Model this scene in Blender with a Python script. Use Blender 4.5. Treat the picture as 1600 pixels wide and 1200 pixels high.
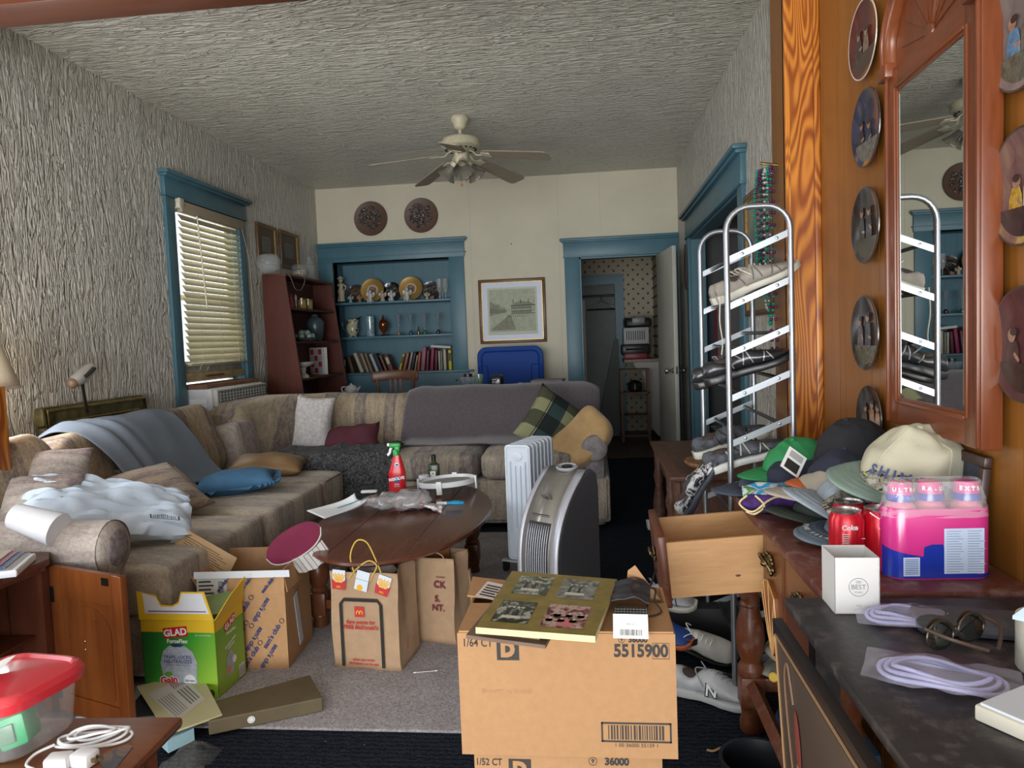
import bpy, bmesh, math, random
from math import pi, sin, cos, radians as R
from mathutils import Vector, Matrix, Euler
from mathutils import noise as mnoise
for o in list(bpy.data.objects): bpy.data.objects.remove(o)
SC = bpy.context.scene
COL = SC.collection
random.seed(7)

# ------------------------------------------------------------------ camera
FPX, YAW, PIT, ROLL, EYE = 1150.0, R(6.3), R(3.55), R(-2.2), 1.26
_fw = Vector((-sin(YAW)*cos(PIT), cos(YAW)*cos(PIT), -sin(PIT)))
_r0 = Vector((cos(YAW), sin(YAW), 0)); _u0 = _r0.cross(_fw)
_r = _r0*cos(ROLL)+_u0*sin(ROLL); _u = -_r0*sin(ROLL)+_u0*cos(ROLL)
EYEV = Vector((0, 0, EYE))
cd = bpy.data.cameras.new('camera'); cam = bpy.data.objects.new('camera', cd); COL.objects.link(cam)
cd.sensor_fit = 'HORIZONTAL'; cd.sensor_width = 36; cd.lens = FPX/1600*36; cd.clip_start = .05
M3 = Matrix((_r, _u, -_fw)).transposed()
cam.matrix_world = Matrix.Translation(EYEV) @ M3.to_4x4()
SC.camera = cam

def U(px, py, x=None, y=None, z=None):
    """the real point seen at a photo pixel, on a plane x=, y= or z="""
    d = _fw*FPX+_r*(px-800)+_u*(600-py)
    t = (x/d.x) if x is not None else ((y/d.y) if y is not None else ((z-EYE)/d.z))
    return EYEV+d*t

# ------------------------------------------------------------------ light
SC.view_settings.view_transform = 'Standard'; SC.view_settings.look = 'None'
SC.view_settings.gamma = 1; SC.view_settings.use_curve_mapping = False
SC.view_settings.exposure = 0.0
w = bpy.data.worlds.new('sky'); SC.world = w; w.use_nodes = True
wn = w.node_tree.nodes; wl = w.node_tree.links
bg = wn['Background']; bg.inputs['Strength'].default_value = 2.1
bg.inputs['Color'].default_value = (.80, .90, 1.0, 1)

def area(name, loc, rot, sx, sy, power, col):
    l = bpy.data.lights.new(name, 'AREA'); l.shape = 'RECTANGLE'; l.size = sx; l.size_y = sy
    l.energy = power; l.color = col
    o = bpy.data.objects.new(name, l); COL.objects.link(o); o.location = loc; o.rotation_euler = rot
    return o
# daylight through the wide porch opening behind the camera
area('porch_daylight', (-1.0, -6.5, 1.5), (R(90), 0, 0), 6.5, 3.4, 430, (.90, .95, 1.0))
# added upward lamp standing in for porch floor bounce, brightens the ceiling
area('porch_bounce_fill', (-1.0, -2.9, .12), (R(128), 0, 0), 4.5, 2.6, 400, (1.0, .97, .90))
# added fill lamp at an unseen side window, lights the panelled wall
area('front_room_side_fill', (-2.75, .9, 1.6), (R(80), 0, R(-90)), 1.3, 1.2, 14, (.9, .95, 1.0))
# added fill lamp at an invented second window, left of the view
area('living_room_fill', (-2.78, 2.99, 1.55), (R(98), 0, R(-90)), .34, 1.3, 30, (.96, .98, 1.0))
# daylight outside the window with the blind
area('side_window_daylight', (-3.35, 5.27, 1.8), (R(75), 0, R(-90)), 1.0, 1.3, 30, (1.0, .97, .9))
# small warm area lamp beyond the right wall of the back room
area('back_room_light', (2.2, 9.0, 1.8), (R(80), 0, R(90)), .8, .9, 5, (1.0, .96, .9))

# ------------------------------------------------------------------ materials
_mats = {}
def _new(name):
    m = bpy.data.materials.new(name); m.use_nodes = True
    nt = m.node_tree; b = nt.nodes['Principled BSDF']
    return m, nt, b
def lnk(nt, a, b): nt.links.new(a, b)
def coords(nt, scale=(1, 1, 1), rot=(0, 0, 0), loc=(0, 0, 0), kind='Object'):
    t = nt.nodes.new('ShaderNodeTexCoord'); mp = nt.nodes.new('ShaderNodeMapping')
    mp.inputs['Scale'].default_value = scale; mp.inputs['Rotation'].default_value = rot; mp.inputs['Location'].default_value = loc
    lnk(nt, t.outputs[kind], mp.inputs[0]); return mp.outputs[0]
def noise(nt, vec, scale=5, detail=3, rough=.5, dist=0):
    n = nt.nodes.new('ShaderNodeTexNoise'); n.inputs['Scale'].default_value = scale
    n.inputs['Detail'].default_value = detail; n.inputs['Roughness'].default_value = rough
    n.inputs['Distortion'].default_value = dist
    lnk(nt, vec, n.inputs['Vector']); return n.outputs['Fac']
def ramp(nt, fac, stops, interp='LINEAR'):
    r = nt.nodes.new('ShaderNodeValToRGB'); r.color_ramp.interpolation = interp
    e = r.color_ramp.elements
    while len(e) < len(stops): e.new(.5)
    for k, (p, c) in enumerate(stops):
        e[k].position = p; e[k].color = (c[0], c[1], c[2], 1) if not isinstance(c, (int, float)) else (c, c, c, 1)
    lnk(nt, fac, r.inputs[0]); return r.outputs[0]
def mth(nt, op, a, b=None, c=None):
    n = nt.nodes.new('ShaderNodeMath'); n.operation = op
    for k, v in enumerate((a, b, c)):
        if v is None: continue
        if isinstance(v, (int, float)): n.inputs[k].default_value = v
        else: lnk(nt, v, n.inputs[k])
    return n.outputs[0]
def mix(nt, fac, a, b, mode='MIX'):
    n = nt.nodes.new('ShaderNodeMix'); n.data_type = 'RGBA'; n.blend_type = mode
    for s, v in ((n.inputs[0], fac), (n.inputs[6], a), (n.inputs[7], b)):
        if isinstance(v, (int, float)): s.default_value = v
        elif isinstance(v, tuple): s.default_value = (v[0], v[1], v[2], 1)
        else: lnk(nt, v, s)
    return n.outputs[2]
def bump(nt, b, h, strength=.5, dist=.01):
    n = nt.nodes.new('ShaderNodeBump'); n.inputs['Strength'].default_value = strength; n.inputs['Distance'].default_value = dist
    lnk(nt, h, n.inputs['Height']); lnk(nt, n.outputs[0], b.inputs['Normal'])
def pm(name, col, rough=.5, metal=0, var=.0, vs=8, bmp=0, bs=60, spec=None, coat=0, sheen=0):
    """plain colour with optional blotches and fine bump"""
    if name in _mats: return _mats[name]
    m, nt, b = _new(name)
    b.inputs['Roughness'].default_value = rough; b.inputs['Metallic'].default_value = metal
    if spec is not None: b.inputs['Specular IOR Level'].default_value = spec
    if coat: b.inputs['Coat Weight'].default_value = coat; b.inputs['Coat Roughness'].default_value = .15
    if sheen: b.inputs['Sheen Weight'].default_value = sheen
    b.inputs['Base Color'].default_value = (*col, 1)
    if var:
        v = coords(nt); n = noise(nt, v, vs, 4, .6)
        d = tuple(c*(1-var) for c in col); u = tuple(min(1, c*(1+var)) for c in col)
        lnk(nt, ramp(nt, n, [(.3, d), (.7, u)]), b.inputs['Base Color'])
    if bmp:
        v = coords(nt); bump(nt, b, noise(nt, v, bs, 4, .6), bmp, .004)
    _mats[name] = m; return m
def wood(name, c1, c2, axis='z', sc=10, rough=.4, coat=.3, rings=False, dirt=0.0, spec=.3):
    coat *= .55
    if name in _mats: return _mats[name]
    m, nt, b = _new(name)
    s = {'x': (.12, 1, 1), 'y': (1, .12, 1), 'z': (1, 1, .12)}[axis]
    v = coords(nt, s)
    n1 = noise(nt, v, sc, 4, .6, .6)
    if rings:
        n0 = noise(nt, coords(nt, (9, 9, 1.5)), 1, 1, .4, .3); g = mth(nt, 'MULTIPLY_ADD', mth(nt, 'SINE', mth(nt, 'MULTIPLY', n0, rings*10)), .5, .5)
        f = mth(nt, 'MULTIPLY_ADD', g, .38, mth(nt, 'MULTIPLY', n1, .62))
    else:
        n2 = noise(nt, v, sc*6, 3, .6, .2)
        f = mth(nt, 'MULTIPLY_ADD', n2, .45, mth(nt, 'MULTIPLY', n1, .6))
    c = ramp(nt, f, [(.3, c1), (.72, c2)])
    if dirt:
        nd = noise(nt, coords(nt), 22, 6, .7)
        c = mix(nt, mth(nt, 'MULTIPLY', ramp(nt, nd, [(.5, 0.), (.72, 1.)]), dirt), c, (.42, .34, .30))
        lnk(nt, ramp(nt, nd, [(.3, rough), (.75, min(1, rough+.3))]), b.inputs['Roughness'])
    else: b.inputs['Roughness'].default_value = rough
    lnk(nt, c, b.inputs['Base Color'])
    b.inputs['Coat Weight'].default_value = coat; b.inputs['Coat Roughness'].default_value = .25
    b.inputs['Specular IOR Level'].default_value = spec
    bump(nt, b, f, .12, .002)
    _mats[name] = m; return m
def plaster(name, col, stretch):
    m, nt, b = _new(name)
    v = coords(nt, stretch)
    n1 = noise(nt, v, 15, 3, .55, .9); n2 = noise(nt, v, 34, 2, .5, .7)
    r1 = mth(nt, 'ABSOLUTE', mth(nt, 'SUBTRACT', n1, .5)); r2 = mth(nt, 'ABSOLUTE', mth(nt, 'SUBTRACT', n2, .5))
    h1 = ramp(nt, r1, [(0, 1.), (.055, .25), (.14, 0.)]); h2 = ramp(nt, r2, [(0, .6), (.06, .15), (.12, 0.)])
    h = mth(nt, 'ADD', h1, h2)
    vb = coords(nt); dirt = noise(nt, vb, 2.2, 4, .6)
    c = ramp(nt, dirt, [(.3, tuple(x*.90 for x in col)), (.7, col)])
    sp = noise(nt, vb, 26, 2, .5); c = mix(nt, ramp(nt, sp, [(.74, 0.), (.77, .55)]), c, (.10, .08, .06))
    lnk(nt, c, b.inputs['Base Color']); b.inputs['Roughness'].default_value = .42
    b.inputs['Specular IOR Level'].default_value = .5
    bump(nt, b, h, 1., .016)
    return m
def fabric(name, base, stripe, axis, freq=3.2, rot=(0, 0, 0), width=.42, third=None):
    """woven upholstery with broad noisy stripes"""
    if name in _mats: return _mats[name]
    m, nt, b = _new(name)
    v = coords(nt, rot=rot)
    sx = nt.nodes.new('ShaderNodeSeparateXYZ'); lnk(nt, v, sx.inputs[0])
    a = sx.outputs['xyz'.index(axis)]
    wob = noise(nt, v, 7, 3, .6); a = mth(nt, 'ADD', a, mth(nt, 'MULTIPLY', wob, .035))
    fr = mth(nt, 'FRACT', mth(nt, 'MULTIPLY', a, freq))
    st = ramp(nt, fr, [(0, 0.), (.5-width/2-.04, 0.), (.5-width/2, .9), (.5, .55), (.5+width/2, .9), (.5+width/2+.04, 0.)])
    blot = noise(nt, v, 30, 4, .75)
    st2 = mth(nt, 'MULTIPLY', st, ramp(nt, blot, [(.38, .35), (.6, 1.)]))
    big = noise(nt, v, 6, 3, .6)
    sk = noise(nt, coords(nt, tuple(2.6 if q == axis else .5 for q in 'xyz'), rot), 16, 4, .65, .8)
    st2 = mth(nt, 'MINIMUM', mth(nt, 'ADD', st2, ramp(nt, sk, [(.45, 0.), (.66, .6)])), 1.)
    bc = ramp(nt, big, [(.3, tuple(x*.82 for x in base)), (.7, base)])
    c = mix(nt, st2, bc, stripe)
    fine = noise(nt, v, 90, 3, .7); c = mix(nt, ramp(nt, fine, [(.35, .35), (.62, 0.)]), c, third or tuple(x*.5 for x in stripe))
    lnk(nt, c, b.inputs['Base Color']); b.inputs['Roughness'].default_value = .92
    b.inputs['Specular IOR Level'].default_value = .15; b.inputs['Sheen Weight'].default_value = .15
    bump(nt, b, mth(nt, 'ADD', mth(nt, 'MULTIPLY', fine, .4), blot), .35, .004)
    _mats[name] = m; return m
def blotch(name, stops, scale=14, rough=.25, dist=1.5, spec=.5):
    """a painted or printed picture: irregular patches of the given colours"""
    if name in _mats: return _mats[name]
    m, nt, b = _new(name)
    n = noise(nt, coords(nt), scale, 4, .6, dist)
    lnk(nt, ramp(nt, n, stops, 'LINEAR'), b.inputs['Base Color']); b.inputs['Roughness'].default_value = rough
    b.inputs['Specular IOR Level'].default_value = spec
    _mats[name] = m; return m
def glass(name, col=(1, 1, 1), rough=.02, alpha=.25):
    if name in _mats: return _mats[name]
    m, nt, b = _new(name); b.inputs['Base Color'].default_value = (*col, 1)
    b.inputs['Roughness'].default_value = rough; b.inputs['Alpha'].default_value = alpha
    b.inputs['Specular IOR Level'].default_value = .9
    _mats[name] = m; return m

BLUE = pm('blue_paint', (.066, .160, .208), .42, var=.10, vs=5, bmp=.15, bs=30)
BLUE2 = pm('blue_paint_recess', (.060, .150, .198), .5, var=.10, vs=4)
WHITE = pm('white_plastic', (.80, .82, .84), .35)
BLACKP = pm('black_plastic', (.012, .012, .014), .35)
CHROME = pm('chrome', (.75, .75, .76), .18, metal=1)
STEEL = pm('satin_metal_tube', (.33, .35, .375), .36, metal=.85, var=.05)
INK = pm('black_ink', (.02, .018, .016), .8)
PAPER = pm('white_paper', (.80, .80, .78), .8)
CARD = pm('cardboard', (.50, .285, .135), .85, var=.07, vs=40, bmp=.1, bs=20)
CARDD = pm('cardboard_inside', (.40, .225, .11), .9, var=.07, vs=30)
KRAFT = pm('kraft_paper', (.42, .275, .165), .85, var=.08, vs=25, bmp=.2, bs=12)
BRASS = pm('aged_brass', (.30, .22, .10), .35, metal=1, var=.3, vs=60)
GOLD = pm('gold_frame', (.45, .28, .08), .35, metal=.6, var=.3, vs=50)

# ------------------------------------------------------------------ mesh helpers
def TM(loc=(0, 0, 0), rot=(0, 0, 0), sc=(1, 1, 1)):
    return Matrix.LocRotScale(Vector(loc), Euler(rot), Vector(sc))
class MB:
    """collects shapes; build() links them as ONE mesh object"""
    def __init__(s): s.V = []; s.F = []; s.I = []; s.S = []
    def add(s, vs, fs, mi=0, smooth=False, M=None):
        n = len(s.V)
        s.V += [tuple(M @ Vector(v)) if M is not None else tuple(v) for v in vs]
        for f in fs: s.F.append([i+n for i in f]); s.I.append(mi); s.S.append(smooth)
        return s
    def bm(s, b, mi=0, smooth=False, M=None):
        b.verts.ensure_lookup_table(); b.verts.index_update()
        return s.add([v.co.copy() for v in b.verts], [[v.index for v in f.verts] for f in b.faces], mi, smooth, M)
    def box(s, c, d, mi=0, rot=(0, 0, 0), bev=0, M=None, seg=2, top=None):
        b = bmesh.new(); bmesh.ops.create_cube(b, size=1)
        for v in b.verts:
            v.co = Vector((v.co.x*d[0], v.co.y*d[1], v.co.z*d[2]))
            if top and v.co.z > 0: v.co.x *= top[0]; v.co.y *= top[1]
        if bev: bmesh.ops.bevel(b, geom=b.edges[:], offset=bev, segments=seg, affect='EDGES', profile=.5)
        m = TM(c, rot)
        if M is not None: m = M @ m
        if bev:
            b.verts.ensure_lookup_table(); b.verts.index_update(); n = len(s.V)
            s.V += [tuple(m @ v.co) for v in b.verts]; big = bev*min(d)*.999
            for f in b.faces:
                s.F.append([v.index+n for v in f.verts]); s.I.append(mi); s.S.append(not any(abs(abs(f.normal[k])-1) < 1e-3 for k in range(3)))
            b.free(); return s
        s.bm(b, mi, False, m); b.free(); return s
    def b2(s, lo, hi, mi=0, bev=0, M=None):
        return s.box([(a+b)/2 for a, b in zip(lo, hi)], [abs(b-a) for a, b in zip(lo, hi)], mi, bev=bev, M=M)
    def lathe(s, prof, seg=24, mi=0, M=None, smooth=True, sx=1, sy=1, caps=True):
        vs = []; fs = []; n = len(prof)
        for r, z in prof:
            for k in range(seg):
                a = 2*pi*k/seg; vs.append((max(r, 1e-5)*cos(a)*sx, max(r, 1e-5)*sin(a)*sy, z))
        for i in range(n-1):
            for k in range(seg):
                k2 = (k+1) % seg; fs.append([i*seg+k, i*seg+k2, (i+1)*seg+k2, (i+1)*seg+k])
        if caps:
            if prof[0][0] > 1e-4: fs.append(list(range(seg))[::-1])
            if prof[-1][0] > 1e-4: fs.append([(n-1)*seg+k for k in range(seg)])
        return s.add(vs, fs, mi, smooth, M)
    def tube(s, pts, r, seg=8, mi=0, closed=False, M=None, flat=1.0, caps=True):
        pts = [Vector(p) for p in pts]; n = len(pts); vs = []; fs = []; up = None
        for i, p in enumerate(pts):
            a = pts[(i-1) % n] if (closed or i > 0) else p; b = pts[(i+1) % n] if (closed or i < n-1) else p
            t = (b-a); t = t.normalized() if t.length > 1e-9 else Vector((0, 0, 1))
            if up is None: up = Vector((0, 0, 1)) if abs(t.z) < .9 else Vector((1, 0, 0))
            x = t.cross(up)
            if x.length < 1e-6: x = t.orthogonal()
            x.normalize(); y = x.cross(t).normalized(); up = y
            rr = r[i] if isinstance(r, (list, tuple)) else r
            for k in range(seg):
                an = 2*pi*k/seg; vs.append(p+x*cos(an)*rr+y*sin(an)*rr*flat)
        for i in range(n if closed else n-1):
            j = (i+1) % n
            for k in range(seg):
                k2 = (k+1) % seg; fs.append([i*seg+k, i*seg+k2, j*seg+k2, j*seg+k])
        if not closed and caps: fs.append([k for k in range(seg)][::-1]); fs.append([(n-1)*seg+k for k in range(seg)])
        return s.add(vs, fs, mi, True, M)
    def cyl(s, a, b, r, r2=None, seg=16, mi=0, M=None):
        return s.tube([a, b], [r, r if r2 is None else r2], seg, mi, M=M)
    def ell(s, c, rad, mi=0, M=None, nu=20, nv=12, e1=1., e2=1., f=None):
        def sp(v, e): return math.copysign(abs(v)**e, v)
        vs = []; fs = []
        for j in range(nv+1):
            ph = -pi/2+pi*j/nv
            for i in range(nu):
                th = 2*pi*i/nu
                p = Vector((rad[0]*sp(cos(ph), e1)*sp(cos(th), e2), rad[1]*sp(cos(ph), e1)*sp(sin(th), e2), rad[2]*sp(sin(ph), e1)))
                if f: p = f(p)
                vs.append(p+Vector(c))
        for j in range(nv):
            for i in range(nu): fs.append([j*nu+i, j*nu+(i+1) % nu, (j+1)*nu+(i+1) % nu, (j+1)*nu+i])
        return s.add(vs, fs, mi, True, M)
    def grid(s, fn, nu, nv, mi=0, cu=False, cv=False, smooth=True, M=None):
        vs = []; fs = []
        for j in range(nv if cv else nv+1):
            for i in range(nu if cu else nu+1): vs.append(fn(i/nu, j/nv))
        w_ = nu if cu else nu+1; h_ = nv if cv else nv+1
        for j in range(nv):
            for i in range(nu):
                a = i; b = (i+1) % w_; c = j; d = (j+1) % h_
                fs.append([c*w_+a, c*w_+b, d*w_+b, d*w_+a])
        return s.add(vs, fs, mi, smooth, M)
    def prism(s, poly, z0, z1, mi=0, M=None, smooth=False):
        n = len(poly); vs = [(p[0], p[1], z0) for p in poly]+[(p[0], p[1], z1) for p in poly]
        fs = [list(range(n))[::-1], [n+k for k in range(n)]]+[[k, (k+1) % n, n+(k+1) % n, n+k] for k in range(n)]
        return s.add(vs, fs, mi, smooth, M)
    def disc(s, c, r, mi=0, seg=20, M=None, ry=None):
        ry = ry or r
        return s.add([(c[0]+r*cos(2*pi*k/seg), c[1]+ry*sin(2*pi*k/seg), c[2]) for k in range(seg)], [list(range(seg))], mi, False, M)
    def rect(s, x0, y0, x1, y1, z=0, mi=0, M=None):
        return s.add([(x0, y0, z), (x1, y0, z), (x1, y1, z), (x0, y1, z)], [[0, 1, 2, 3]], mi, False, M)
    def text(s, st, size, M=None, mi=0, align='CENTER', bold=0., sx=1., z=.0006):
        c = bpy.data.curves.new('t', 'FONT'); c.body = st; c.size = size; c.align_x = align; c.align_y = 'CENTER'; c.offset = bold; c.resolution_u = 3
        o = bpy.data.objects.new('t', c); me = bpy.data.meshes.new_from_object(o)
        vs = [(v.co.x*sx, v.co.y, z) for v in me.vertices]; fs = [list(p.vertices) for p in me.polygons]
        bpy.data.objects.remove(o); bpy.data.curves.remove(c); bpy.data.meshes.remove(me)
        return s.add(vs, fs, mi, False, M)
    def sign(s, M, w_, h_, mi=0, r=.0, z=.0004):
        return s.rect(-w_/2, -h_/2, w_/2, h_/2, z, mi, M)
    def jitter(s, amp, sc=10, seed=0):
        o = Vector((seed*3.1, seed*1.7, 0))
        s.V = [tuple(Vector(v)+mnoise.noise_vector(Vector(v)*sc+o)*amp) for v in s.V]; return s
    def build(s, name, mats, parent=None, loc=None, rot=None, subd=0, solid=0, noise_=None):
        me = bpy.data.meshes.new(name); me.from_pydata(s.V, [], s.F)
        for m in (mats if isinstance(mats, (list, tuple)) else [mats]): me.materials.append(m)
        me.polygons.foreach_set('material_index', s.I); me.polygons.foreach_set('use_smooth', s.S)
        b = bmesh.new(); b.from_mesh(me); bmesh.ops.recalc_face_normals(b, faces=b.faces[:]); b.to_mesh(me); b.free()
        me.update()
        o = bpy.data.objects.new(name, me); COL.objects.link(o)
        if parent: o.parent = parent
        if loc: o.location = loc
        if rot: o.rotation_euler = rot
        if solid: md = o.modifiers.new('solid', 'SOLIDIFY'); md.thickness = solid; md.offset = 0
        if subd: md = o.modifiers.new('sub', 'SUBSURF'); md.levels = subd; md.render_levels = subd
        if any(s.S):
            try:
                me.shade_auto = None
            except Exception: pass
            me.set_sharp_from_angle(angle=R(40))
        return o
def thing(name, label, cat, loc=(0, 0, 0), rz=0, group=None, rot=None):
    o = bpy.data.objects.new(name, None); COL.objects.link(o); o.empty_display_size = .05
    o.location = loc; o.rotation_euler = rot or (0, 0, rz); o['label'] = label; o['category'] = cat
    if group: o['group'] = group
    return o
def tag(o, label, cat, group=None, kind=None):
    o['label'] = label; o['category'] = cat
    if group: o['group'] = group
    if kind: o['kind'] = kind
    return o
def structure(o): o['kind'] = 'structure'; return o
def dup(root, loc, rot=None, label=None, group=None, scale=None):
    r = root.copy(); COL.objects.link(r); r.location = loc
    if rot is not None: r.rotation_euler = rot if not isinstance(rot, (int, float)) else (0, 0, rot)
    if scale: r.scale = scale
    if label: r['label'] = label
    if group: r['group'] = group
    for ch in list(root.children):
        c = ch.copy(); COL.objects.link(c); c.parent = r
        for g in list(ch.children):
            d = g.copy(); COL.objects.link(d); d.parent = c
    return r
def arc(cx, cy, r, a0, a1, n=8): return [(cx+r*cos(a0+(a1-a0)*k/n), cy+r*sin(a0+(a1-a0)*k/n)) for k in range(n+1)]
def rrect(x0, y0, x1, y1, r, n=5):
    return arc(x1-r, y0+r, r, -pi/2, 0, n)+arc(x1-r, y1-r, r, 0, pi/2, n)+arc(x0+r, y1-r, r, pi/2, pi, n)+arc(x0+r, y0+r, r, pi, 1.5*pi, n)
def smoothpath(pts, n=6, closed=False):
    P = [Vector(p) for p in pts]; out = []; N = len(P)
    rng = range(N if closed else N-1)
    for i in rng:
        p0 = P[(i-1) % N] if closed or i > 0 else P[i]; p1 = P[i]; p2 = P[(i+1) % N]; p3 = P[(i+2) % N] if closed or i < N-2 else p2
        for k in range(n):
            t = k/n
            out.append(.5*((2*p1)+(p2-p0)*t+(2*p0-5*p1+4*p2-p3)*t*t+(3*p1-p0-3*p2+p3)*t*t*t))
    if not closed: out.append(P[-1])
    return out
FRONT = TM((0, 0, 0), (R(90), 0, 0))      # local XY plane -> XZ plane facing -Y
def face_to(loc, yaw=0, tilt=0):
    """a plane for print standing upright at loc; yaw 0 faces -Y, +90 faces +X"""
    return TM(loc, (0, 0, yaw)) @ TM((0, 0, 0), (R(90)+tilt, 0, 0))
def pillow(w_, h_, t, n=14, puff=.75, corner=.06):
    """soft cushion lying in XY, thickness along Z"""
    mb = MB()
    def side(sg):
        def f(u, v):
            x = (u-.5)*2; y = (v-.5)*2
            e = max(0, (1-x*x))**.5*max(0, (1-y*y))**.5
            pull = 1-corner*(abs(x)*(1-abs(y))**0+abs(y))*0
            k = 1-corner*(1-abs(y)**2)*abs(x)**4; l = 1-corner*(1-abs(x)**2)*abs(y)**4
            return (x*w_/2*k, y*h_/2*l, sg*t/2*e**puff)
        return f
    mb.grid(side(1), n, n); mb.grid(side(-1), n, n)
    return mb
def weld(o, d=.0005):
    b = bmesh.new(); b.from_mesh(o.data); bmesh.ops.remove_doubles(b, verts=b.verts[:], dist=d)
    bmesh.ops.recalc_face_normals(b, faces=b.faces[:]); b.to_mesh(o.data); b.free(); return o

# ------------------------------------------------------------------ the room
XL, XR, YB, ZC = -2.813, .883, 7.51, 2.88
XP = .78                       # the panelled wall of the front room
YF0, YF1, XJ = 2.63, 2.79, .67 # partition between the rooms
PLW = plaster('textured_wall', (.66, .63, .555), (1, 1, .22))
PLC = plaster('textured_ceiling', (.72, .69, .60), (.22, 1, 1))
CREAM = pm('cream_panel_wall', (.60, .555, .43), .6, var=.05, vs=2.5, bmp=.05, bs=8)
def carpet():
    m, nt, b = _new('dark_blue_carpet')
    v = coords(nt); wv = nt.nodes.new('ShaderNodeTexWave'); wv.inputs['Scale'].default_value = 14; wv.inputs['Distortion'].default_value = 6
    wv.inputs['Detail Scale'].default_value = 3; wv.bands_direction = 'Y'
    lnk(nt, v, wv.inputs['Vector']); n = noise(nt, v, 160, 3, .7)
    f = mth(nt, 'MULTIPLY_ADD', wv.outputs['Fac'], .16, mth(nt, 'MULTIPLY', n, .8))
    c = ramp(nt, f, [(.35, (.006, .008, .014)), (.8, (.045, .052, .068))])
    fl = noise(nt, v, 38, 2, .5); c = mix(nt, ramp(nt, fl, [(.755, 0.), (.77, .6)]), c, (.3, .28, .25))
    lnk(nt, c, b.inputs['Base Color']); b.inputs['Roughness'].default_value = 1; b.inputs['Specular IOR Level'].default_value = .05
    bump(nt, b, f, .6, .004); return m
fl = MB().b2((-3.0, -1.4, -.06), (1.1, YB, 0)).build('floor', carpet()); structure(fl)
wf = MB()
for k in range(24): wf.b2((-1.2+k*.12, YB, -.06), (-1.2+k*.12+.117, 10.3, .004))
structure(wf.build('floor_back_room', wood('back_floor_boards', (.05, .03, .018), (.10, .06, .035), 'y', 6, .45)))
# ceilings
structure(MB().b2((XL-.1, YF1, ZC), (XR+.1, YB+.1, ZC+.08)).build('ceiling', PLC))
structure(MB().b2((-3.0, -1.4, ZC), (1.1, YF1, ZC+.08)).build('ceiling_front_room', pm('front_ceiling', (.6, .58, .52), .8)))
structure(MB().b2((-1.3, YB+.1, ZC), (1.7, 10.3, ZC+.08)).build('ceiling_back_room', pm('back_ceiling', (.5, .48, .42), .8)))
# left wall with its window opening
WY0, WY1, WZ0, WZ1 = 4.80, 5.72, .70, 2.30
wl_ = MB()
wl_.b2((XL-.14, YF1, 0), (XL, WY0, ZC)); wl_.b2((XL-.14, WY1, 0), (XL, YB+.1, ZC))
wl_.b2((XL-.14, WY0, 0), (XL, WY1, WZ0)); wl_.b2((XL-.14, WY0, WZ1), (XL, WY1, ZC))
structure(wl_.build('wall_left', PLW))
# right wall: wide cased opening to a closet room
OY0, OY1, OZ = 4.42, 6.60, 2.07
wr = MB()
wr.b2((XR, YF1, 0), (XR+.12, OY0, ZC)); wr.b2((XR, OY1, 0), (XR+.12, YB+.1, ZC)); wr.b2((XR, OY0, OZ), (XR+.12, OY1, ZC))
structure(wr.build('wall_right', PLW))
# back wall with the recess of the built-in shelves and the door opening
BX0, BX1, BZ0, BZ1 = -2.66, -1.43, .957, 2.115
DX0, DX1, DZ = -.10, .694, 2.045
wb = MB()
for x0, x1, z0, z1 in ((XL, BX0, 0, ZC), (BX0, BX1, 0, BZ0), (BX0, BX1, BZ1, ZC), (BX1, DX0, 0, ZC), (DX0, DX1, DZ, ZC), (DX1, XR, 0, ZC)):
    wb.b2((x0, YB, z0), (x1, YB+.12, z1))
for x in (-2.1, -1.33, -.93, .2, .6):
    if x < BX1 and False: pass
structure(wb.build('wall_back', CREAM))
seam = MB()
for x in (-1.20, -.30, .12): seam.b2((x, YB-.0012, 2.32 if x > -.2 else .1), (x+.004, YB, ZC))
structure(seam.build('trim_11', pm('panel_seam', (.50, .45, .34), .7)))
# partition between the two rooms (cased opening), front face towards the camera
wp = MB(); wp.b2((XJ+.012, YF0+.012, 0), (1.1, YF1, ZC)); wp.b2((-3.0, YF0+.012, 2.60), (XJ+.012, YF1, ZC))
structure(wp.build('wall_partition', pm('partition_plaster', (.55, .52, .46), .8)))
PINE = wood('orange_pine_casing', (.23, .055, .008), (.54, .20, .03), 'z', 9, .3, .5, rings=11)
PANEL = wood('pine_panelling', (.175, .062, .011), (.285, .112, .020), 'z', 5, .35, .45)
BEAM = wood('red_brown_beam', (.11, .032, .014), (.17, .055, .024), 'x', 8, .45, .2)
JAMB = wood('dark_pine_jamb', (.16, .06, .012), (.23, .095, .02), 'z', 8, .45, .2)
structure(MB().b2((XJ, YF0+.0, 0), (XJ+.013, YF1+.01, 2.6)).build('trim_1', JAMB))
m = MB(); m.b2((XJ, YF0-.014, 0), (XP+.01, YF0+.012, 2.6)); m.b2((XJ+.008, YF0-.02, 0), (XJ+.014, YF0-.013, 2.6)); m.b2((XP-.020, YF0-.03, 0), (XP, YF0-.013, 2.6), bev=.004)
structure(m.build('trim_2', PINE))
structure(MB().b2((-3.0, YF0-.014, 2.575), (XP, YF1+.01, 2.72), bev=.004).build('trim_3', BEAM))
# panelled wall of the front room: boards with grooves
pw = MB(); pw.b2((XP+.006, -1.4, 0), (XP+.12, YF0, ZC))
y = YF0-.012
wid = [.19, .055, .21, .06, .17, .06, .20, .055]
k = 0
while y > -1.3:
    wd = wid[k % len(wid)]; pw.b2((XP, y-wd+.004, 0), (XP+.008, y, ZC)); y -= wd; k += 1
structure(pw.build('wall_right_front_room', PANEL))
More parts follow.
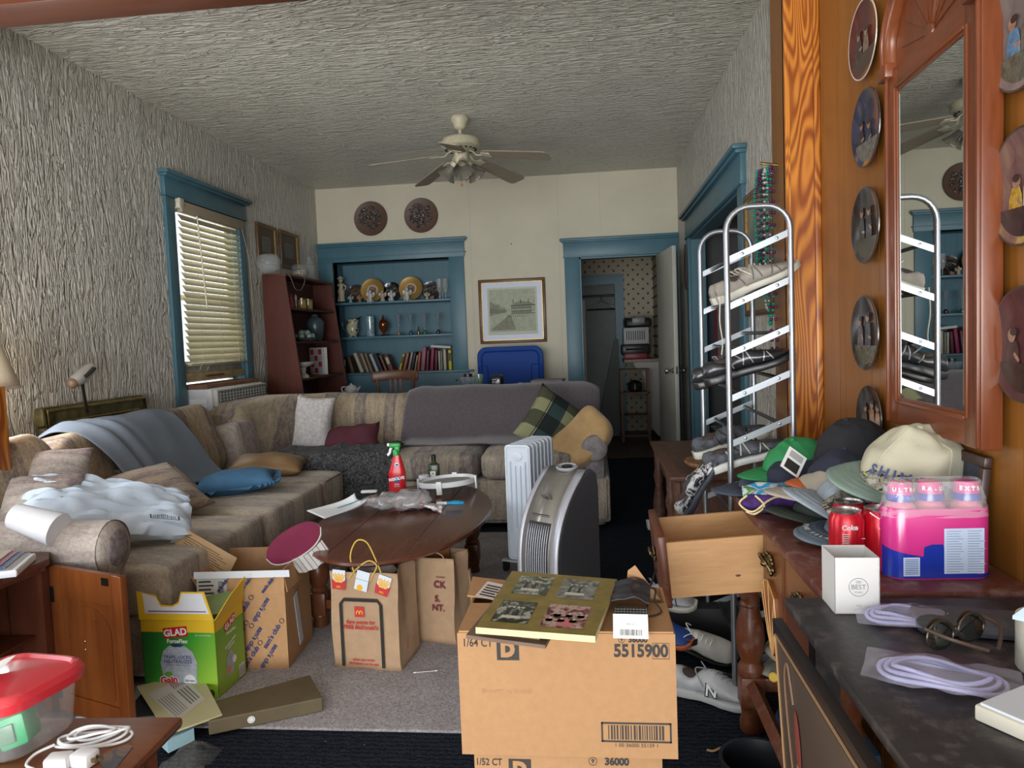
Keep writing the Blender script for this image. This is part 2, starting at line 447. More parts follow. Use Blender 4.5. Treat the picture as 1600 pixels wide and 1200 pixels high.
# rest of the front room: left wall with a window hole, rear wall open to the porch
m = MB(); X0 = -3.0
m.b2((X0-.1, -1.4, 0), (X0, YF1, .9)); m.b2((X0-.1, -1.4, 2.3), (X0, YF1, ZC)); m.b2((X0-.1, -1.4, .9), (X0, .2, 2.3)); m.b2((X0-.1, 1.6, .9), (X0, YF1, 2.3))
structure(m.build('wall_left_front_room', PANEL))
m = MB(); m.b2((-3.0, -1.5, 0), (-2.5, -1.4, ZC)); m.b2((.7, -1.5, 0), (1.1, -1.4, ZC)); m.b2((-2.5, -1.5, 2.62), (.7, -1.4, ZC))
structure(m.build('wall_rear', PANEL))
# closet room behind the right wall opening
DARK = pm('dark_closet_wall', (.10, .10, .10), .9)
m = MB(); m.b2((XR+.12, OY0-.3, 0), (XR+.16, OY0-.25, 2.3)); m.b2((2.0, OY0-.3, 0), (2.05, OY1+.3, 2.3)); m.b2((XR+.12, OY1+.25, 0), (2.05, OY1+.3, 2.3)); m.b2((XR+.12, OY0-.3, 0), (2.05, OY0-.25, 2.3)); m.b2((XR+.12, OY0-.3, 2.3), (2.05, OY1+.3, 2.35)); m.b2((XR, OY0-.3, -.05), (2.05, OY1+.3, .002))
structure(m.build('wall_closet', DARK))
# back room walls with wallpaper
def wallpaper():
    m, nt, b = _new('sprigged_wallpaper')
    v = coords(nt)
    sx = nt.nodes.new('ShaderNodeSeparateXYZ'); lnk(nt, v, sx.inputs[0])
    S = 8.2
    ax = mth(nt, 'MULTIPLY', sx.outputs[0], S); az = mth(nt, 'MULTIPLY', sx.outputs[2], S)
    p = mth(nt, 'ADD', ax, az); q = mth(nt, 'SUBTRACT', ax, az)
    fx = mth(nt, 'SUBTRACT', mth(nt, 'FRACT', p), .5); fz = mth(nt, 'SUBTRACT', mth(nt, 'FRACT', q), .5)
    d = mth(nt, 'SQRT', mth(nt, 'ADD', mth(nt, 'MULTIPLY', fx, fx), mth(nt, 'MULTIPLY', fz, fz)))
    n = noise(nt, v, 45, 2, .5); d = mth(nt, 'ADD', d, mth(nt, 'MULTIPLY', n, .22))
    lnk(nt, ramp(nt, d, [(.25, (.10, .07, .05)), (.30, (.46, .40, .30))]), b.inputs['Base Color']); b.inputs['Roughness'].default_value = .8
    return m
WPAP = wallpaper()
IY = 9.6
iA = U(912, 440, y=IY); iB = U(971, 440, y=IY)
IX0, IX1 = iA.x-.55, U(960, 440, y=IY).x; ITOP = U(940, 445, y=IY).z
m = MB(); m.b2((-1.3, IY, ITOP), (1.6, IY+.1, ZC)); m.b2((IX1, IY, 0), (1.6, IY+.1, ITOP)); m.b2((-1.3, IY, 0), (IX0, IY+.1, ITOP))
structure(m.build('wall_back_room', WPAP))
rw = U(1020, 450, y=IY).x
structure(MB().b2((rw, YB+.12, 0), (rw+.08, IY, ZC)).build('wall_right_back_room', WPAP))
structure(MB().b2((-1.3, YB+.12, 0), (-1.2, 10.3, ZC)).build('wall_left_back_room', WPAP))
m = MB(); m.b2((IX1, IY-.03, 0), (IX1+.11, IY, ITOP+.11)); m.b2((IX0, IY-.03, ITOP), (IX1, IY, ITOP+.11))
m.b2((IX0, IY-.045, ITOP+.1), (IX1+.12, IY, ITOP+.125))
structure(m.build('trim_4', BLUE))
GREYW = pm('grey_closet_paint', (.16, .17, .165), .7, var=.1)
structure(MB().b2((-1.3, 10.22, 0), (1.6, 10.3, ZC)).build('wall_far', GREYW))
# white inner door standing open in the far doorway, its lit edge showing at the left
m = MB(); m.b2((U(918, 500, y=9.0).x, 9.0, 0), (U(912, 500, y=9.0).x+.015, 9.6, 1.98))

m = MB(); m.b2((XL, 2.80, .8), (XL+.02, 2.83, 2.35)); m.b2((XL, 3.17, .8), (XL+.02, 3.2, 2.35)); m.b2((XL, 2.80, 2.25), (XL+.02, 3.2, 2.40)); m.b2((XL, 2.80, .75), (XL+.02, 3.2, .85))
structure(m.build('window_added', BLUE))  # unseen casing, added to go with the living room fill lamp
# ---- window casing and sashes on the left wall
def crown(mb, p0, p1, z, depth, h, axis):
    pass
m = MB(); c = .105
m.b2((XL, WY0-c, WZ0-.1), (XL+.024, WY0, WZ1), bev=.002); m.b2((XL, WY1, WZ0-.1), (XL+.024, WY1+c, WZ1), bev=.002)
m.b2((XL, WY0-c-.01, WZ1), (XL+.030, WY1+c+.01, WZ1+.135), bev=.002)
m.b2((XL, WY0-c-.02, WZ1), (XL+.036, WY1+c+.02, WZ1+.014), bev=.002)
m.b2((XL, WY0-c-.035, WZ1+.125), (XL+.06, WY1+c+.035, WZ1+.142), bev=.003); m.b2((XL, WY0-c-.05, WZ1+.142), (XL+.078, WY1+c+.05, WZ1+.165), bev=.004)
# jamb liners
m.b2((XL-.14, WY0-.001, WZ0), (XL+.002, WY0+.012, WZ1)); m.b2((XL-.14, WY1-.012, WZ0), (XL+.002, WY1+.001, WZ1)); m.b2((XL-.14, WY0, WZ1-.012), (XL+.002, WY1, WZ1+.001)); m.b2((XL-.14, WY0, WZ0-.001), (XL+.03, WY1, WZ0+.02))
wo = m.build('window_1', BLUE); structure(wo)
m = MB(); xs = XL-.115
for y0, y1, z0, z1 in ((WY0+.012, WY0+.052, 1.0, 2.288), (WY1-.052, WY1-.012, 1.0, 2.288), (WY0+.012, WY1-.012, 2.25, 2.288), (WY0+.012, WY1-.012, 1.62, 1.66), (WY0+.012, WY1-.012, 1.03, 1.08)):
    m.b2((xs, y0, z0), (xs+.035, y1, z1))
m.build('window_sash', pm('sash_paint', (.62, .62, .56), .5, var=.15), wo)
MB().b2((xs+.014, WY0+.05, 1.08), (xs+.018, WY1-.05, 2.25)).build('window_pane', glass('window_glass', (1, 1, 1), .02, .12), wo)
# filler boards and yellowed sash rail above the air conditioner
m = MB(); m.b2((XL-.07, WY0+.012, 1.10), (XL-.02, WY1-.012, 1.185), bev=.003); m.b2((XL-.05, WY0+.012, 1.045), (XL+.0, WY1-.012, 1.10), 1, bev=.003); m.b2((XL-.02, 5.1, 1.065), (XL+.012, 5.36, 1.078), 2)
m.build('window_rail', [pm('dirty_sash', (.34, .32, .27), .6, var=.3, vs=12), pm('yellowed_sash', (.42, .33, .17), .6, var=.2, vs=10), pm('rust', (.16, .06, .03), .8)], wo)

# ---- built-in shelves: casing, linings, shelves
m = MB()
m.b2((XL+.002, YB-.026, 0), (BX0, YB, BZ1+.04), bev=.002); m.b2((BX1, YB-.026, .9), (-1.275, YB, BZ1+.04), bev=.002)
m.b2((XL+.002, YB-.030, BZ1), (-1.265, YB, BZ1+.165), bev=.002)
m.b2((XL+.002, YB-.04, BZ1+.04), (-1.252, YB, BZ1+.052), bev=.002)
m.b2((XL+.002, YB-.055, BZ1+.155), (-1.25, YB, BZ1+.172), bev=.003); m.b2((XL+.002, YB-.07, BZ1+.172), (-1.235, YB, BZ1+.195), bev=.004)
structure(m.build('trim_5', BLUE))
m = MB(); YR = YB+.30
m.b2((BX0-.02, YR, BZ0-.02), (BX1+.02, YR+.02, BZ1+.02)); m.b2((BX0-.02, YB+.001, BZ0-.02), (BX0, YR, BZ1+.02)); m.b2((BX1, YB+.001, BZ0-.02), (BX1+.02, YR, BZ1+.02))
m.b2((BX0-.02, YB+.001, BZ1), (BX1+.02, YR, BZ1+.02))
k = BX0
while k < BX1: m.b2((k, YR-.003, BZ0), (k+.006, YR+.002, BZ1)); k += .11
structure(m.build('wall_shelf_recess', BLUE2))
SH1 = U(610, 470, y=YB).z; SH2 = U(620, 524, y=YB).z; SH3 = BZ0
bs = thing('built_in_shelves', 'blue painted shelf boards of the built-in recess in the back wall', 'shelf', (-2.05, YB, SH3-.02))
for z, x0, x1, y0 in ((SH1, BX0, BX1, YB+.005), (SH2, BX0, BX1, YB+.005), (SH3, BX0-.1, BX1+.215, YB-.05)):
    MB().b2((x0+2.05, y0-YB, z-.022-SH3+.02), (x1+2.05, YR-YB if x0 == BX0 else .30, z-SH3+.02), bev=.003).build('shelf', BLUE, bs)
m = MB(); m.b2((XL+.002, YB-.022, 0), (-1.262, YB, SH3-.024)); m.b2((BX0, YB-.034, SH3-.06), (-1.27, YB-.02, SH3-.03)); m.b2((-2.03, YB-.03, .15), (-1.98, YB-.02, SH3-.06)); m.ell((-1.40, YB-.035, .85), (.009, .009, .009), 1)
structure(m.build('wall_back_panel', [BLUE, BLACKP]))
# ---- door casing at the back wall
m = MB(); c = .150
m.b2((DX0-c, YB-.026, 0), (DX0, YB, DZ), bev=.002); m.b2((DX1, YB-.026, 0), (XR-.01, YB, DZ), bev=.002)
m.b2((DX0-c-.008, YB-.030, DZ), (XR-.003, YB, DZ+.15), bev=.002); m.b2((DX0-c-.012, YB-.038, DZ+.006), (XR-.003, YB, DZ+.018))
m.b2((DX0-c-.025, YB-.055, DZ+.15), (XR-.003, YB, DZ+.165), bev=.003); m.b2((DX0-c-.04, YB-.07, DZ+.165), (XR-.003, YB, DZ+.19), bev=.004)
m.b2((DX0-.001, YB, 0), (DX0+.015, YB+.13, DZ)); m.b2((DX1-.015, YB, 0), (DX1+.001, YB+.13, DZ)); m.b2((DX0, YB, DZ-.015), (DX1, YB+.13, DZ+.001))
structure(m.build('trim_6', BLUE))
# ---- casing of the wide opening in the right wall
m = MB(); c = .13
m.b2((XR-.026, OY0-c, 0), (XR, OY0, OZ), bev=.002); m.b2((XR-.026, OY1, 0), (XR, OY1+c, OZ), bev=.002)
m.b2((XR-.032, OY0-c-.01, OZ), (XR, OY1+c+.01, OZ+.18), bev=.002); m.b2((XR-.038, OY0-c-.014, OZ+.003), (XR, OY1+c+.014, OZ+.016), bev=.002)
m.b2((XR-.06, OY0-c-.03, OZ+.17), (XR, OY1+c+.03, OZ+.19), bev=.003); m.b2((XR-.08, OY0-c-.045, OZ+.19), (XR, OY1+c+.045, OZ+.217), bev=.005)
m.b2((XR-.002, OY0-.001, 0), (XR+.12, OY0+.014, OZ)); m.b2((XR-.002, OY1-.014, 0), (XR+.12, OY1+.001, OZ)); m.b2((XR-.002, OY0, OZ-.014), (XR+.12, OY1, OZ+.001))
structure(m.build('trim_7', BLUE))
# ---- the white door standing open against the right, hinged at the back wall
def door_leaf():
    d = thing('door_2', 'x', 'door', (DX1-.018, YB-.03, .012), R(-84.5))
    for k in ('label', 'category'): del d[k]
    m = MB(); m.b2((0, -.018, 0), (.77, .018, 2.015), bev=.003)
    DW = pm('grey_white_door_paint', (.50, .49, .43), .45, var=.08, vs=3)
    m.build('door_panel', DW, d)
    m = MB()
    for s in (-1, 1):
        m.lathe([(.026, 0), (.026, .004), (.010, .008), (.010, .035), (.022, .045), (.029, .058), (.024, .072), (0, .076)], 16, 0, TM((.70, s*.018, .90), (R(-90*s), 0, 0)))
    m.b2((.768, -.010, .87), (.773, .010, .94))
    m.build('door_handle', pm('tarnished_steel', (.38, .37, .34), .3, metal=1), d)
    structure(d)
    for c in d.children: pass
door_leaf()
# baseboards
structure(MB().b2((XL, YF1, 0), (XL+.018, YB, .14)).build('baseboard_left', BLUE))
structure(MB().b2((-1.26, YB-.018, 0), (DX0-.16, YB, .14)).build('baseboard_back', BLUE))
structure(MB().b2((XR-.018, YF1, 0), (XR, OY0-.14, .14)).build('baseboard_right', BLUE))
# ---- light grey rug
def rugmat():
    m, nt, b = _new('grey_rug'); v = coords(nt); n = noise(nt, v, 130, 4, .75); n2 = noise(nt, v, 7, 3, .6)
    c = ramp(nt, n, [(.32, (.17, .155, .16)), (.68, (.52, .48, .48))]); c = mix(nt, ramp(nt, n2, [(.3, .25), (.7, 0.)]), c, (.16, .14, .14))
    lnk(nt, c, b.inputs['Base Color']); b.inputs['Roughness'].default_value = 1; b.inputs['Specular IOR Level'].default_value = .05
    bump(nt, b, n, .8, .006); return m
tag(MB().b2((-2.45, 2.25, .001), (-.22, 4.66, .012), bev=.004).build('area_rug', rugmat()), 'light grey speckled rug under the oval coffee table and the paper bags', 'rug')

# ------------------------------------------------------------------ the sectional sofa
TAN = (.33, .265, .19); MAUVE = (.155, .12, .115)
FABY = fabric('striped_upholstery_along_wall', (.54, .41, .26), MAUVE, 'y', 3.0, width=.36)
FABX = fabric('striped_upholstery_back', (.47, .375, .25), (.17, .14, .14), 'x', 4.2, width=.34)
FABS = fabric('striped_seat_cloth', (.50, .42, .32), (.25, .21, .185), 'y', 3.2, width=.55)
FABP = fabric('patterned_base_cloth', (.47, .40, .31), (.17, .14, .145), 'x', 3.1, width=.34)
PALE = fabric('pale_floral_cloth', (.52, .46, .40), (.26, .19, .19), 'y', 2.6, width=.5)
def softbox(lo, hi, e=.28, seed=0, amp=.008, crown_=.0, nu=40, nv=24, M=None, sc=7):
    mb = MB(); c = [(a+b)/2 for a, b in zip(lo, hi)]; r = [(b-a)/2 for a, b in zip(lo, hi)]
    def f(p):
        if crown_ and p.z > 0: p.z += crown_*(1-(p.x/r[0])**2)*(1-(p.y/r[1])**2)
        return p
    mb.ell(c, r, 0, None, nu, nv, e, e, f)
    mb.jitter(amp, sc, seed)
    if M is not None: mb.V = [tuple(M @ Vector(v)) for v in mb.V]
    return mb
def about(p, rot): return Matrix.Translation(Vector(p)) @ Euler(rot).to_matrix().to_4x4() @ Matrix.Translation(-Vector(p))
# --- section along the left wall
sf = thing('sofa', 'tan and mauve striped sofa section along the left textured wall', 'sofa')
MB().box((-2.215, 3.5, .17), (1.08, 1.96, .27), bev=.03).build('base', FABS, sf)
for i, (y0, y1) in enumerate(((2.50, 3.36), (3.37, 4.14), (4.15, 4.52))):
    o = softbox((-2.62, y0, .27), (-1.58 if i < 2 else -1.60, y1, .465), .16, i, .006, .018).build('seat_cushion', FABS, sf)
    z = .445; mb = MB()
    pts = [(-1.604, y0+.05, .458), (-1.604, y1-.05, .458)]
    mb.tube([(x+.0, y, z+.004) for x, y, _ in pts], .005, 6); mb.build('piping', pm('dark_piping', (.13, .10, .09), .9), o)
softbox((-2.70, 2.42, .1), (-2.50, 4.5, .80), .15, 3, .006).build('back_frame', FABY, sf)
for i, (y0, y1, tilt, h) in enumerate(((2.42, 3.12, -14, .91), (3.12, 3.86, -14, .89), (3.86, 4.58, -17, .915))):
    softbox((-2.66, y0, .43), (-2.34, y1, h), .42, 10+i, .016, M=about((-2.5, 0, .45), (0, R(tilt), 0))).build('back_cushion', FABY, sf)
# near arm: rolled, with an oval front panel
am = MB(); ax = Vector((-1.70, 2.36, .585))
def armf(u, v):
    a = 2*pi*u; x = -2.72+v*1.04; r = .098
    wob = .006*mnoise.noise(Vector((x*6, a, 0)))
    yy = 2.36+(r+wob)*cos(a); zz = .585+(r+wob)*sin(a)
    return (x, yy, zz)
am.grid(armf, 24, 20, cu=True); am.ell((-1.69, 2.36, .585), (.035, .096, .096), 0)
am.box((-2.2, 2.37, .28), (1.04, .13, .52), bev=.03); am.build('arm', PALE, sf)
fp = MB(); fp.ell((-1.665, 2.36, .585), (.014, .058, .064)); fp.build('arm_front_panel', pm('mauve_paisley', (.20, .165, .165), .9, var=.5, vs=50, bmp=.3), sf)
# --- corner section
cs = thing('corner_sofa_section', 'corner section of the striped sofa, half covered by the charcoal throw', 'sofa', (0, 0, 0))
mb = MB(); poly = [(-2.70, 4.56), (-1.72, 4.56), (-1.42, 4.80), (-1.42, 5.80), (-2.70, 5.80)]; mb.prism(poly, .04, .28); mb.build('base', FABX, cs)
mb = MB(); poly2 = [(-2.5, 4.57), (-1.74, 4.57), (-1.43, 4.82), (-1.43, 5.5), (-2.5, 5.5)]; mb.prism(poly2, .28, .465)
o = mb.build('seat_cushion', FABX, cs); bv = o.modifiers.new('b', 'BEVEL'); bv.width = .04; bv.segments = 4
# curved backrest: round the corner
def cback(u, v):
    P = smoothpath([(-2.56, 4.80, 0), (-2.50, 5.15, 0), (-2.38, 5.43, 0), (-2.15, 5.62, 0), (-1.75, 5.66, 0), (-1.40, 5.62, 0)], 8)
    k = v*(len(P)-1); i = min(int(k), len(P)-2); p = P[i].lerp(P[i+1], k-i); t = (P[i+1]-P[i]).normalized(); nrm = Vector((t.y, -t.x, 0))
    a = 2*pi*u; ca, sa = cos(a), sin(a)
    cx = .145*math.copysign(abs(ca)**.55, ca); cz = .235*math.copysign(abs(sa)**.5, sa)
    e = 1-max(0, abs(v-.5)*2-.9)*3
    lean = -.25*cz
    q = p+nrm*(cx*e+lean+.02); z = .645+cz*e+.015*sin(v*5)
    n = mnoise.noise(Vector((q.x*6, q.y*6, z*6)))*.018
    return (q.x+nrm.x*n, q.y+nrm.y*n, z+n*.6)
mb = MB(); mb.grid(cback, 28, 56, cu=True); [mb.add([cback(k/28, e) for k in range(28)], [list(range(28))]) for e in (0, 1)]; mb.build('backrest', FABX, cs)
softbox((-2.56, 4.62, .42), (-2.30, 4.94, .765), .3, 5, .01, M=about((-2.4, 4.8, .4), (0, R(-12), 0))).build('side_panel', PALE, cs)
# --- section along the back
bk = thing('sofa', 'striped sofa section along the back, its backrest under the purple-grey sheet', 'sofa')
MB().box((-.66, 5.27, .19), (1.50, 1.02, .30), bev=.02).build('base', FABP, bk)
MB().box((-.66, 4.757, .2), (1.46, .03, .27), bev=.012).build('front_skirt', FABP, bk)
for i, (x0, x1) in enumerate(((-1.41, -.765), (-.76, -.10))):
    softbox((x0, 4.70, .335), (x1, 5.45, .515), .30, 20+i, .010, .015, nu=48).build('seat_cushion', FABP, bk)
softbox((-1.41, 5.56, .1), (.045, 5.80, .83), .2, 23, .006).build('back_frame', FABX, bk)
mb = MB()
def arm2(u, v):
    a = 2*pi*u; y = 4.74+v*1.0; return (-.005+.085*cos(a), y, .53+.085*sin(a)+.008*mnoise.noise(Vector((a, y*5, 1))))
mb.grid(arm2, 20, 14, cu=True); mb.ell((-.005, 4.745, .53), (.085, .03, .085)); mb.box((-.005, 5.25, .27), (.13, 1.0, .5), bev=.03); mb.build('arm', fabric('grey_rose_arm_cloth', (.33, .30, .29), (.15, .13, .14), 'y', 3, width=.4), bk)
for x in (-1.35, -.03):
    MB().box((x, 4.85, .02), (.05, .05, .04)).build('foot', pm('dark_wood_foot', (.05, .025, .012), .5), bk)

# --- cloth lying on the sofas
SHEET = pm('purple_grey_fleece', (.105, .088, .098), .95, var=.13, vs=50, bmp=.5, bs=140, spec=.1, sheen=.35)
def sheetf(u, v):
    x = -1.435+v*1.475
    prof = smoothpath([(0, 5.84, .50), (0, 5.83, .78), (0, 5.74, .895), (0, 5.58, .895), (0, 5.46, .80), (0, 5.36, .62), (0, 5.30, .545), (0, 5.02, .535)], 5)
    k = u*(len(prof)-1); i = min(int(k), len(prof)-2); p = prof[i].lerp(prof[i+1], k-i)
    drop = -.05*max(0, (v-.9)/.1)**2-.03*max(0, (.06-v)/.06)
    fold = .012*mnoise.noise(Vector((x*3, u*5, 2)))+.006*mnoise.noise(Vector((x*11, u*6, 5)))
    low = max(0, u-.72)
    return (x+.03*mnoise.noise(Vector((u*3, 1, 1)))*(1 if v in (0, 1) else .3), p.y-fold+.09*low*sin(v*7+1), p.z+drop+fold)
o = MB().grid(sheetf, 60, 60).build('grey_sheet', SHEET, solid=.006)
tag(o, 'purple-grey fleece sheet over the backrest of the back sofa', 'sheet')
BSH = pm('blue_grey_cotton', (.20, .235, .285), .85, var=.08, vs=3, bmp=.25, bs=18, spec=.15)
def blue(u, v):
    y = 3.17+v*.81
    top = [(-2.67, 0, .84), (-2.65, 0, .885), (-2.57, 0, .918), (-2.44, 0, .885), (-2.33, 0, .74), (-2.24, 0, .575), (-2.17, 0, .50)]
    prof = smoothpath(top, 5); sk = .16*(v-.3)
    k = u*(len(prof)-1)*(1-.16*(1-v)); i = min(int(k), len(prof)-2); p = prof[i].lerp(prof[i+1], k-i)
    pl = .011*sin(34*(v-.12*u))*math.exp(-((v-.2)/.13)**2)*min(1, u*2)
    n = .010*mnoise.noise(Vector((y*5+u*2, u*4, 3)))+pl
    yy = y+.22*u*(1-v*.35)-.02
    return (p.x+n*.8+.012, yy, p.z+n+.012-.035*max(0, (.1-v)/.1))
o = MB().grid(blue, 40, 90).build('blue_grey_sheet', BSH, solid=.005)
tag(o, 'blue-grey cotton sheet folded over the middle back cushion of the left sofa', 'sheet')
def knit():
    m, nt, b = _new('charcoal_chenille'); v = coords(nt); n = noise(nt, v, 75, 3, .7, 1.2); n2 = noise(nt, v, 12, 2, .5)
    c = ramp(nt, n, [(.42, (.018, .018, .021)), (.66, (.17, .17, .175))]); lnk(nt, c, b.inputs['Base Color']); b.inputs['Roughness'].default_value = .95
    bump(nt, b, n, .9, .008); return m
KN = knit()
def throw(u, v):
    # u across from left to right, v from the back over the front edge down
    x = -2.13+u*.78; yb = 5.12-.05*sin(u*6); ye = 4.50+.27*u
    if v < .55: t = v/.55; y = yb+(ye-.03-yb)*t; z = .505+.025*sin(pi*t)
    else: t = (v-.55)/.45; y = ye-.045-.03*t; z = .49-(.36-.10*u)*t
    n = .030*mnoise.noise(Vector((x*6, v*5, 9)))+.014*mnoise.noise(Vector((x*15, v*9, 9)))
    return (x+n*.5+.05*v*(u-.5), y-abs(n)*.9 if v > .5 else y, z+(n+.03 if v < .55 else n*.4))
o = MB().grid(throw, 60, 60).build('throw_blanket', KN, solid=.010)
tag(o, 'charcoal chenille throw hanging over the front of the corner seat', 'blanket')
def cushion(name, label, c, size, rot, mat, group=None, seed=0, amp=.006, puff=.95, corner=.10, mats=None):
    mb = pillow(size[0], size[1], size[2]*1.15, 18, puff, corner); mb.jitter(amp, 9, seed)
    o = mb.build(name, mats or mat, loc=c, rot=rot); weld(o); tag(o, label, 'pillow'); return o
KNIT2 = pm('cream_rosette_fleece', (.52, .49, .48), .95, var=.22, vs=45, bmp=1.0, bs=55, spec=.1)
cushion('throw_pillow', 'off-white nubby fleece pillow upright in the corner of the sofa', U(489, 666, y=5.12), (.30, .46, .15), (R(80), R(5), R(-4)), KNIT2, seed=1, amp=.012)
cushion('throw_pillow', 'dark maroon pillow slumped beside the off-white fleece pillow', U(548, 694, y=5.06), (.44, .30, .16), (R(52), R(-10), R(4)), pm('maroon_cotton', (.085, .016, .028), .85, var=.12, vs=8, bmp=.2, bs=12), seed=2, amp=.02)
cushion('throw_pillow', 'golden brown satin pillow flat on the far seat of the left sofa', U(418, 727, z=.53), (.46, .36, .12), (R(4), R(3), R(15)), pm('bronze_satin', (.25, .145, .06), .5, var=.15, vs=6, bmp=.3, bs=9), seed=3, amp=.015)
bp = cushion('throw_pillow', 'blue pillow with a ruffled edge lying on the left sofa seat', U(368, 753, z=.53), (.44, .30, .12), (R(3), R(-4), R(22)), pm('denim_blue_cotton', (.045, .135, .25), .85, var=.15, vs=9, bmp=.25, bs=14), seed=4, amp=.010)
mb = MB()
def ruf(u, v):
    a = 2*pi*u; cx, cy = cos(a), sin(a); k = .36
    x = math.copysign(abs(cx)**k, cx)*.205; y = math.copysign(abs(cy)**k, cy)*.14
    o_ = v*.035; w_ = .010*sin(a*38)*v
    return (x+math.copysign(abs(cx)**.5, cx)*o_, y+math.copysign(abs(cy)**.5, cy)*o_, w_-.004)
mb.grid(ruf, 240, 3, cu=True); mb.build('ruffle', pm('denim_blue_cotton', (0, 0, 0)), bp)
cushion('throw_pillow', 'brown pillow on edge below the blue-grey sheet', U(262, 762, z=.55), (.42, .36, .14), (R(0), R(38), R(0)), FABY, seed=5, amp=.012)
cushion('throw_pillow', 'tan and brown striped pillow beside the white mailing bag', U(238, 772, z=.58), (.44, .40, .13), (R(8), R(24), R(-28)), fabric('striped_pillow_cloth', (.36, .28, .20), (.16, .115, .11), 'x', 9, width=.4), seed=6, amp=.008)
cushion('throw_pillow', 'paisley pillow with rose seams under the white mailing bag', U(60, 795, y=2.62), (.29, .30, .15), (R(50), R(0), R(15)), PALE, seed=7, amp=.01)
cushion('throw_pillow', 'small paisley pillow poking up behind the white mailing bag', U(92, 742, y=2.95), (.26, .24, .14), (R(60), 0, R(10)), PALE, seed=8, amp=.01)
# plaid pillow and fleece neck pillow at the right end
def plaid():
    m, nt, b = _new('green_plaid'); v = coords(nt); sx = nt.nodes.new('ShaderNodeSeparateXYZ'); lnk(nt, v, sx.inputs[0])
    fx = mth(nt, 'FRACT', mth(nt, 'MULTIPLY', sx.outputs[0], 4.4)); fy = mth(nt, 'FRACT', mth(nt, 'MULTIPLY', sx.outputs[1], 4.4))
    a = ramp(nt, fx, [(0, (.26, .26, .14)), (.42, (.24, .24, .13)), (.45, (.012, .02, .02)), (.48, (.30, .30, .17)), (.51, (.012, .02, .02)), (.56, (.02, .05, .05)), (.9, (.03, .06, .06))], 'CONSTANT')
    c2 = ramp(nt, fy, [(0, 1.), (.45, 1.), (.46, .25), (.95, .25)], 'CONSTANT')
    ch = nt.nodes.new('ShaderNodeTexWave'); ch.inputs['Scale'].default_value = 30; lnk(nt, v, ch.inputs['Vector'])
    c = mix(nt, 1., a, c2, 'MULTIPLY')
    lnk(nt, c, b.inputs['Base Color']); b.inputs['Roughness'].default_value = .85; return m
cushion('throw_pillow', 'green and black plaid pillow against the right end of the back sofa', U(866, 666, y=5.0), (.45, .45, .17), (R(62), R(38), R(12)), plaid(), seed=9, amp=.004)
# fleece contour pillow
mb = MB(); 
def neck(p):
    k = .75+.35*abs(p.x/.21)**1.6
    p.z *= k; p.y += .04*cos(p.x/.21*pi/2)*(-1); return p
mb.ell((0, 0, 0), (.21, .155, .085), 0, None, 32, 20, .6, .55, neck); mb.jitter(.006, 8, 3)
o = mb.build('neck_pillow', pm('camel_fleece', (.43, .27, .115), .8, var=.12, vs=14, bmp=.5, bs=120, sheen=.3), loc=U(906, 682, y=4.86), rot=(R(48), R(-42), R(8)))
tag(o, 'golden camel fleece contour pillow leaning on the right arm of the back sofa', 'pillow')
# the white mailing bag
MAILER = pm('white_poly_mailer', (.60, .70, .82), .3, var=.05, vs=6, bmp=.5, bs=14)
A = U(70, 785, y=2.62); B = U(262, 822, z=.53); ln = (B-A).length
ang = math.atan2(B.y-A.y, B.x-A.x)
mb = MB()
def mail(sg):
    def f(u, v):
        x = (u-.5); y = (v-.5); e = (max(0, 1-(2*x)**4))**.5*(max(0, 1-(2*y)**4))**.5
        wq = .34*(1-.10*u)
        cre = .030*mnoise.noise(Vector((x*3, y*6, 4)))+.045*abs(mnoise.noise(Vector((x*5+y*3, y*9-x*2, 1))))-.01
        return (x*.62, y*wq, sg*(.055+.045*(.5-x))*e+cre*(1 if sg > 0 else .3)+.0)
    return f
mb.grid(mail(1), 40, 26); mb.grid(mail(-1), 40, 26)
mm = Matrix.Translation((A+B)/2+Vector((0, 0, .045)))
mp_ = MB(); 
o = mb.build('mailing_bag', [MAILER], loc=(A+B)/2+Vector((0.0, 0, .02)), rot=(R(24), R(12), ang)); weld(o); tag(o, 'crumpled white plastic mailing bag over the near arm of the left sofa', 'bag')
mb = MB(); X_ = TM((.20, -.115, .055), (R(-12), R(3), 0))
for a_, b_, c_, d_ in ((-.055, -.022, .055, -.017), (-.055, .017, .055, .022), (-.055, -.022, -.050, .022), (.050, -.022, .055, .022)): mb.rect(a_, b_, c_, d_, .004, 0, X_)
for k in range(12): mb.rect(-.042+k*.0072, -.013, -.042+k*.0072+random.uniform(.0015, .004), .013, .004, 0, X_)
mb.build('printed_label', INK, o)

# ------------------------------------------------------------------ oval coffee table
TW = wood('walnut_stain_table', (.075, .022, .012), (.15, .052, .028), 'y', 6, .26, .6)
TWL = wood('turned_table_wood', (.085, .026, .012), (.20, .07, .03), 'z', 9, .35, .4)
CT = thing('coffee_table', 'oval dark wood coffee table with turned legs on the grey rug', 'table', (-.91, 3.42, .012))
m = MB(); A_, B_ = .40, .76
prof = [(0, .386), (.90, .386), (.945, .390), (.962, .398), (.985, .400), (1., .408), (.995, .418), (.97, .424), (0, .424)]
m.lathe([(r, z) for r, z in prof], 72, 0, None, True, A_, B_)
m.lathe([(.68, .34), (.70, .345), (.70, .388)], 72, 1, None, True, A_, B_, caps=False)
for x in (-.16, .16): m.b2((x-.0012, -.64, .4242), (x+.0012, .64, .4246), 2)
m.build('tabletop', [TW, TWL, pm('leaf_gap', (.02, .01, .006), .8)], CT)
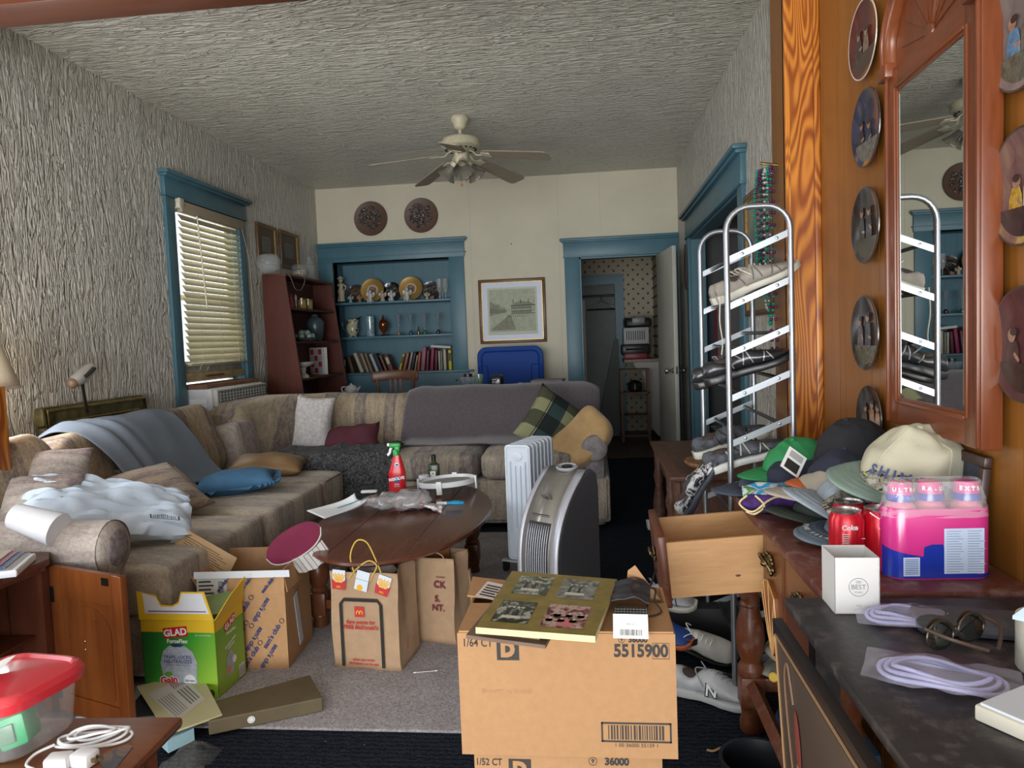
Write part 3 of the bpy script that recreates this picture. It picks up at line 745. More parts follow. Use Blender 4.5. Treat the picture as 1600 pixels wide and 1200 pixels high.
def turned(h, k=1.0):
    s = h/.385
    P = [(.034, 0), (.036, .01), (.030, .03), (.036, .045), (.036, .05), (.030, .058)]
    Q = [(.032, .155), (.038, .165), (.030, .178), (.041, .20), (.049, .235), (.047, .27), (.034, .30), (.027, .312), (.038, .322), (.040, .332), (.028, .345)]
    return [(r*k, z*s) for r, z in P], [(r*k, z*s) for r, z in Q]
for x, y in ((-.335, -.31), (.235, .44), (.03, -.465), (-.24, .45)):
    m = MB(); a, b = turned(.385); T = TM((x, y, 0))
    m.lathe(a, 20, 0, T); m.box((x, y, .105), (.075, .075, .10), bev=.006); m.lathe(b, 20, 0, T); m.box((x, y, .36), (.07, .07, .05), bev=.004)
    m.build('leg', TWL, CT)
m = MB(); m.box((-.05, -.385, .105), (.50, .03, .04), rot=(0, 0, R(-14)), bev=.004); m.box((0, .445, .105), (.44, .03, .04), bev=.004); m.box((.225, 0, .105), (.03, .86, .04), bev=.004); m.box((-.285, .07, .105), (.03, .74, .04), rot=(0, 0, R(-7)), bev=.004)
m.build('stretcher', TWL, CT)
MB().box((.17, -.40, .34), (.22, .05, .09), rot=(0, 0, R(20)), bev=.006).build('apron_block', wood('orange_apron', (.19, .06, .02), (.30, .11, .04), 'x', 8, .4), CT)
ZT = .437
# --- things on the coffee table
p = U(622, 772, z=ZT)
sp = thing('spray_bottle', 'red stain remover spray bottle with green trigger on the coffee table', 'bottle', p, R(8))
m = MB(); H = .19
def sb(u, v):
    a = 2*pi*u; z = v*.215
    w_ = .046 if z < .12 else .046-(z-.12)*.30; d_ = .026 if z < .12 else .026-(z-.12)*.10
    if v < .05: w_ *= .93+v; d_ *= .93+v
    w_ = max(w_, .017); d_ = max(d_, .015)
    return (math.copysign(abs(cos(a))**.7, cos(a))*w_+.006*(z > .12)*(z-.12)/.1, math.copysign(abs(sin(a))**.7, sin(a))*d_, z)
m.grid(sb, 32, 28, cu=True); m.add([sb(k/32, 1) for k in range(32)], [list(range(32))])
RED = pm('red_bottle_plastic', (.55, .012, .02), .28)
GRN = pm('green_plastic', (.02, .30, .05), .35)
m.lathe([(.047, 0), (.047, .012)], 32, 1, TM((0, 0, .001)), True, 1, .58)
f = face_to((0, -.0275, .085)); m.lathe([(0, 0), (.019, .0005)], 5, 3, f @ TM((0, .0, .0)), False)
m.text('RESOLVE', .021, f @ TM((0, .004, 0), (0, 0, R(8))), 2, bold=.0008, z=.0016); m.text('STAIN', .009, f @ TM((0, -.026, 0)), 2, bold=.0003, z=.001); m.text('REMOVER', .007, f @ TM((0, -.037, 0)), 2, z=.001)
m.ell((.004, -.021, .165), (.014, .002, .009), 2); m.ell((.004, -.0225, .165), (.010, .002, .005), 3)
m.build('bottle_body', [RED, pm('green_label_base', (.05, .35, .07), .4), WHITE, pm('label_navy', (.03, .06, .25), .4)], sp)
m = MB(); m.lathe([(.018, .213), (.019, .24), (.016, .245)], 20, 0); m.box((-.004, 0, .268), (.062, .026, .028), bev=.009); m.box((.006, 0, .25), (.03, .026, .03), bev=.006); m.cyl((-.034, 0, .272), (-.046, 0, .272), .010, .009, 14, 1)
m.tube(smoothpath([(-.022, 0, .258), (-.030, 0, .245), (-.034, 0, .228), (-.046, 0, .215)]), .006, 8, 1, flat=1.2)
m.build('trigger', [GRN, WHITE], sp)
# olive bottle, white jar
p = U(679, 752, z=ZT)
ob = thing('cosmetic_bottle', 'dark olive green square bottle with a black cap on the coffee table', 'bottle', p, R(5)); ob.scale = (1.25, 1.25, 1.25)
m = MB(); m.box((0, 0, .042), (.052, .034, .084), bev=.008); m.lathe([(.020, .084), (.011, .092), (.011, .10)], 16); f = face_to((-.004, -.0175, .035)); m.rect(-.013, -.018, .013, .016, .0006, 1, f); m.rect(-.005, .004, .005, .008, .0009, 2, f)
m.build('bottle_body', [pm('olive_plastic', (.03, .05, .012), .25), PAPER, INK], ob)
MB().lathe([(.011, .098), (.0115, .125), (.009, .128), (0, .128)], 16).build('cap', BLACKP, ob)
p = U(663, 757, z=ZT)
jr = thing('pill_bottle', 'small white lidded jar beside the olive bottle on the coffee table', 'jar', p); jr.scale = (1.35, 1.35, 1.2)
MB().lathe([(.019, 0), (.021, .003), (.021, .024), (.018, .028)], 20).build('jar_body', WHITE, jr)
MB().lathe([(.023, .028), (.023, .044), (.021, .046), (0, .046)], 20).build('lid', WHITE, jr)
# white round tray standing on clip feet
pc = (U(652, 768, z=ZT)+U(745, 768, z=ZT))/2+Vector((0, .03, 0))
tr = thing('round_tray', 'white round plastic tray with clip tabs on the coffee table', 'tray', pc, R(4), rot=(R(-2), R(-3), R(4)))
m = MB(); m.lathe([(0, .045), (.145, .045), (.148, .038), (.156, .038), (.160, .064), (.156, .066), (.150, .050), (0, .050)], 48, 0); m.build('tray_pan', [WHITE], tr)
MB().disc((0, 0, .0515), .135, 0, 40).build('grey_lining', pm('grey_mesh', (.33, .33, .31), .8), tr)
for a in (-98, -8, 82, 172):
    T = TM((0, 0, 0), (0, 0, R(a))); MB().box((.164, 0, .040), (.010, .030, .070), bev=.003, M=T).build('clip_tab', WHITE, tr)
# dustpan
a = U(483, 808, z=ZT+.02); b = U(598, 784, z=ZT+.03)
dp = thing('dustpan', 'white dustpan with a teal stripe at the left edge of the coffee table', 'dustpan', (a+b)/2, 0, rot=(0, 0, math.atan2(b.y-a.y, b.x-a.x)))
L_ = (b-a).length
m = MB()
def pan(u, v):
    x = -L_*.42+u*L_*.62; wv = .11-.035*u; y = (v-.5)*2*wv
    z = .002+.028*(abs(v-.5)*2)**6*u+.026*u**5
    return (x, y, z)
m.grid(pan, 20, 20); o = m.build('pan', [WHITE], dp, solid=.003)
m = MB(); m.tube(smoothpath([(L_*.16, 0, .022), (L_*.34, 0, .028), (L_*.50, 0, .024)]), [.012]*6+[.015]*6+[.012], 10, flat=.6); m.build('handle', WHITE, dp)
m = MB(); m.tube([(L_*-.1, .02, .010), (L_*.12, .035, .018), (L_*.2, .02, .03)], .004, 6, flat=.5); m.build('teal_stripe', pm('teal_rubber', (.01, .22, .33), .5), dp)
# hand brush
a = U(655, 790, z=ZT+.014); b = U(725, 788, z=ZT+.012)
hb = thing('hand_brush', 'black bristled hand brush with a bright blue grip under the round tray', 'brush', (a+b)/2, math.atan2(b.y-a.y, b.x-a.x)); hb.location.y -= .02
m = MB(); m.box((-.065, 0, .004), (.09, .045, .030), bev=.010); m.jitter(.004, 60); m.build('bristles', pm('black_bristle', (.015, .015, .016), .9, bmp=1, bs=200), hb)
MB().tube(smoothpath([(-.02, 0, .010), (.01, 0, .012), (.03, 0, .012)]), [.010]*6+[.008]*6+[.009], 10).build('neck', WHITE, hb)
m = MB(); m.tube(smoothpath([(.03, 0, .012), (.06, 0, .013), (.10, 0, .012), (.115, 0, .011)]), [.012]*6+[.016]*6+[.013]*6+[.005], 12, flat=.75); m.lathe([(.004, 0), (.004, .0012)], 12, 1, TM((.098, -.006, .0235))); m.build('grip', [pm('bright_blue_rubber', (.01, .27, .52), .45), pm('navy_dot', (.01, .03, .12), .5)], hb)
# white electric shaver / remote
p = U(577, 770, z=ZT)
m = MB(); m.box((0, 0, .008), (.09, .035, .014), bev=.006); m.jitter(.0015, 40); o = m.build('soap_dish', WHITE, loc=p, rot=(0, 0, R(8))); tag(o, 'small flat white plastic dish behind the dustpan on the coffee table', 'dish')
# crumpled grey translucent shopping bag
pb = U(622, 797, z=ZT)
m = MB()
def crm(p):
    q = p.copy(); k = p.x/.17
    q.z *= (.55+.65*max(0, k)) ; q.z = q.z if q.z > -.035 else -.035
    n = mnoise.noise_vector(Vector((p.x*17, p.y*17, p.z*17)))*.018+mnoise.noise_vector(p*45)*.007
    return q+n
m.ell((0, 0, .045), (.165, .075, .075), 0, None, 60, 36, 1, 1, crm)
def tail(u, v): return (.10+.12*v, -.02-.09*v+.05*(u-.5)*(1+v), .035-.02*v+.012*sin(u*14)*(.3+v)+.008*mnoise.noise(Vector((u*9, v*7, 0))))
m.grid(tail, 24, 16)
gm, nt, b = _new('grey_film'); n = noise(nt, coords(nt), 13, 3, .6, 1); lnk(nt, ramp(nt, n, [(.35, (.22, .21, .22)), (.6, (.40, .38, .37)), (.72, (.42, .12, .14))]), b.inputs['Base Color']); b.inputs['Roughness'].default_value = .22; b.inputs['Alpha'].default_value = .88
tag(m.build('plastic_bag', gm, loc=pb, rot=(0, 0, R(10))), 'crumpled grey plastic shopping bag in the middle of the coffee table', 'bag')

# ------------------------------------------------------------------ heaters on the rug
HE = thing('oil_heater', 'white oil-filled radiator heater with fins and castors at the right edge of the rug', 'heater', (-.405, 3.82, .012), R(-17))
HW = pm('heater_white', (.62, .68, .76), .32)
for i in range(7):
    y = i*.055; m = MB(); w_, h0, h1 = .072, .075, .69
    poly = rrect(-w_, h0, w_, h1, .022)
    m.prism(poly, -.010, .010, 0, FRONT @ TM((0, 0, -y)))
    if i == 0:
        inner = rrect(-w_+.010, h0+.012, w_-.010, h1-.012, .016); m.tube([(x, -.011, z) for x, z in inner], .003, 6, closed=True)
        for cz, r in ((h1-.062, .026), (h0+.062, .026)):
            m.lathe([(r, 0), (r, .004), (r-.004, .006), (0, .006)], 24, 0, TM((0, -.010, cz), (R(90), 0, 0)))
        for k in range(4): 
            x = -.042+k*.028; e0 = .20+(.02 if k in (1, 2) else 0)
            m.tube(smoothpath([(x, -.010, h0+e0-.05), (x, -.014, h0+e0), (x, -.014, h1-e0+.06), (x, -.010, h1-e0+.11)]), .008, 8, flat=.7)
    m.build('fin', HW, HE)
m = MB(); m.box((0, .165, .09), (.05, .33, .03)); m.box((0, .165, .66), (.05, .33, .03)); m.build('core', HW, HE)
for y in (.02, .31):
    MB().box((0, y, .058), (.24, .03, .012), bev=.003).build('foot_bracket', pm('bracket_grey', (.5, .52, .54), .4), HE)
    for x in (-.10, .10):
        m = MB(); m.cyl((x-.010, y, .026), (x+.010, y, .026), .026, seg=18); m.box((x, y, .045), (.030, .03, .02)); m.build('castor', BLACKP, HE)
# tower air purifier
PU = thing('air_purifier', 'silver and grey tower air purifier with a slatted front beside the radiator heater', 'air purifier', (-.165, 3.03, 0), R(-36))
PG = pm('purifier_grey', (.085, .085, .095), .38, metal=.3); PS = pm('purifier_silver', (.46, .47, .52), .42, metal=.45); PT = pm('purifier_taupe', (.24, .225, .20), .33, metal=.5)
def pf(z):   # front depth along -Y at height z
    t = max(0, z-.30)/.41
    return -.135+.21*t**2.6
side = [(-.11, .0), (-.135, .03)]+[(pf(z), z) for z in [.1, .2, .3, .38, .45, .52, .58, .63, .665, .69]]+[(.09, .705), (.12, .70), (.145, .68), (.155, .62), (.155, 0)]
X2Y = Matrix(((0, 0, 1, 0), (1, 0, 0, 0), (0, 1, 0, 0), (0, 0, 0, 1)))  # (x,y,z)->(z,x,y): prism profile (y,z) extruded along x
m = MB(); m.prism(side, -.105, .105, 0, X2Y, smooth=False); o = m.build('body', PG, PU); bv = o.modifiers.new('b', 'BEVEL'); bv.width = .012; bv.segments = 3
zs = [.03+.66*k/26 for k in range(27)]
def band(x0, x1, off, mi, mb, z0=.03, z1=.70, n=26):
    pts = [(pf(z0+(z1-z0)*k/n)-off, z0+(z1-z0)*k/n) for k in range(n+1)]
    vs = [(x0, y, z) for y, z in pts]+[(x1, y, z) for y, z in pts]; mb.add(vs, [[k, k+1, n+2+k, n+1+k] for k in range(n)], mi, True)
m = MB(); band(.068, .106, .004, 0, m, .03, .705); band(-.106, -.085, .004, 0, m, .03, .705)
o = m.build('silver_band', PS, PU, solid=.008)
m = MB(); band(-.084, .066, .002, 0, m, .02, .705); m.build('front_panel', PT, PU, solid=.006)
m = MB()
for k in range(10):
    x = -.06+k*.0115; band(x, x+.0035, .008, 0, m, .05, .50, 18)
m.build('grille', PS, PU, solid=.006)
m = MB(); band(-.064, .052, .0055, 0, m, .05, .51); m.build('grille_recess', pm('grille_dark', (.01, .01, .015), .6), PU)
m = MB(); zc = .60; y = pf(zc)-.012; T = TM((-.008, y, zc), (R(40), 0, 0))
m.box((0, 0, 0), (.05, .006, .045), 0, bev=.002, M=T); m.box((0, -.004, .003), (.014, .004, .014), 1, bev=.002, M=T); m.build('display', [PT, PG], PU)
m = MB(); m.lathe([(.050, -.004), (.054, .004), (.046, .009), (.036, .002), (0, -.001)], 28, 0, TM((0, .075, .706), (R(12), 0, 0)), sx=1, sy=.7); m.lathe([(.026, 0), (.026, .006), (0, .007)], 20, 1, TM((0, .075, .708), (R(12), 0, 0)), sy=.7); m.build('control_ring', [PS, BLACKP], PU)
m = MB(); T = TM((-.01, pf(.535)-.009, .535), (R(22), 0, 0)); [m.box((0, 0, .004-.009*k), (.09, .001, .003), M=T) for k in range(2)]; m.build('printed_lines', INK, PU)

# ------------------------------------------------------------------ paper bags
def arches(mb, M, s, mi):
    for sg in (-1, 1):
        pts = [(sg*.5*s+.46*s*cos(a)*1.0, -.5*s+1.05*s*sin(a), .0008) for a in [pi*k/14 for k in range(15)]]
        mb.tube(pts, [.11*s+.03*s*abs(cos(pi*k/14)) for k in range(15)], 4, mi, M=M, flat=.05)
def paperbag(name, label, c, rz, w_, d_, h, lean=0, handles=True):
    t = thing(name, label, 'bag', c, rz)
    m = MB(); n = 12
    def wall(u, v):
        P = [(-w_/2, -d_/2), (w_/2, -d_/2), (w_/2, 0), (w_/2, d_/2), (-w_/2, d_/2), (-w_/2, 0)]
        k = u*6; i = int(k) % 6; a = P[i]; b_ = P[(i+1) % 6]; f_ = k-int(k)
        x = a[0]+(b_[0]-a[0])*f_; y = a[1]+(b_[1]-a[1])*f_
        ind = .028*v**1.5*(1-abs(y)/(d_/2))*(1 if abs(abs(x)-w_/2) < 1e-4 else 0)
        x -= math.copysign(ind, x)
        nn = mnoise.noise_vector(Vector((x*9, y*9+3, v*3)))*.008*(0 if v == 0 else 1)
        return (x+nn.x+lean*v, y+nn.y, v*h*(1+.0)+nn.z*.5)
    m.grid(wall, 48, 16, cu=True); m.V = m.V
    m.add([(-w_/2, -d_/2, .002), (w_/2, -d_/2, .002), (w_/2, d_/2, .002), (-w_/2, d_/2, .002)], [[0, 1, 2, 3]])
    return t, m
t, m = paperbag('paper_bag', 'brown paper takeaway bag with a phone outline and fries stickers, yellow string handles', (-.885, 2.775, .012), R(-6), .275, .20, .380)
RD = pm('print_red', (.50, .03, .03), .6); YL = pm('print_yellow', (.80, .42, .02), .6); 
f = face_to((0, -.108, 0))
fw = MB(); Z = .006
body = m
o = body.build('bag_body', KRAFT, t, solid=.0012)
m = MB()
ph = [(-.082, 0.0), (-.082, .245), (-.068, .262), (.068, .262), (.082, .245), (.082, 0.0)]
m.tube([(x-.012, y+.012, .001) for x, y in ph], .0065, 4, 0, M=f, flat=.06)
m.rect(-.038, .208, .002, .248, .001, 1, f); arches(m, f @ TM((-.018, .226, .0012)), .013, 2)
m.text('Earn points for', .019, f @ TM((-.016, .186, 0)), 1, bold=.0007, z=.0012); m.text("FREE McDonald's", .020, f @ TM((-.016, .166, 0)), 1, bold=.0007, z=.0012)
m.text('when you order', .014, f @ TM((-.010, .040, 0)), 1, bold=.0004, z=.0012); m.text('McDelivery on the app', .013, f @ TM((-.010, .024, 0)), 1, bold=.0004, z=.0012)
m.build('printing', [INK, RD, YL], t)
for k, (x, y, r) in enumerate(((-.095, .352, -4), (.0, .350, -14), (.085, .335, -18))):
    m = MB(); T = f @ TM((x, y, .003), (0, 0, R(r))); m.rect(-.026, -.038, .026, .038, 0, 0, T)
    if k != 1:
        m.add([(-.026, -.038, .0006), (.026, -.038, .0006), (.030, .004, .0006), (.012, -.010, .0006), (-.012, -.010, .0006), (-.030, .004, .0006)], [[0, 1, 2, 3, 4, 5]], 1, M=T)
        for j in range(7): m.box((-.018+j*.006, .006+.004*(j % 2), .0008), (.0045, .032, .0008), 2, rot=(0, 0, R((3-j)*6)), M=T)
        arches(m, T @ TM((0, -.028, .001)), .008, 2)
    else: m.rect(-.026, .002, .026, .006, .0007, 3, T); m.disc((-.004, -.028, .0008), .012, 2, 14, T)
    m.build('fries_sticker', [pm('sticker_white', (.66, .73, .80), .5), RD, YL, pm('sticker_grey', (.45, .5, .55), .6)], t)
CORD = pm('yellow_cord', (.62, .42, .08), .8)
for pts in ([(-.03, -.100, .36), (-.045, -.105, .44), (-.02, -.10, .50), (.02, -.095, .495), (.05, -.09, .43), (.075, -.095, .37)], [(-.06, -.10, .352), (-.02, -.11, .395), (.03, -.11, .428), (.06, -.105, .41), (.045, -.105, .375), (.03, -.106, .35)]):
    MB().tube(smoothpath(pts, 8), .0028, 8).build('handle_cord', CORD, t)
m = MB(); m.ell((.0, 0.0, .36), (.10, .05, .035)); m.jitter(.012, 30); m.build('contents', pm('crumpled_bag_contents', (.25, .2, .17), .8), t)
m = MB(); f2 = face_to((.1385, -.03, .09), R(90)); m.text('recycle', .018, f2 @ TM((0, 0, .004), (0, 0, R(75))), 0, bold=.0004); m.build('side_print', RD, t)
t2, m = paperbag('paper_bag', 'flattened brown paper bag with dark red lettering behind the fries sticker bag', (-.665, 3.00, .012), R(-14), .19, .15, .358)
m.build('bag_body', KRAFT, t2, solid=.0012)
m = MB(); f = face_to((0, -.083, 0)); MR = pm('print_maroon', (.16, .012, .03), .7)
m.text('CK', .040, f @ TM((.035, .25, .003)), 0, bold=.001); m.text('S.', .036, f @ TM((.022, .19, .003)), 0, bold=.001); m.text('NT.', .036, f @ TM((.025, .152, .003)), 0, bold=.001); m.rect(.02, .281, .06, .284, .004, 0, f)
m.build('printing', MR, t2)
m = MB()
for pts in ([(-.06, -.075, .340), (-.05, -.085, .375), (.0, -.09, .39), (.05, -.085, .375), (.06, -.075, .340)],): m.tube(smoothpath(pts, 8), .002, 8)
m.build('handle_cord', pm('kraft_cord', (.42, .32, .22), .8), t2)
m = MB(); poly = [(0, .02), (.075, .02), (.062, .16), (.05, .28), (0, .20)]
o = m.prism([(x, y) for x, y in poly], 0, .02, 0, FRONT).build('folded_paper_bag', KRAFT, loc=(-.60, 3.085, .0), rot=(0, 0, R(-10))); tag(o, 'folded brown paper sheets leaning against the bag with dark red lettering', 'paper bag')

# ------------------------------------------------------------------ ceiling fan
FC = Vector((-.905, 5.4, ZC))
FCR = pm('aged_cream_enamel', (.56, .51, .36), .4, var=.12, vs=22); FBL = wood('dusty_fan_blade', (.23, .19, .14), (.36, .30, .225), 'x', 8, .6, 0)
fan = thing('ceiling_fan', 'cream five-blade ceiling fan with three bell shades hanging from the textured ceiling', 'ceiling fan', FC)
MB().lathe([(.060, 0), (.066, -.012), (.064, -.03), (.050, -.045), (.045, -.07), (.035, -.085), (.014, -.092)], 28).build('canopy', FCR, fan)
m = MB(); m.cyl((0, 0, -.09), (0, 0, -.14), .012); m.lathe([(.02, -.132), (.02, -.145)], 16, 1); m.build('downrod', [FCR, BLACKP], fan)
m = MB(); m.lathe([(.03, -.14), (.09, -.145), (.125, -.155), (.140, -.175), (.142, -.215), (.130, -.225), (.075, -.245), (.04, -.25)], 40)
for k in range(18):
    a = 2*pi*k/18; m.ell((.108*cos(a), .108*sin(a), -.236), (.010, .010, .005), 1, nu=8, nv=6)
m.build('motor_housing', [FCR, INK], fan)
m = MB(); m.lathe([(.045, -.245), (.050, -.26), (.050, -.315), (.040, -.33), (.0, -.335)], 28); m.build('switch_housing', FCR, fan)
for k in range(5):
    a = R(57+72*k); T = TM((0, 0, 0), (0, 0, a)); Td = T @ TM((.18, 0, -.285), (R(-11), R(9.0), 0))
    m = MB(); poly = [(0, -.05), (.03, -.058), (.44, -.072), (.485, -.066), (.50, -.045), (.50, .045), (.485, .066), (.44, .072), (.03, .058), (0, .05)]
    m.prism(poly, -.004, .004, 0, Td); bl = m.build('blade', FBL, fan)
    m = MB(); m.tube([T @ Vector(p) for p in smoothpath([(.07, 0, -.248), (.10, 0, -.262), (.12, 0, -.285), (.16, 0, -.292), (.20, 0, -.288)], 5)], .009, 8, flat=.6)
    m.box((.02, 0, -.008), (.07, .07, .006), bev=.002, M=Td); m.build('blade_iron', FCR, bl)
SHG = pm('smoky_glass_shade', (.155, .14, .115), .25, var=.12, vs=14)
for k in range(3):
    a = R(-78+120*k); T = TM((.045*cos(a), .045*sin(a), -.318), (0, 0, a)) @ TM((0, 0, 0), (0, R(-42), 0))
    m = MB()
    def shade(u, v, T=T):
        aa = 2*pi*u; r = .026+.030*v+.018*max(0, v-.6)*2*(1+.12*cos(aa*10)); return T @ Vector((r*cos(aa), r*sin(aa), -.03-.105*v+.008*max(0, v-.7)*cos(aa*10)))
    m.grid(shade, 60, 12, cu=True); s_ = m.build('shade', SHG, fan, solid=.003)
    MB().lathe([(.0, 0), (.024, -.004), (.030, -.03), (.028, -.036)], 20, 0, T).build('shade_fitter', FCR, s_)
for x, y, l in ((.005, -.045, .17), (.035, -.035, .135)):
    m = MB(); m.cyl((x, y, -.31), (x, y, -.31-l), .0016, seg=6); m.lathe([(0, .014), (.006, .006), (.008, -.004), (.003, -.014), (0, -.016)], 12, 1, TM((x, y, -.325-l))); m.build('pull_chain', [BRASS, pm('amber_bead', (.35, .13, .04), .3)], fan)
# ------------------------------------------------------------------ window blind and air conditioner
bl = thing('window_blind', 'cream slatted venetian blind hanging in the blue window on the left wall', 'blind', (XL, (WY0+WY1)/2, 1.14))
SL = pm('cream_slat', (.44, .405, .28), .45, var=.05, vs=3); y0, y1 = WY0+.065-(WY0+WY1)/2, WY1-.0-(WY0+WY1)/2
SL.node_tree.nodes['Principled BSDF'].inputs['Transmission Weight'].default_value = 0
m = MB(); m.b2((-.02, y0-.01, 1.075), (.045, y1+.05, 1.15), bev=.004); m.build('headrail', pm('beige_headrail', (.36, .30, .21), .5), bl)
m = MB(); m.b2((-.01, y0-.045, 1.10), (.05, y0+.012, 1.165), bev=.004); m.build('end_bracket', pm('aged_bracket', (.62, .58, .46), .5, var=.2, vs=60), bl)
nsl = 23
for k in range(nsl):
    z = 1.045-k*.0445
    m = MB(); m.box((.012, (y0+y1)/2, z), (.0025, y1-y0, .052), rot=(0, R(-33), 0)); m.build('slat', SL, bl)
m = MB(); m.b2((-.012, y0, .012), (.034, y1, .030), bev=.003); m.build('bottom_rail', SL, bl)
m = MB()
for y in (y0+.16, (y0+y1)/2+.02, y1-.16): m.cyl((.036, y, 1.06), (.036, y, .02), .0015, seg=5); m.cyl((-.012, y, 1.06), (-.012, y, .02), .0015, seg=5)
m.tube(smoothpath([(.045, y0+.12, .02), (.05, y0+.08, -.015), (.045, y0+.16, -.03), (.05, y0+.20, .0)]), .0025, 6); m.build('ladder_cord', pm('beige_cord', (.45, .40, .28), .8), bl)
m = MB(); m.cyl((.06, y0+.15, 1.07), (.055, y0+.22, .42), .006, seg=8); m.build('tilt_wand', pm('wand_plastic', (.50, .46, .34), .3), bl)
m = MB(); m.tube([(.05, y1-.01, 1.08), (.06, y1+.07, .85), (.055, y1+.09, .3)], .0018, 5); m.build('pull_cord', pm('beige_cord', (0, 0, 0)), bl)
ac = thing('air_conditioner', 'off-white window air conditioner with a dark grille under the blind', 'air conditioner', (XL-.05, 5.24, .62))
m = MB(); m.b2((-.2, -.40, 0), (.23, .40, .37), bev=.01); m.build('case', pm('ac_case', (.58, .60, .62), .5, var=.12, vs=7), ac)
m = MB(); m.b2((.23, -.39, .245), (.265, .39, .362), 0, bev=.006); m.b2((.265, -.37, .255), (.267, .37, .35), 1)
for k in range(16): m.b2((.266, -.36+k*.046, .262), (.270, -.333+k*.046, .344), 2)
for k in range(4): m.b2((.269, -.36, .272+k*.021), (.272, .37, .277+k*.021), 1)
m.build('vent_louvres', [pm('ac_front', (.50, .50, .46), .5), pm('ac_dark', (.05, .055, .05), .6), pm('ac_louvre', (.45, .46, .44), .5)], ac)
m = MB(); m.b2((.23, -.39, .19), (.26, .39, .24), 0)
m.b2((.23, -.39, 0), (.25, .39, .19), 0)
for k in range(34): m.b2((.25, -.38+k*.0225, .01), (.257, -.374+k*.0225, .185), 1)
m.build('grille', [pm('ac_dark', (0, 0, 0)), pm('ac_louvre', (0, 0, 0))], ac)
m = MB(); m.rect(-.06, -.05, .07, .10, .001, 0, TM((.12, -.402, .2), (R(90), 0, 0))); [m.rect(-.045, .06-.018*k, .05, .064-.018*k, .002, 1, TM((.12, -.402, .2), (R(90), 0, 0))) for k in range(6)]
m.build('notice', [PAPER, pm('faint_ink', (.35, .36, .40), .8)], ac)
m = MB(); m.b2((-.02, -.40, .372), (.20, .40, .40)); m.build('top_board', pm('rusty_board', (.20, .09, .05), .8, var=.3, vs=12), ac)

# ------------------------------------------------------------------ pictures and wall plates
def framed(name, label, c, w_, h_, yaw, fw, fm, mat_, pic, matw=.03, depth=.022, extra=None):
    t = thing(name, label, 'picture', c, yaw)   # local XZ plane, faces -Y
    m = MB()
    for a in ((-w_/2, -h_/2, w_/2, -h_/2+fw), (-w_/2, h_/2-fw, w_/2, h_/2), (-w_/2, -h_/2+fw, -w_/2+fw, h_/2-fw), (w_/2-fw, -h_/2+fw, w_/2, h_/2-fw)):
        m.b2((a[0], -depth, a[1]), (a[2], 0, a[3]), 0, bev=min(.006, fw*.25))
    i = fw
    for a in ((-w_/2+i-.002, -h_/2+i-.002, w_/2-i+.002, -h_/2+i+.004), (-w_/2+i-.002, h_/2-i-.004, w_/2-i+.002, h_/2-i+.002), (-w_/2+i-.002, -h_/2+i, -w_/2+i+.004, h_/2-i), (w_/2-i-.004, -h_/2+i, w_/2-i+.002, h_/2-i)):
        m.b2((a[0], -depth*.8, a[1]), (a[2], -.004, a[3]), 1)
    m.build('frame', fm, t)
    F = face_to((0, -.006, 0)); m = MB(); m.rect(-w_/2+fw, -h_/2+fw, w_/2-fw, h_/2-fw, 0, 0, F); m.build('mat_board', mat_, t)
    m = MB(); k = fw+matw; m.rect(-w_/2+k, -h_/2+k, w_/2-k, h_/2-k, .0012, 0, F)
    if extra: extra(m, F, w_/2-k, h_/2-k)
    m.build('print', pic if isinstance(pic, list) else [pic], t); return t
def opera(m, F, a, b):   # a street with a pale palace front drawn in ink
    F = F @ TM((0, 0, 0), (0, 0, 0), (1.62, 1.62, 1.2)); a /= 1.62; b /= 1.62
    m.rect(-a+.012, -b+.02, a-.012, b-.012, .0018, 1, F)
    for k in range(16):
        x = -.005+(a-.03)*k/16+.0; m.rect(x, -.013, x+.0042, .004, .0022, 2, F); m.rect(x, .010, x+.0042, .028, .0022, 2, F)
    m.rect(-.01, .031, a-.014, .036, .0023, 2, F); m.rect(-.01, -.019, a-.014, -.015, .0023, 2, F); m.rect(-.008, -.002, a-.014, .0, .0023, 2, F)
    m.add([(.0, .036, .0022), (a-.02, .036, .0022), (a-.045, .052, .0022), (.022+.03, .062, .0022), (.02, .052, .0022)], [[0, 1, 2, 3, 4]], 3, M=F)
    for x in (.005, .052, .10): m.rect(x, .045, x+.004, .072, .0024, 2, F)
    for k in range(26):
        x = -a+.014+k*.0042; h = .075-k*.0022; m.rect(x, -.03+.001*k, x+.0018, h-random.uniform(0, .018), .0023, 2, F)
    for k in range(7): m.rect(-a+.02+k*.014, -.012-.0*k, -a+.028+k*.014, .02-k*.002, .0022, 3, F)
    for k in range(12): m.box((-.03+k*.012, -.032-.001*(k % 3), .0024), (.002, .012, .0002), 2, M=F)
    m.add([(-a+.014, -b+.03, .0021), (-.02, -.022, .0021), (-.012, -.022, .0021), (.02, -b+.03, .0021)], [[0, 1, 2, 3]], 3, M=F)
BROWNF = wood('brown_picture_frame', (.09, .045, .018), (.17, .09, .035), 'x', 12, .4, .2)
c1, c2 = U(747, 438, y=YB), U(855, 534, y=YB)
t = framed('framed_print', 'brown framed street engraving in a silvery grey mat on the cream back wall', ((c1.x+c2.x)/2, YB-.002, (c1.z+c2.z)/2), c2.x-c1.x, c1.z-c2.z, 0, .032, [BROWNF, GOLD],
    pm('silver_mat', (.42, .45, .52), .45, metal=.2), [pm('engraving_paper', (.56, .58, .46), .6), pm('engraving_tone', (.42, .45, .34), .7, var=.15, vs=24), pm('engraving_ink', (.06, .06, .045), .8), pm('engraving_mid', (.27, .27, .20), .8, var=.2, vs=40)], .055, extra=opera)
DKP = blotch('dim_landscape', [(.3, (.03, .035, .03)), (.5, (.09, .09, .07)), (.7, (.16, .15, .11))], 12, .3)
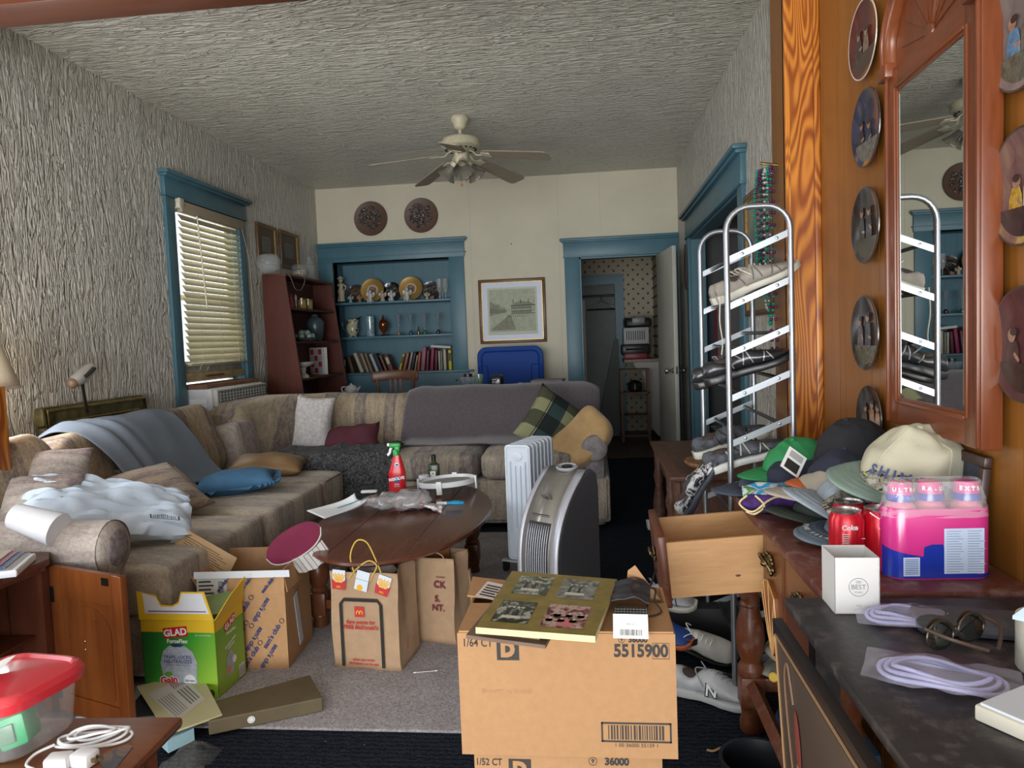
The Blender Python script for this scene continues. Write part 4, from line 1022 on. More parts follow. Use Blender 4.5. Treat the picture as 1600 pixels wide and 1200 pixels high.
MATB = pm('brown_mat', (.10, .075, .055), .6)
for ya, yb, za, zb, lab in ((6.05, 6.44, 1.985, 2.335, 'small gold-edged landscape print in a brown mat, nearer the window'), (6.52, 6.94, 1.985, 2.335, 'small gold-edged landscape print in a brown mat, nearer the room corner')):
    framed('framed_print', lab, (XL+.002, (ya+yb)/2, (za+zb)/2), yb-ya, zb-za, R(90), .026, [BROWNF, GOLD], MATB, [pm('pale_liner', (.24, .21, .15), .6), DKP], .085, extra=lambda m, F, a, b: m.rect(-a+.008, -b+.008, a-.008, b-.008, .0018, 1, F))
# brown framed picture on the right wall behind the beads
framed('framed_print', 'brown framed misty landscape on the right textured wall behind the shoe rack', (XR-.002, 3.96, 1.66), .62, .66, R(-90), .03, [wood('dark_walnut_frame', (.08, .035, .02), (.14, .06, .035), 'x', 10, .4, .2), GOLD], pm('olive_mat', (.20, .19, .13), .6),
    [blotch('misty_landscape', [(.3, (.06, .08, .08)), (.5, (.13, .16, .15)), (.75, (.22, .24, .2))], 6, .25)], .06)
# carved round wall plaques
CARV = pm('carved_dark_brown', (.055, .028, .018), .35, var=.3, vs=30)
def plaque(label, px, py, r):
    c = U(px, py, y=YB); t = thing('wall_plaque', label, 'wall plate', (c.x, YB-.003, c.z), 0, 'carved plaques above the built-in shelves')
    T = TM((0, 0, 0), (R(90), 0, 0)); MB().lathe([(r*.7, 0), (r*.97, .012), (r, .020), (r*.97, .024), (r*.70, .016), (0, .016)], 48, 0, T).build('plate', pm('reddish_brown_plate', (.095, .045, .027), .45, var=.1, vs=9), t)
    rr = random.Random(px); m = MB()
    for k in range(100):
        a = rr.uniform(0, 2*pi); q = r*.66*rr.random()**.6; s = rr.uniform(.010, .024)
        if k % 3 == 0: m.ell((q*cos(a), q*sin(a), .020), (s*.75, s*.75, s*.75), 0, T, 10, 8)
        else:
            m.ell((0, 0, 0), (s*1.5, s*.5, .008), 0, T @ TM((q*cos(a), q*sin(a), .024), (rr.uniform(-.5, .5), rr.uniform(-.5, .5), rr.uniform(0, 6))), 10, 6)
    m.build('carved_fruit', pm('carved_gloss', (.06, .042, .038), .2, spec=1), t)
plaque('round dark carved fruit plaque, left of the two above the blue shelves', 580, 342, .176)
plaque('round dark carved fruit plaque, right of the two above the blue shelves', 658.5, 337, .176)
m = MB(); m.ell((0, 0, 0), (.006, .006, .006)); o = m.build('wall_screw', BLACKP, loc=U(799, 381, y=YB)); tag(o, 'small black screw in the cream wall above the framed street engraving', 'screw')
# plaque on the right wall behind the open door
m = MB(); poly = [(0, .2), (.04, .17), (.045, .1), (.04, -.1), (.04, -.16), (0, -.21), (-.04, -.16), (-.04, -.1), (-.045, .1), (-.04, .17)]
o = m.prism(poly, 0, .02, 0, TM((0, 0, 0), (R(90), 0, 0))).build('wooden_plaque', wood('red_wood_plaque', (.07, .02, .012), (.12, .04, .02), 'z', 8), loc=(XR-.002, 6.87, 1.85), rot=(0, 0, R(-90))); tag(o, 'narrow reddish wood plaque on the right wall beside the open white door', 'plaque')

# ------------------------------------------------------------------ brown bookcase in the corner
RW = wood('red_brown_bookcase', (.07, .018, .012), (.125, .036, .023), 'z', 7, .45, .15); RWD = wood('bookcase_shelf_wood', (.06, .018, .012), (.11, .035, .022), 'y', 7, .5, .1)
bx = XL+.03; byn, byf = 6.07, 7.22
ztop = U(445, 431, y=byn).z
bc = thing('bookcase', 'red-brown open bookcase with slanting sides in the back left corner', 'bookcase', (bx, byn, 0))
dt = U(445, 431, y=byn).x-bx; db = dt+.20
for y in (0, byf-byn-.02):
    m = MB(); m.prism([(0, 0), (db, 0), (dt, ztop), (0, ztop)], 0, .02, 0, TM((0, y+.02, 0), (R(90), 0, 0))); m.build('side_panel', RW, bc)
MB().b2((0, .02, .05), (.01, byf-byn-.02, ztop-.005)).build('back_panel', RWD, bc)
def dep(z): return db+(dt-db)*z/ztop
MB().b2((0, 0, ztop), (dt+.01, byf-byn, ztop+.02), bev=.003).build('top', RW, bc)
zsh = [U(452, y, y=byn+.1).z for y in (481, 534, 592)]
for z in zsh+[.35, .08]:
    MB().b2((.01, .02, z-.018), (dep(z)-.012, byf-byn-.02, z), bev=.002).build('shelf', RWD, bc)
def onbc(px, xx, z): q = U(px, 500, x=xx); return Vector((xx, q.y, z))
def lathe_thing(name, label, cat, loc, prof, mat, seg=24, group=None, **k):
    o = MB().lathe(prof, seg).build(name, mat, loc=loc); tag(o, label, cat, group); return o
CLG = glass('clear_glass', (.70, .76, .76), .04, .14)
xx = bx+.10
q = onbc(425, xx, ztop+.021)
gb = lathe_thing('glass_bowl', 'large clear glass fishbowl on top of the brown bookcase', 'bowl', q, [(.05, 0), (.075, .02), (.10, .06), (.105, .10), (.08, .15), (.055, .16), (.052, .158), (.078, .145), (.10, .10), (.07, .025), (0, .01)], CLG)
q = onbc(472, xx, ztop+.021); t = thing('glass_jar', 'clear jar half full of pale shells on top of the brown bookcase', 'jar', q)
MB().lathe([(.06, 0), (.075, .02), (.075, .10), (.06, .125), (.062, .13)], 24).build('jar_glass', CLG, t)
m = MB(); [m.ell((random.uniform(-.045, .045), random.uniform(-.045, .045), random.uniform(.02, .08)), (.016, .014, .012), nu=8, nv=6) for _ in range(30)]; o = m.build('shells', pm('pale_shell', (.50, .42, .30), .6, var=.2, vs=40), t); o['kind'] = 'stuff'
q = onbc(488, xx, ztop+.021); t = thing('glass_jar', 'tall clear apothecary jar with a knobbed lid on top of the brown bookcase', 'jar', q)
MB().lathe([(.05, 0), (.055, .02), (.055, .12), (.04, .15), (.045, .16)], 24).build('jar_glass', CLG, t); MB().lathe([(.05, .16), (.05, .175), (.02, .20), (.022, .225), (0, .24)], 24).build('lid', CLG, t)
m = MB(); m.tube(smoothpath([(-.10, .0, .022), (.0, .02, .023), (.035, .03, .0), (.038, .12, -.10), (.040, .25, -.10), (.036, .36, .0), (.0, .37, .023), (-.08, .40, .022)], 8), .002, 6); o = m.build('necklace_cord', pm('grey_cord', (.3, .28, .26), .7), loc=(bx+dt-.01, byn+.02, ztop)); tag(o, 'thin pale cord looped over the top edge of the brown bookcase', 'cord')
# shelf 1
z = zsh[0]; m = MB(); m.lathe([(.025, 0), (.03, .04), (.018, .07), (.022, .09), (.012, .12), (0, .13)], 16); m.jitter(.004, 30); o = m.build('figurine', pm('red_figurine', (.30, .02, .03), .5, var=.4, vs=40), loc=onbc(456, bx+.17, z)); tag(o, 'small red figurine on the upper bookcase shelf', 'figurine')
o = lathe_thing('candlestick', 'slim pale candlestick beside the red figurine in the bookcase', 'candlestick', onbc(464, bx+.15, z), [(.022, 0), (.006, .01), (.010, .04), (.006, .06), (.012, .10), (.004, .13)], pm('pale_candle', (.4, .38, .32), .5))
for k, px in enumerate((473, 483)):
    t = thing('candle_jar', ('amber glass candle jar on the upper bookcase shelf, nearer the red figurine', 'amber glass candle jar on the upper bookcase shelf, farther from the red figurine')[k], 'jar', onbc(px, bx+.16, z)); MB().lathe([(.035, 0), (.04, .01), (.04, .085)], 20).build('jar_glass', pm('amber_glass', (.28, .2, .08), .12, spec=.9), t); MB().lathe([(.042, .085), (.042, .10), (0, .105)], 20).build('lid', BRASS, t)
# shelf 2
z = zsh[1]; o = MB().lathe([(.05, 0), (.065, .03), (.08, .12), (.085, .18), (.06, .22), (.03, .235), (.035, .25), (.0, .27)], 28).build('ginger_jar', pm('blue_grey_ceramic', (.05, .075, .09), .3), loc=onbc(492, bx+.15, z)); tag(o, 'dark blue-grey lidded ginger jar on the middle bookcase shelf', 'jar')
t = thing('egg_basket', 'shallow bowl of pale green glass balls on the middle bookcase shelf', 'bowl', onbc(474, bx+.2, z)); MB().lathe([(.06, 0), (.11, .015), (.12, .03), (.11, .028), (0, .01)], 28).build('dish', pm('dark_dish', (.05, .05, .05), .4), t)
for k in range(9): a = k*2.4; r = .075 if k < 6 else .03; MB().ell((r*cos(a), r*sin(a), .045 if k < 6 else .075), (.028, .028, .028), nu=12, nv=8).build('ball', pm('pale_green_ball', (.18, .24, .20), .2, spec=.8), t)
o = MB().ell((0, 0, 0), (.028, .028, .028), nu=14, nv=10).build('brass_ball', pm('polished_gold', (.7, .4, .12), .15, metal=1), loc=onbc(486, bx+.27, z+.028)); tag(o, 'shiny gold ball beside the bowl of green balls', 'ornament')
# shelf 3
z = zsh[2]; o = lathe_thing('cake_stand', 'cream footed dish on the lower bookcase shelf', 'dish', onbc(468, bx+.22, z), [(.06, 0), (.055, .02), (.03, .04), (.035, .09), (.10, .115), (.115, .14), (.105, .138), (.0, .12)], pm('cream_ceramic', (.45, .43, .36), .35))
t = thing('booklet', 'spiral-bound white book with a red checked cover on the lower bookcase shelf', 'book', onbc(496, bx+.13, z), R(-25))
m = MB(); m.b2((-.11, -.015, 0), (.09, .015, .26)); m.build('pages', PAPER, t)
m = MB(); F = face_to((0, -.0155, .13)); m.rect(-.115, -.128, .06, .128, .001, 0, F)
for i in range(4):
    for j in range(3):
        m.rect(-.105+j*.053, -.118+i*.06, -.06+j*.053, -.066+i*.06, .0018, 1 if (i+j) % 2 else 2, F)
m.build('cover', [pm('cover_white', (.55, .53, .52), .6), pm('cover_red', (.38, .03, .035), .6), pm('cover_grey', (.42, .42, .45), .6)], t)
m = MB(); [m.lathe([(.004, -.002), (.004, .002)], 8, 0, TM((.075, -.016, .02+k*.02), (0, R(90), 0))) for k in range(12)]; m.build('spiral', INK, t)
m = MB(); m.lathe([(.05, 0), (.055, .1), (.0, .1)], 18); o = m.build('basket', pm('dark_wicker', (.10, .06, .035), .8, bmp=.6, bs=90), loc=onbc(472, bx+.2, .35)); tag(o, 'small dark wicker pot low in the brown bookcase', 'basket')

# ------------------------------------------------------------------ things on the built-in shelves
YS = YB+.13
def sx(px, yy=YS): return U(px, 500, y=yy).x
def sx2(px, py, yy=YS): return U(px, py, y=yy).x
def plate(label, px, py, r, mats, yy=YS+.11, z0=None, tilt=12, rim=None):
    x = sx2(px, py, yy); z = z0 if z0 is not None else SH1
    t = thing('display_plate', label, 'plate', (x, yy, z+.001), 0, None, rot=(R(-tilt), 0, 0)); T = TM((0, 0, r), (R(90), 0, 0))
    m = MB(); m.lathe([(r*.55, 0), (r*.7, .004), (r, .016), (r*.99, .019), (r*.66, .009), (0, .008)], 40, 0, T); m.build('plate', mats[0], t)
    m = MB(); m.disc((0, 0, .0095), r*.64 if not rim else r*rim, 0, 32, T); m.build('painted_picture', mats[1], t)
    if len(mats) > 2: m = MB(); m.tube([(r*(rim or .64)*cos(2*pi*k/36), r*(rim or .64)*sin(2*pi*k/36), .0105) for k in range(36)], .007, 6, closed=True, M=T, flat=.3); m.build('inner_band', mats[2], t)
    return t
DPL = pm('dark_glazed_plate', (.045, .03, .026), .12, spec=.8); GPL = pm('gold_lustre_plate', (.42, .25, .07), .28, metal=.5)
PIC1 = blotch('dark_figure_picture', [(.35, (.02, .015, .012)), (.52, (.10, .06, .04)), (.62, (.30, .22, .16)), (.72, (.05, .03, .03))], 18, .2)
PIC2 = blotch('warm_figure_picture', [(.35, (.05, .02, .015)), (.5, (.22, .10, .06)), (.6, (.45, .35, .28)), (.72, (.1, .05, .04))], 22, .3)
PIC3 = blotch('black_cream_picture', [(.38, (.01, .01, .012)), (.52, (.04, .04, .04)), (.6, (.38, .33, .24))], 16, .15)
plate('dark brown glazed plate behind the lady figurine on the top blue shelf', 555, 439, .103, [DPL, PIC1])
plate('gold-rimmed plate on the top blue shelf, left of the two gold ones', 581, 451, .128, [GPL, PIC2, pm('cream_band', (.5, .45, .35), .4)], yy=YS+.02, rim=.42)
plate('black glossy plate between the two gold-rimmed plates', 611, 437, .108, [pm('black_glaze', (.012, .01, .014), .1, spec=.9), PIC3], tilt=8, yy=YS+.14)
plate('gold-rimmed plate on the top blue shelf, right of the two gold ones', 641, 447, .128, [GPL, PIC2, pm('cream_band', (0, 0, 0))], yy=YS+.02, rim=.42)
plate('black and cream plate at the right end of the top blue shelf', 672, 433, .103, [DPL, PIC3], yy=YS+.14)
PORC = pm('white_porcelain', (.50, .51, .50), .35, var=.1, vs=40); CRP = pm('cream_porcelain', (.42, .36, .27), .4, var=.2, vs=30)
def angel(name, label, px, h, mat, kind=0, z=None, group=None, yy=YS-.07):
    z = SH1 if z is None else z; m = MB(); s = h
    m.lathe([(.24*s, 0), (.26*s, .04*s), (.20*s, .12*s), (.15*s, .35*s), (.13*s, .5*s), (.15*s, .62*s), (.08*s, .70*s), (.04*s, .73*s)], 16, sy=.8)
    m.ell((0, 0, .84*s), (.115*s, .115*s, .135*s), nu=14, nv=10)
    for sg in (-1, 1):
        m.tube(smoothpath([(sg*.13*s, 0, .62*s), (sg*.22*s, -.06*s, .5*s), (sg*.08*s, -.16*s, .50*s)], 4), .042*s, 7)
        if kind in (0, 1): m.tube(smoothpath([(sg*.10*s, -.08*s, .22*s), (sg*.16*s, -.28*s, .20*s), (sg*.12*s, -.34*s, .02*s), (sg*.10*s, -.40*s, -.14*s if kind == 1 else .02*s)], 4), [.075*s]*5+[.06*s]*5+[.04*s]*3, 7)
        m.ell((0, 0, 0), (.16*s, .02*s, .22*s), 0, TM((sg*.20*s, .12*s, .60*s), (0, R(sg*28), R(sg*-20))), 12, 8)
    o = m.build(name, mat, loc=(sx2(px, 470, yy), yy, z)); tag(o, label, 'figurine', group); return o
t = thing('figurine', 'cream porcelain lady in a big hat at the left of the top blue shelf', 'figurine', (sx2(534, 470, YS-.02), YS-.02, SH1+.001))
m = MB(); m.lathe([(.07, 0), (.075, .01), (.06, .02)], 20, 1, sy=.6); m.lathe([(.035, .02), (.030, .08), (.040, .13), (.022, .17), (.030, .20), (.012, .22)], 16)
m.ell((0, 0, .245), (.022, .022, .026)); m.ell((0, 0, .262), (.042, .040, .010)); m.ell((0, 0, .272), (.024, .024, .016))
for sg in (-1, 1): m.tube(smoothpath([(sg*.025, 0, .20), (sg*.055, -.01, .17), (sg*.05, -.03, .14)], 4), .009, 7); m.tube([(sg*.02, 0, .09), (sg*.03, -.02, .02)], .012, 8)
m.tube(smoothpath([(-.05, -.02, .14), (-.075, -.02, .11), (-.05, -.02, .09)], 4), .006, 6); m.build('statuette', [CRP, INK], t)
angel('figurine', 'small teal and white seated figurine below the dark brown plate', 548, .085, pm('teal_white_glaze', (.22, .32, .30), .4, var=.3, vs=40), 2)
angel('figurine', 'small terracotta figurine left of the left gold plate', 562, .085, pm('terracotta_figure', (.28, .15, .10), .5, var=.3, vs=40), 2)
angel('figurine', 'white cherub dangling its legs in front of the left gold plate', 579, .125, PORC, 1, yy=YS-.10)
angel('figurine', 'white winged cherub standing beside the left gold plate', 598, .12, CRP, 2)
angel('figurine', 'white cherub sitting below the black glossy plate', 612, .115, PORC, 0)
angel('figurine', 'white cherub dangling its legs in front of the right gold plate', 636.5, .135, PORC, 1, yy=YS-.10)
angel('figurine', 'little cream figurine under the black and cream plate', 667.5, .085, CRP, 2)
m = MB(); m.ell((0, 0, .018), (.025, .018, .018)); m.ell((.018, -.01, .03), (.012, .012, .012)); o = m.build('figurine', pm('terracotta_figure', (0, 0, 0)), loc=(sx2(676, 465), YS-.04, SH1)); tag(o, 'tiny brown crouching animal near the right end of the top blue shelf', 'figurine')
gp = None
for k, (px, yy) in enumerate(((687, YS-.03), (696, YS-.03), (692, YS+.09))):
    loc = (sx2(px, 460, yy), yy, SH1+.001)
    if gp is None:
        gp = MB().lathe([(.028, 0), (.028, .004), (.006, .012), (.005, .06), (.026, .09), (.032, .14), (.028, .21)], 20).build('wine_glass', CLG, loc=loc, solid=.001); tag(gp, 'clear stemmed glass on the top blue shelf, front left of the three', 'glass', 'clear stemmed glasses on the top blue shelf')
    else: dup(gp, loc, label='clear stemmed glass on the top blue shelf, '+('front right of the three' if k == 1 else 'behind the other two'))
# middle shelf
def on2(px, yy=YS-.02): return Vector((sx2(px, 520, yy), yy, SH2+.001))
t = thing('pitcher', 'cream pitcher with black cow patches at the left of the middle blue shelf', 'pitcher', on2(551), R(0))
m = MB()
def pit(u, v):
    a = 2*pi*u; prof = [(0, .045), (.03, .05), (.06, .036), (.3, .062), (.55, .066), (.8, .050), (1, .056)]
    for (z0, r0), (z1, r1) in zip(prof, prof[1:]):
        if v <= z1: r = r0+(r1-r0)*(v-z0)/(z1-z0+1e-9); break
    lip = max(0, cos(a))**3*.035*max(0, v-.7)/.3; return (r*cos(a)+lip*1.3, r*sin(a)*.9, v*.185+lip*.9)
m.grid(pit, 32, 24, cu=True); m.lathe([(0, .004), (.045, .004)], 24); m.build('body', blotch('cow_patches', [(.5, (.42, .40, .28)), (.53, (.42, .40, .28)), (.55, (.015, .015, .02))], 13, .2, .4), t)
MB().tube(smoothpath([(-.05, 0, .15), (-.095, 0, .17), (-.105, 0, .12), (-.08, 0, .07), (-.05, 0, .05)], 6), .007, 8).build('handle', pm('dark_handle_glaze', (.05, .06, .07), .25), t)
o = lathe_thing('tumbler', 'tall cut-glass tumbler beside the cow-patterned pitcher', 'glass', on2(579), [(.042, 0), (.044, .01), (.048, .21), (.044, .21), (.040, .012), (0, .012)], pm('cut_glass', (.22, .34, .38), .1, var=.5, vs=35, spec=.9))
t = thing('urn', 'copper-lustre lidded urn on the middle blue shelf', 'urn', on2(599.5)); COP = pm('copper_lustre', (.20, .055, .02), .18, metal=.6)
MB().lathe([(.035, 0), (.038, .006), (.012, .02), (.014, .03), (.045, .08), (.055, .12), (.05, .14), (.035, .15)], 28).build('body', COP, t); MB().lathe([(.045, .15), (.03, .165), (.012, .18), (.016, .195), (.006, .205), (.004, .225), (0, .23)], 24).build('lid', COP, t)
for k, (px, lab, c) in enumerate(((623, 'flared bud vase with an amber foot, first from the copper urn', (.25, .18, .08)), (642, 'flared bud vase with a blue foot, second from the copper urn', (.03, .05, .14)), (664, 'flared bud vase with a green foot, third from the copper urn', (.03, .12, .07)), (685, 'flared bud vase with a dark purple foot, farthest from the copper urn', (.03, .015, .03)))):
    t = thing('bud_vase', lab, 'vase', on2(px)); 
    MB().lathe([(.018, 0), (.020, .005), (.022, .02), (.014, .038), (.008, .045)], 18).build('foot', pm('vase_foot_%d' % k, c, .15, spec=.9), t)
    MB().lathe([(.006, .04), (.008, .08), (.016, .14), (.030, .205), (.034, .215)], 20).build('flared_neck', glass('smoke_glass', (.25, .3, .33), .05, .45), t)
o = lathe_thing('perfume_bottle', 'tiny stoppered brass and glass bottle between the second and third bud vases', 'bottle', on2(654), [(.014, 0), (.018, .02), (.010, .05), (.004, .06), (.008, .075), (.003, .085), (0, .09)], BRASS, 14)
# books on the lowest board
def book(label, x, z, w_, d_, h, lean, cover, yy=YB+.02, pages=(.55, .52, .44), title=None, rot=None, grp=None):
    t = thing('book', label, 'book', (x, yy, z), 0, grp, rot=(0, R(lean), 0))
    CM = pm('book_%d_%d_%d' % tuple(int(c*100) for c in cover), cover, .55)
    m = MB(); m.b2((-w_/2, 0, 0), (w_/2, .004, h), bev=.0012); m.b2((-w_/2, 0, 0), (-w_/2+.003, d_, h)); m.b2((w_/2-.003, 0, 0), (w_/2, d_, h))
    if title: m.b2((-w_/2+.004, -.0006, h*.45), (w_/2-.004, .001, h*.85), 1)
    m.build('cover', [CM, pm('spine_title_%d' % (title == 2), (.05, .05, .05) if title == 2 else (.5, .45, .35), .6)], t)
    MB().b2((-w_/2+.003, .004, .003), (w_/2-.003, d_-.004, h-.003)).build('pages', pm('page_block', pages, .8), t)
    return t
ZB = SH3+.002
Lb = [(525, .022, .20, -2, (.03, .03, .035), 0, 'thin black book standing first from the left on the lower blue board'), (531, .016, .215, -3, (.42, .40, .36), 0, 'slim off-white book second from the left on the lower blue board'),
      (539, .040, .17, -2, (.025, .02, .018), 1, 'fat dark book with worn lettering on the lower blue board'), (551, .035, .175, -13, (.09, .045, .022), 0, 'short brown book leaning on the fat dark book'),
      (566, .035, .215, -20, (.40, .36, .27), 0, 'cream book leaning left beside the short brown one'), (575, .022, .21, -18, (.33, .26, .17), 0, 'tan book leaning left beside the cream one'), (581, .018, .205, -17, (.24, .19, .13), 0, 'thin brown-grey book leaning left in the left book row'),
      (590, .030, .20, -20, (.36, .40, .44), 0, 'pale blue-white book leaning left in the left book row'), (597, .030, .20, -21, (.015, .015, .018), 0, 'black hardback leaning left in the left book row'), (604, .022, .185, -20, (.20, .08, .045), 0, 'rust brown book leaning left in the left book row'), (612, .040, .18, -19, (.15, .05, .035), 1, 'dark red book with an olive panel at the right end of the left book row')]
for px, w_, h, ln, c, ti, lab in Lb: book(lab, sx2(px, 582, YB+.02), ZB+abs(sin(R(ln)))*w_/2, w_, .15, h, ln, c, title=ti)
Rb = [(624, .022, .185, 17, (.55, .45, .04), 2, 'yellow book leaning right at the left end of the right book row'), (631, .026, .195, 15, (.36, .13, .11), 0, 'salmon pink book leaning right beside the yellow one'), (638, .020, .20, 14, (.35, .33, .27), 0, 'off-white book leaning right in the right book row'), (643, .022, .20, 13, (.025, .03, .035), 0, 'dark book leaning right in the right book row'), (648, .016, .165, 12, (.38, .28, .24), 0, 'short beige book leaning right in the right book row'),
      (653, .022, .19, 8, (.42, .10, .03), 0, 'orange book leaning right in the right book row'), (660, .040, .245, 7, (.30, .10, .14), 0, 'tall pink and white patterned book in the right book row'), (667, .018, .21, 6, (.20, .06, .09), 0, 'mauve book beside the tall patterned one'), (674, .030, .23, 6, (.26, .015, .08), 0, 'magenta book in the right book row'), (681, .026, .205, 3, (.09, .012, .025), 0, 'dark maroon book in the right book row'),
      (687, .020, .20, 0, (.42, .40, .35), 0, 'white paperback upright in the right book row'), (690.5, .010, .20, 0, (.5, .48, .42), 0, 'very thin white booklet in the right book row'), (695.5, .028, .215, 0, (.46, .43, .33), 0, 'cream book upright beside the yellow one at the right end'), (703.5, .032, .205, 0, (.55, .47, .03), 2, 'bright yellow book at the right end of the lower blue board')]
for px, w_, h, ln, c, ti, lab in Rb:
    x = sx2(px, 575, YB+.02)
    book(lab, min(x, BX1-.02), ZB+abs(sin(R(ln)))*w_/2, w_, .15, h, ln, c, title=ti)
t = thing('book', 'off-white book lying flat on top of the right book row', 'book', (sx2(688, 535, YB+.03), YB+.03, ZB+.232), rot=(0, R(5), 0)); MB().b2((-.105, 0, 0), (.105, .14, .003)).build('cover', PAPER, t); MB().b2((-.103, .002, .003), (.103, .138, .018)).build('pages', pm('page_block', (0, 0, 0)), t); MB().b2((-.105, 0, .018), (.105, .14, .021)).build('cover', PAPER, t)
t = thing('booklet', 'spiral-bound booklet lying flat at the front edge of the lower blue board', 'book', (sx2(622, 577, YB-.02), YB-.045, ZB)); MB().b2((-.14, 0, 0), (.12, .16, .010)).build('pages', PAPER, t); m = MB(); [m.lathe([(.006, -.002), (.006, .002)], 8, 0, TM((-.12+k*.016, .0, .006), (0, R(90), 0))) for k in range(15)]; m.build('spiral', INK, t)

# ------------------------------------------------------------------ chair, side table and things behind the back sofa
CH = wood('cherry_chair', (.06, .022, .010), (.12, .045, .02), 'z', 9, .4, .3)
cx_ = (U(583, 585, y=6.35).x+U(653, 583, y=6.35).x)/2
ch = thing('dining_chair', 'reddish brown wooden chair with a curved top rail in front of the blue shelves', 'chair', (cx_, 6.35, 0), 0)
hw = (U(653, 583, y=6.35).x-U(583, 585, y=6.35).x)/2; zt_ = U(617, 580, y=6.35).z
def rail(u, v):
    a = 2*pi*u; x = (v-.5)*2*hw; th = .05-.018*(1-(v-.5)**2*4)*0; zc = zt_-.045+.012*(1-(2*v-1)**2)
    hh = .045-.012*cos((v-.5)*4*pi)*0; return (x, .010*cos(a)+.03*(2*v-1)**2*-1, zc+hh*sin(a)-(.03*max(0, abs(2*v-1)-.75)*4 if sin(a) > 0 else 0)*-0)
m = MB(); m.grid(rail, 16, 20, cu=True); m.ell((-hw, -.03, zt_-.045), (.012, .012, .04)); m.ell((hw, -.03, zt_-.045), (.012, .012, .04)); m.build('top_rail', CH, ch)
for sg in (-1, 1): MB().tube(smoothpath([(sg*hw*.82, -.02, zt_-.06), (sg*hw*.74, -.01, .75), (sg*hw*.8, 0, .45)], 5), .014, 8).build('back_post', CH, ch); MB().tube([(sg*hw*.8, .0, .44), (sg*hw*.86, .04, 0)], .017, 8).build('leg', CH, ch); MB().tube([(sg*hw*.86, -.38, .44), (sg*hw*.88, -.40, 0)], .017, 8).build('leg', CH, ch)
for k in range(3): MB().b2((-.055+k*.045, -.012, .46), (-.035+k*.045, -.002, zt_-.07)).build('back_slat', CH, ch)
MB().b2((-hw-.01, -.42, .43), (hw+.01, .02, .455), bev=.01).build('seat', CH, ch)
# teapot on the bookcase side
t = thing('teapot', 'small white teapot on the low stand beside the brown bookcase', 'teapot', (U(549, 608, y=6.6).x, 6.6, .795))
MB().lathe([(.03, 0), (.055, .02), (.062, .05), (.045, .08), (.03, .088), (.01, .095), (.010, .105), (0, .108)], 24).build('body', PORC, t); MB().tube(smoothpath([(-.055, 0, .075), (-.09, 0, .07), (-.085, 0, .03), (-.05, 0, .025)]), .006, 8).build('handle', PORC, t); MB().tube([(.05, 0, .03), (.085, 0, .075)], [.012, .007], 8).build('spout', PORC, t)
t = thing('side_table', 'dark low stand carrying the white teapot behind the corner of the sofa', 'table', (-2.15, 6.6, 0)); MB().b2((-.22, -.2, .77), (.22, .2, .794), bev=.004).build('tabletop', CH, t)
for x in (-.19, .19):
    for y in (-.17, .17): MB().b2((x-.015, y-.015, 0), (x+.015, y+.015, .77)).build('leg', CH, t)
zl = .80
t = thing('side_table', 'narrow brown console table behind the sheet-covered sofa', 'table', (-.72, 6.12, 0)); MB().b2((-.48, -.17, zl-.025), (.48, .17, zl), bev=.004).build('tabletop', CH, t)
for x in (-.45, .45):
    for y in (-.14, .14): MB().b2((x-.018, y-.018, 0), (x+.018, y+.018, zl-.025)).build('leg', CH, t)
def onl(px, yy=6.1): return Vector((U(px, 600, y=yy).x, yy, zl+.001))
k1 = U(737, 588, y=6.1).z-zl
lathe_thing('glass_bowl', 'smoky glass bowl behind the sheet-covered sofa', 'bowl', onl(737), [(.06, 0), (.075, .02), (.10, k1*.8), (.115, k1), (.11, k1), (.07, .03), (0, .02)], glass('smoke_glass', (0, 0, 0)))
lathe_thing('candle', 'black candle standing in the smoky glass bowl', 'candle', onl(732)+Vector((0, 0, .022)), [(.035, 0), (.035, k1+.0), (0, k1)], BLACKP)
lathe_thing('tumbler', 'greenish glass tumbler beside the smoky bowl', 'glass', onl(749, 6.0), [(.033, 0), (.036, k1+.02), (.033, k1+.02), (.03, .01), (0, .01)], glass('green_glass', (.15, .25, .2), .05, .45))
zt2 = U(775, 586, y=6.05).z-zl
m = MB(); m.ell((0, 0, zt2*.5), (.062, .05, zt2*.52), e1=.6, e2=.7); m.box((-.02, -.045, zt2*.75), (.05, .02, .02), bev=.005); m.jitter(.006, 20); o = m.build('radio', pm('black_gloss', (.01, .01, .012), .2, spec=.8), loc=onl(777, 6.05)); tag(o, 'lumpy glossy black ornament behind the sheet-covered sofa', 'ornament')
zt3 = U(815, 598, y=6.05).z-zl
t = thing('figurine', 'small figurine in a white hat behind the sheet-covered sofa', 'figurine', onl(813, 6.05)); MB().lathe([(.03, 0), (.035, .03), (.02, zt3*.75), (0, zt3*.8)], 14).build('body', pm('brown_figure', (.18, .08, .05), .5), t); MB().lathe([(.036, zt3*.82), (.034, zt3*.86), (.018, zt3*.88), (.014, zt3), (0, zt3)], 18).build('hat', PORC, t)
o = MB().ell((0, 0, .0), (.055, .03, .02)).jitter(.015, 25).build('shell_ornament', pm('brown_shell', (.22, .12, .07), .5), loc=onl(828, 6.0)+Vector((0, 0, zt3*.6))); tag(o, 'brown spiky shell beside the figurine in the white hat', 'ornament')
MBx = U(857, 593, y=6.1).z-zl
t = thing('storage_box', 'flat grey-lidded box behind the right end of the sheet-covered sofa', 'box', onl(857, 6.12), R(-4)); MB().b2((-.125, -.12, 0), (.125, .12, MBx*.85), bev=.002).build('box_body', pm('foil_white', (.5, .5, .48), .4, var=.2, vs=30), t); MB().b2((-.13, -.125, MBx*.85), (.13, .125, MBx), bev=.003).build('lid', pm('grey_lid', (.22, .21, .19), .6), t)
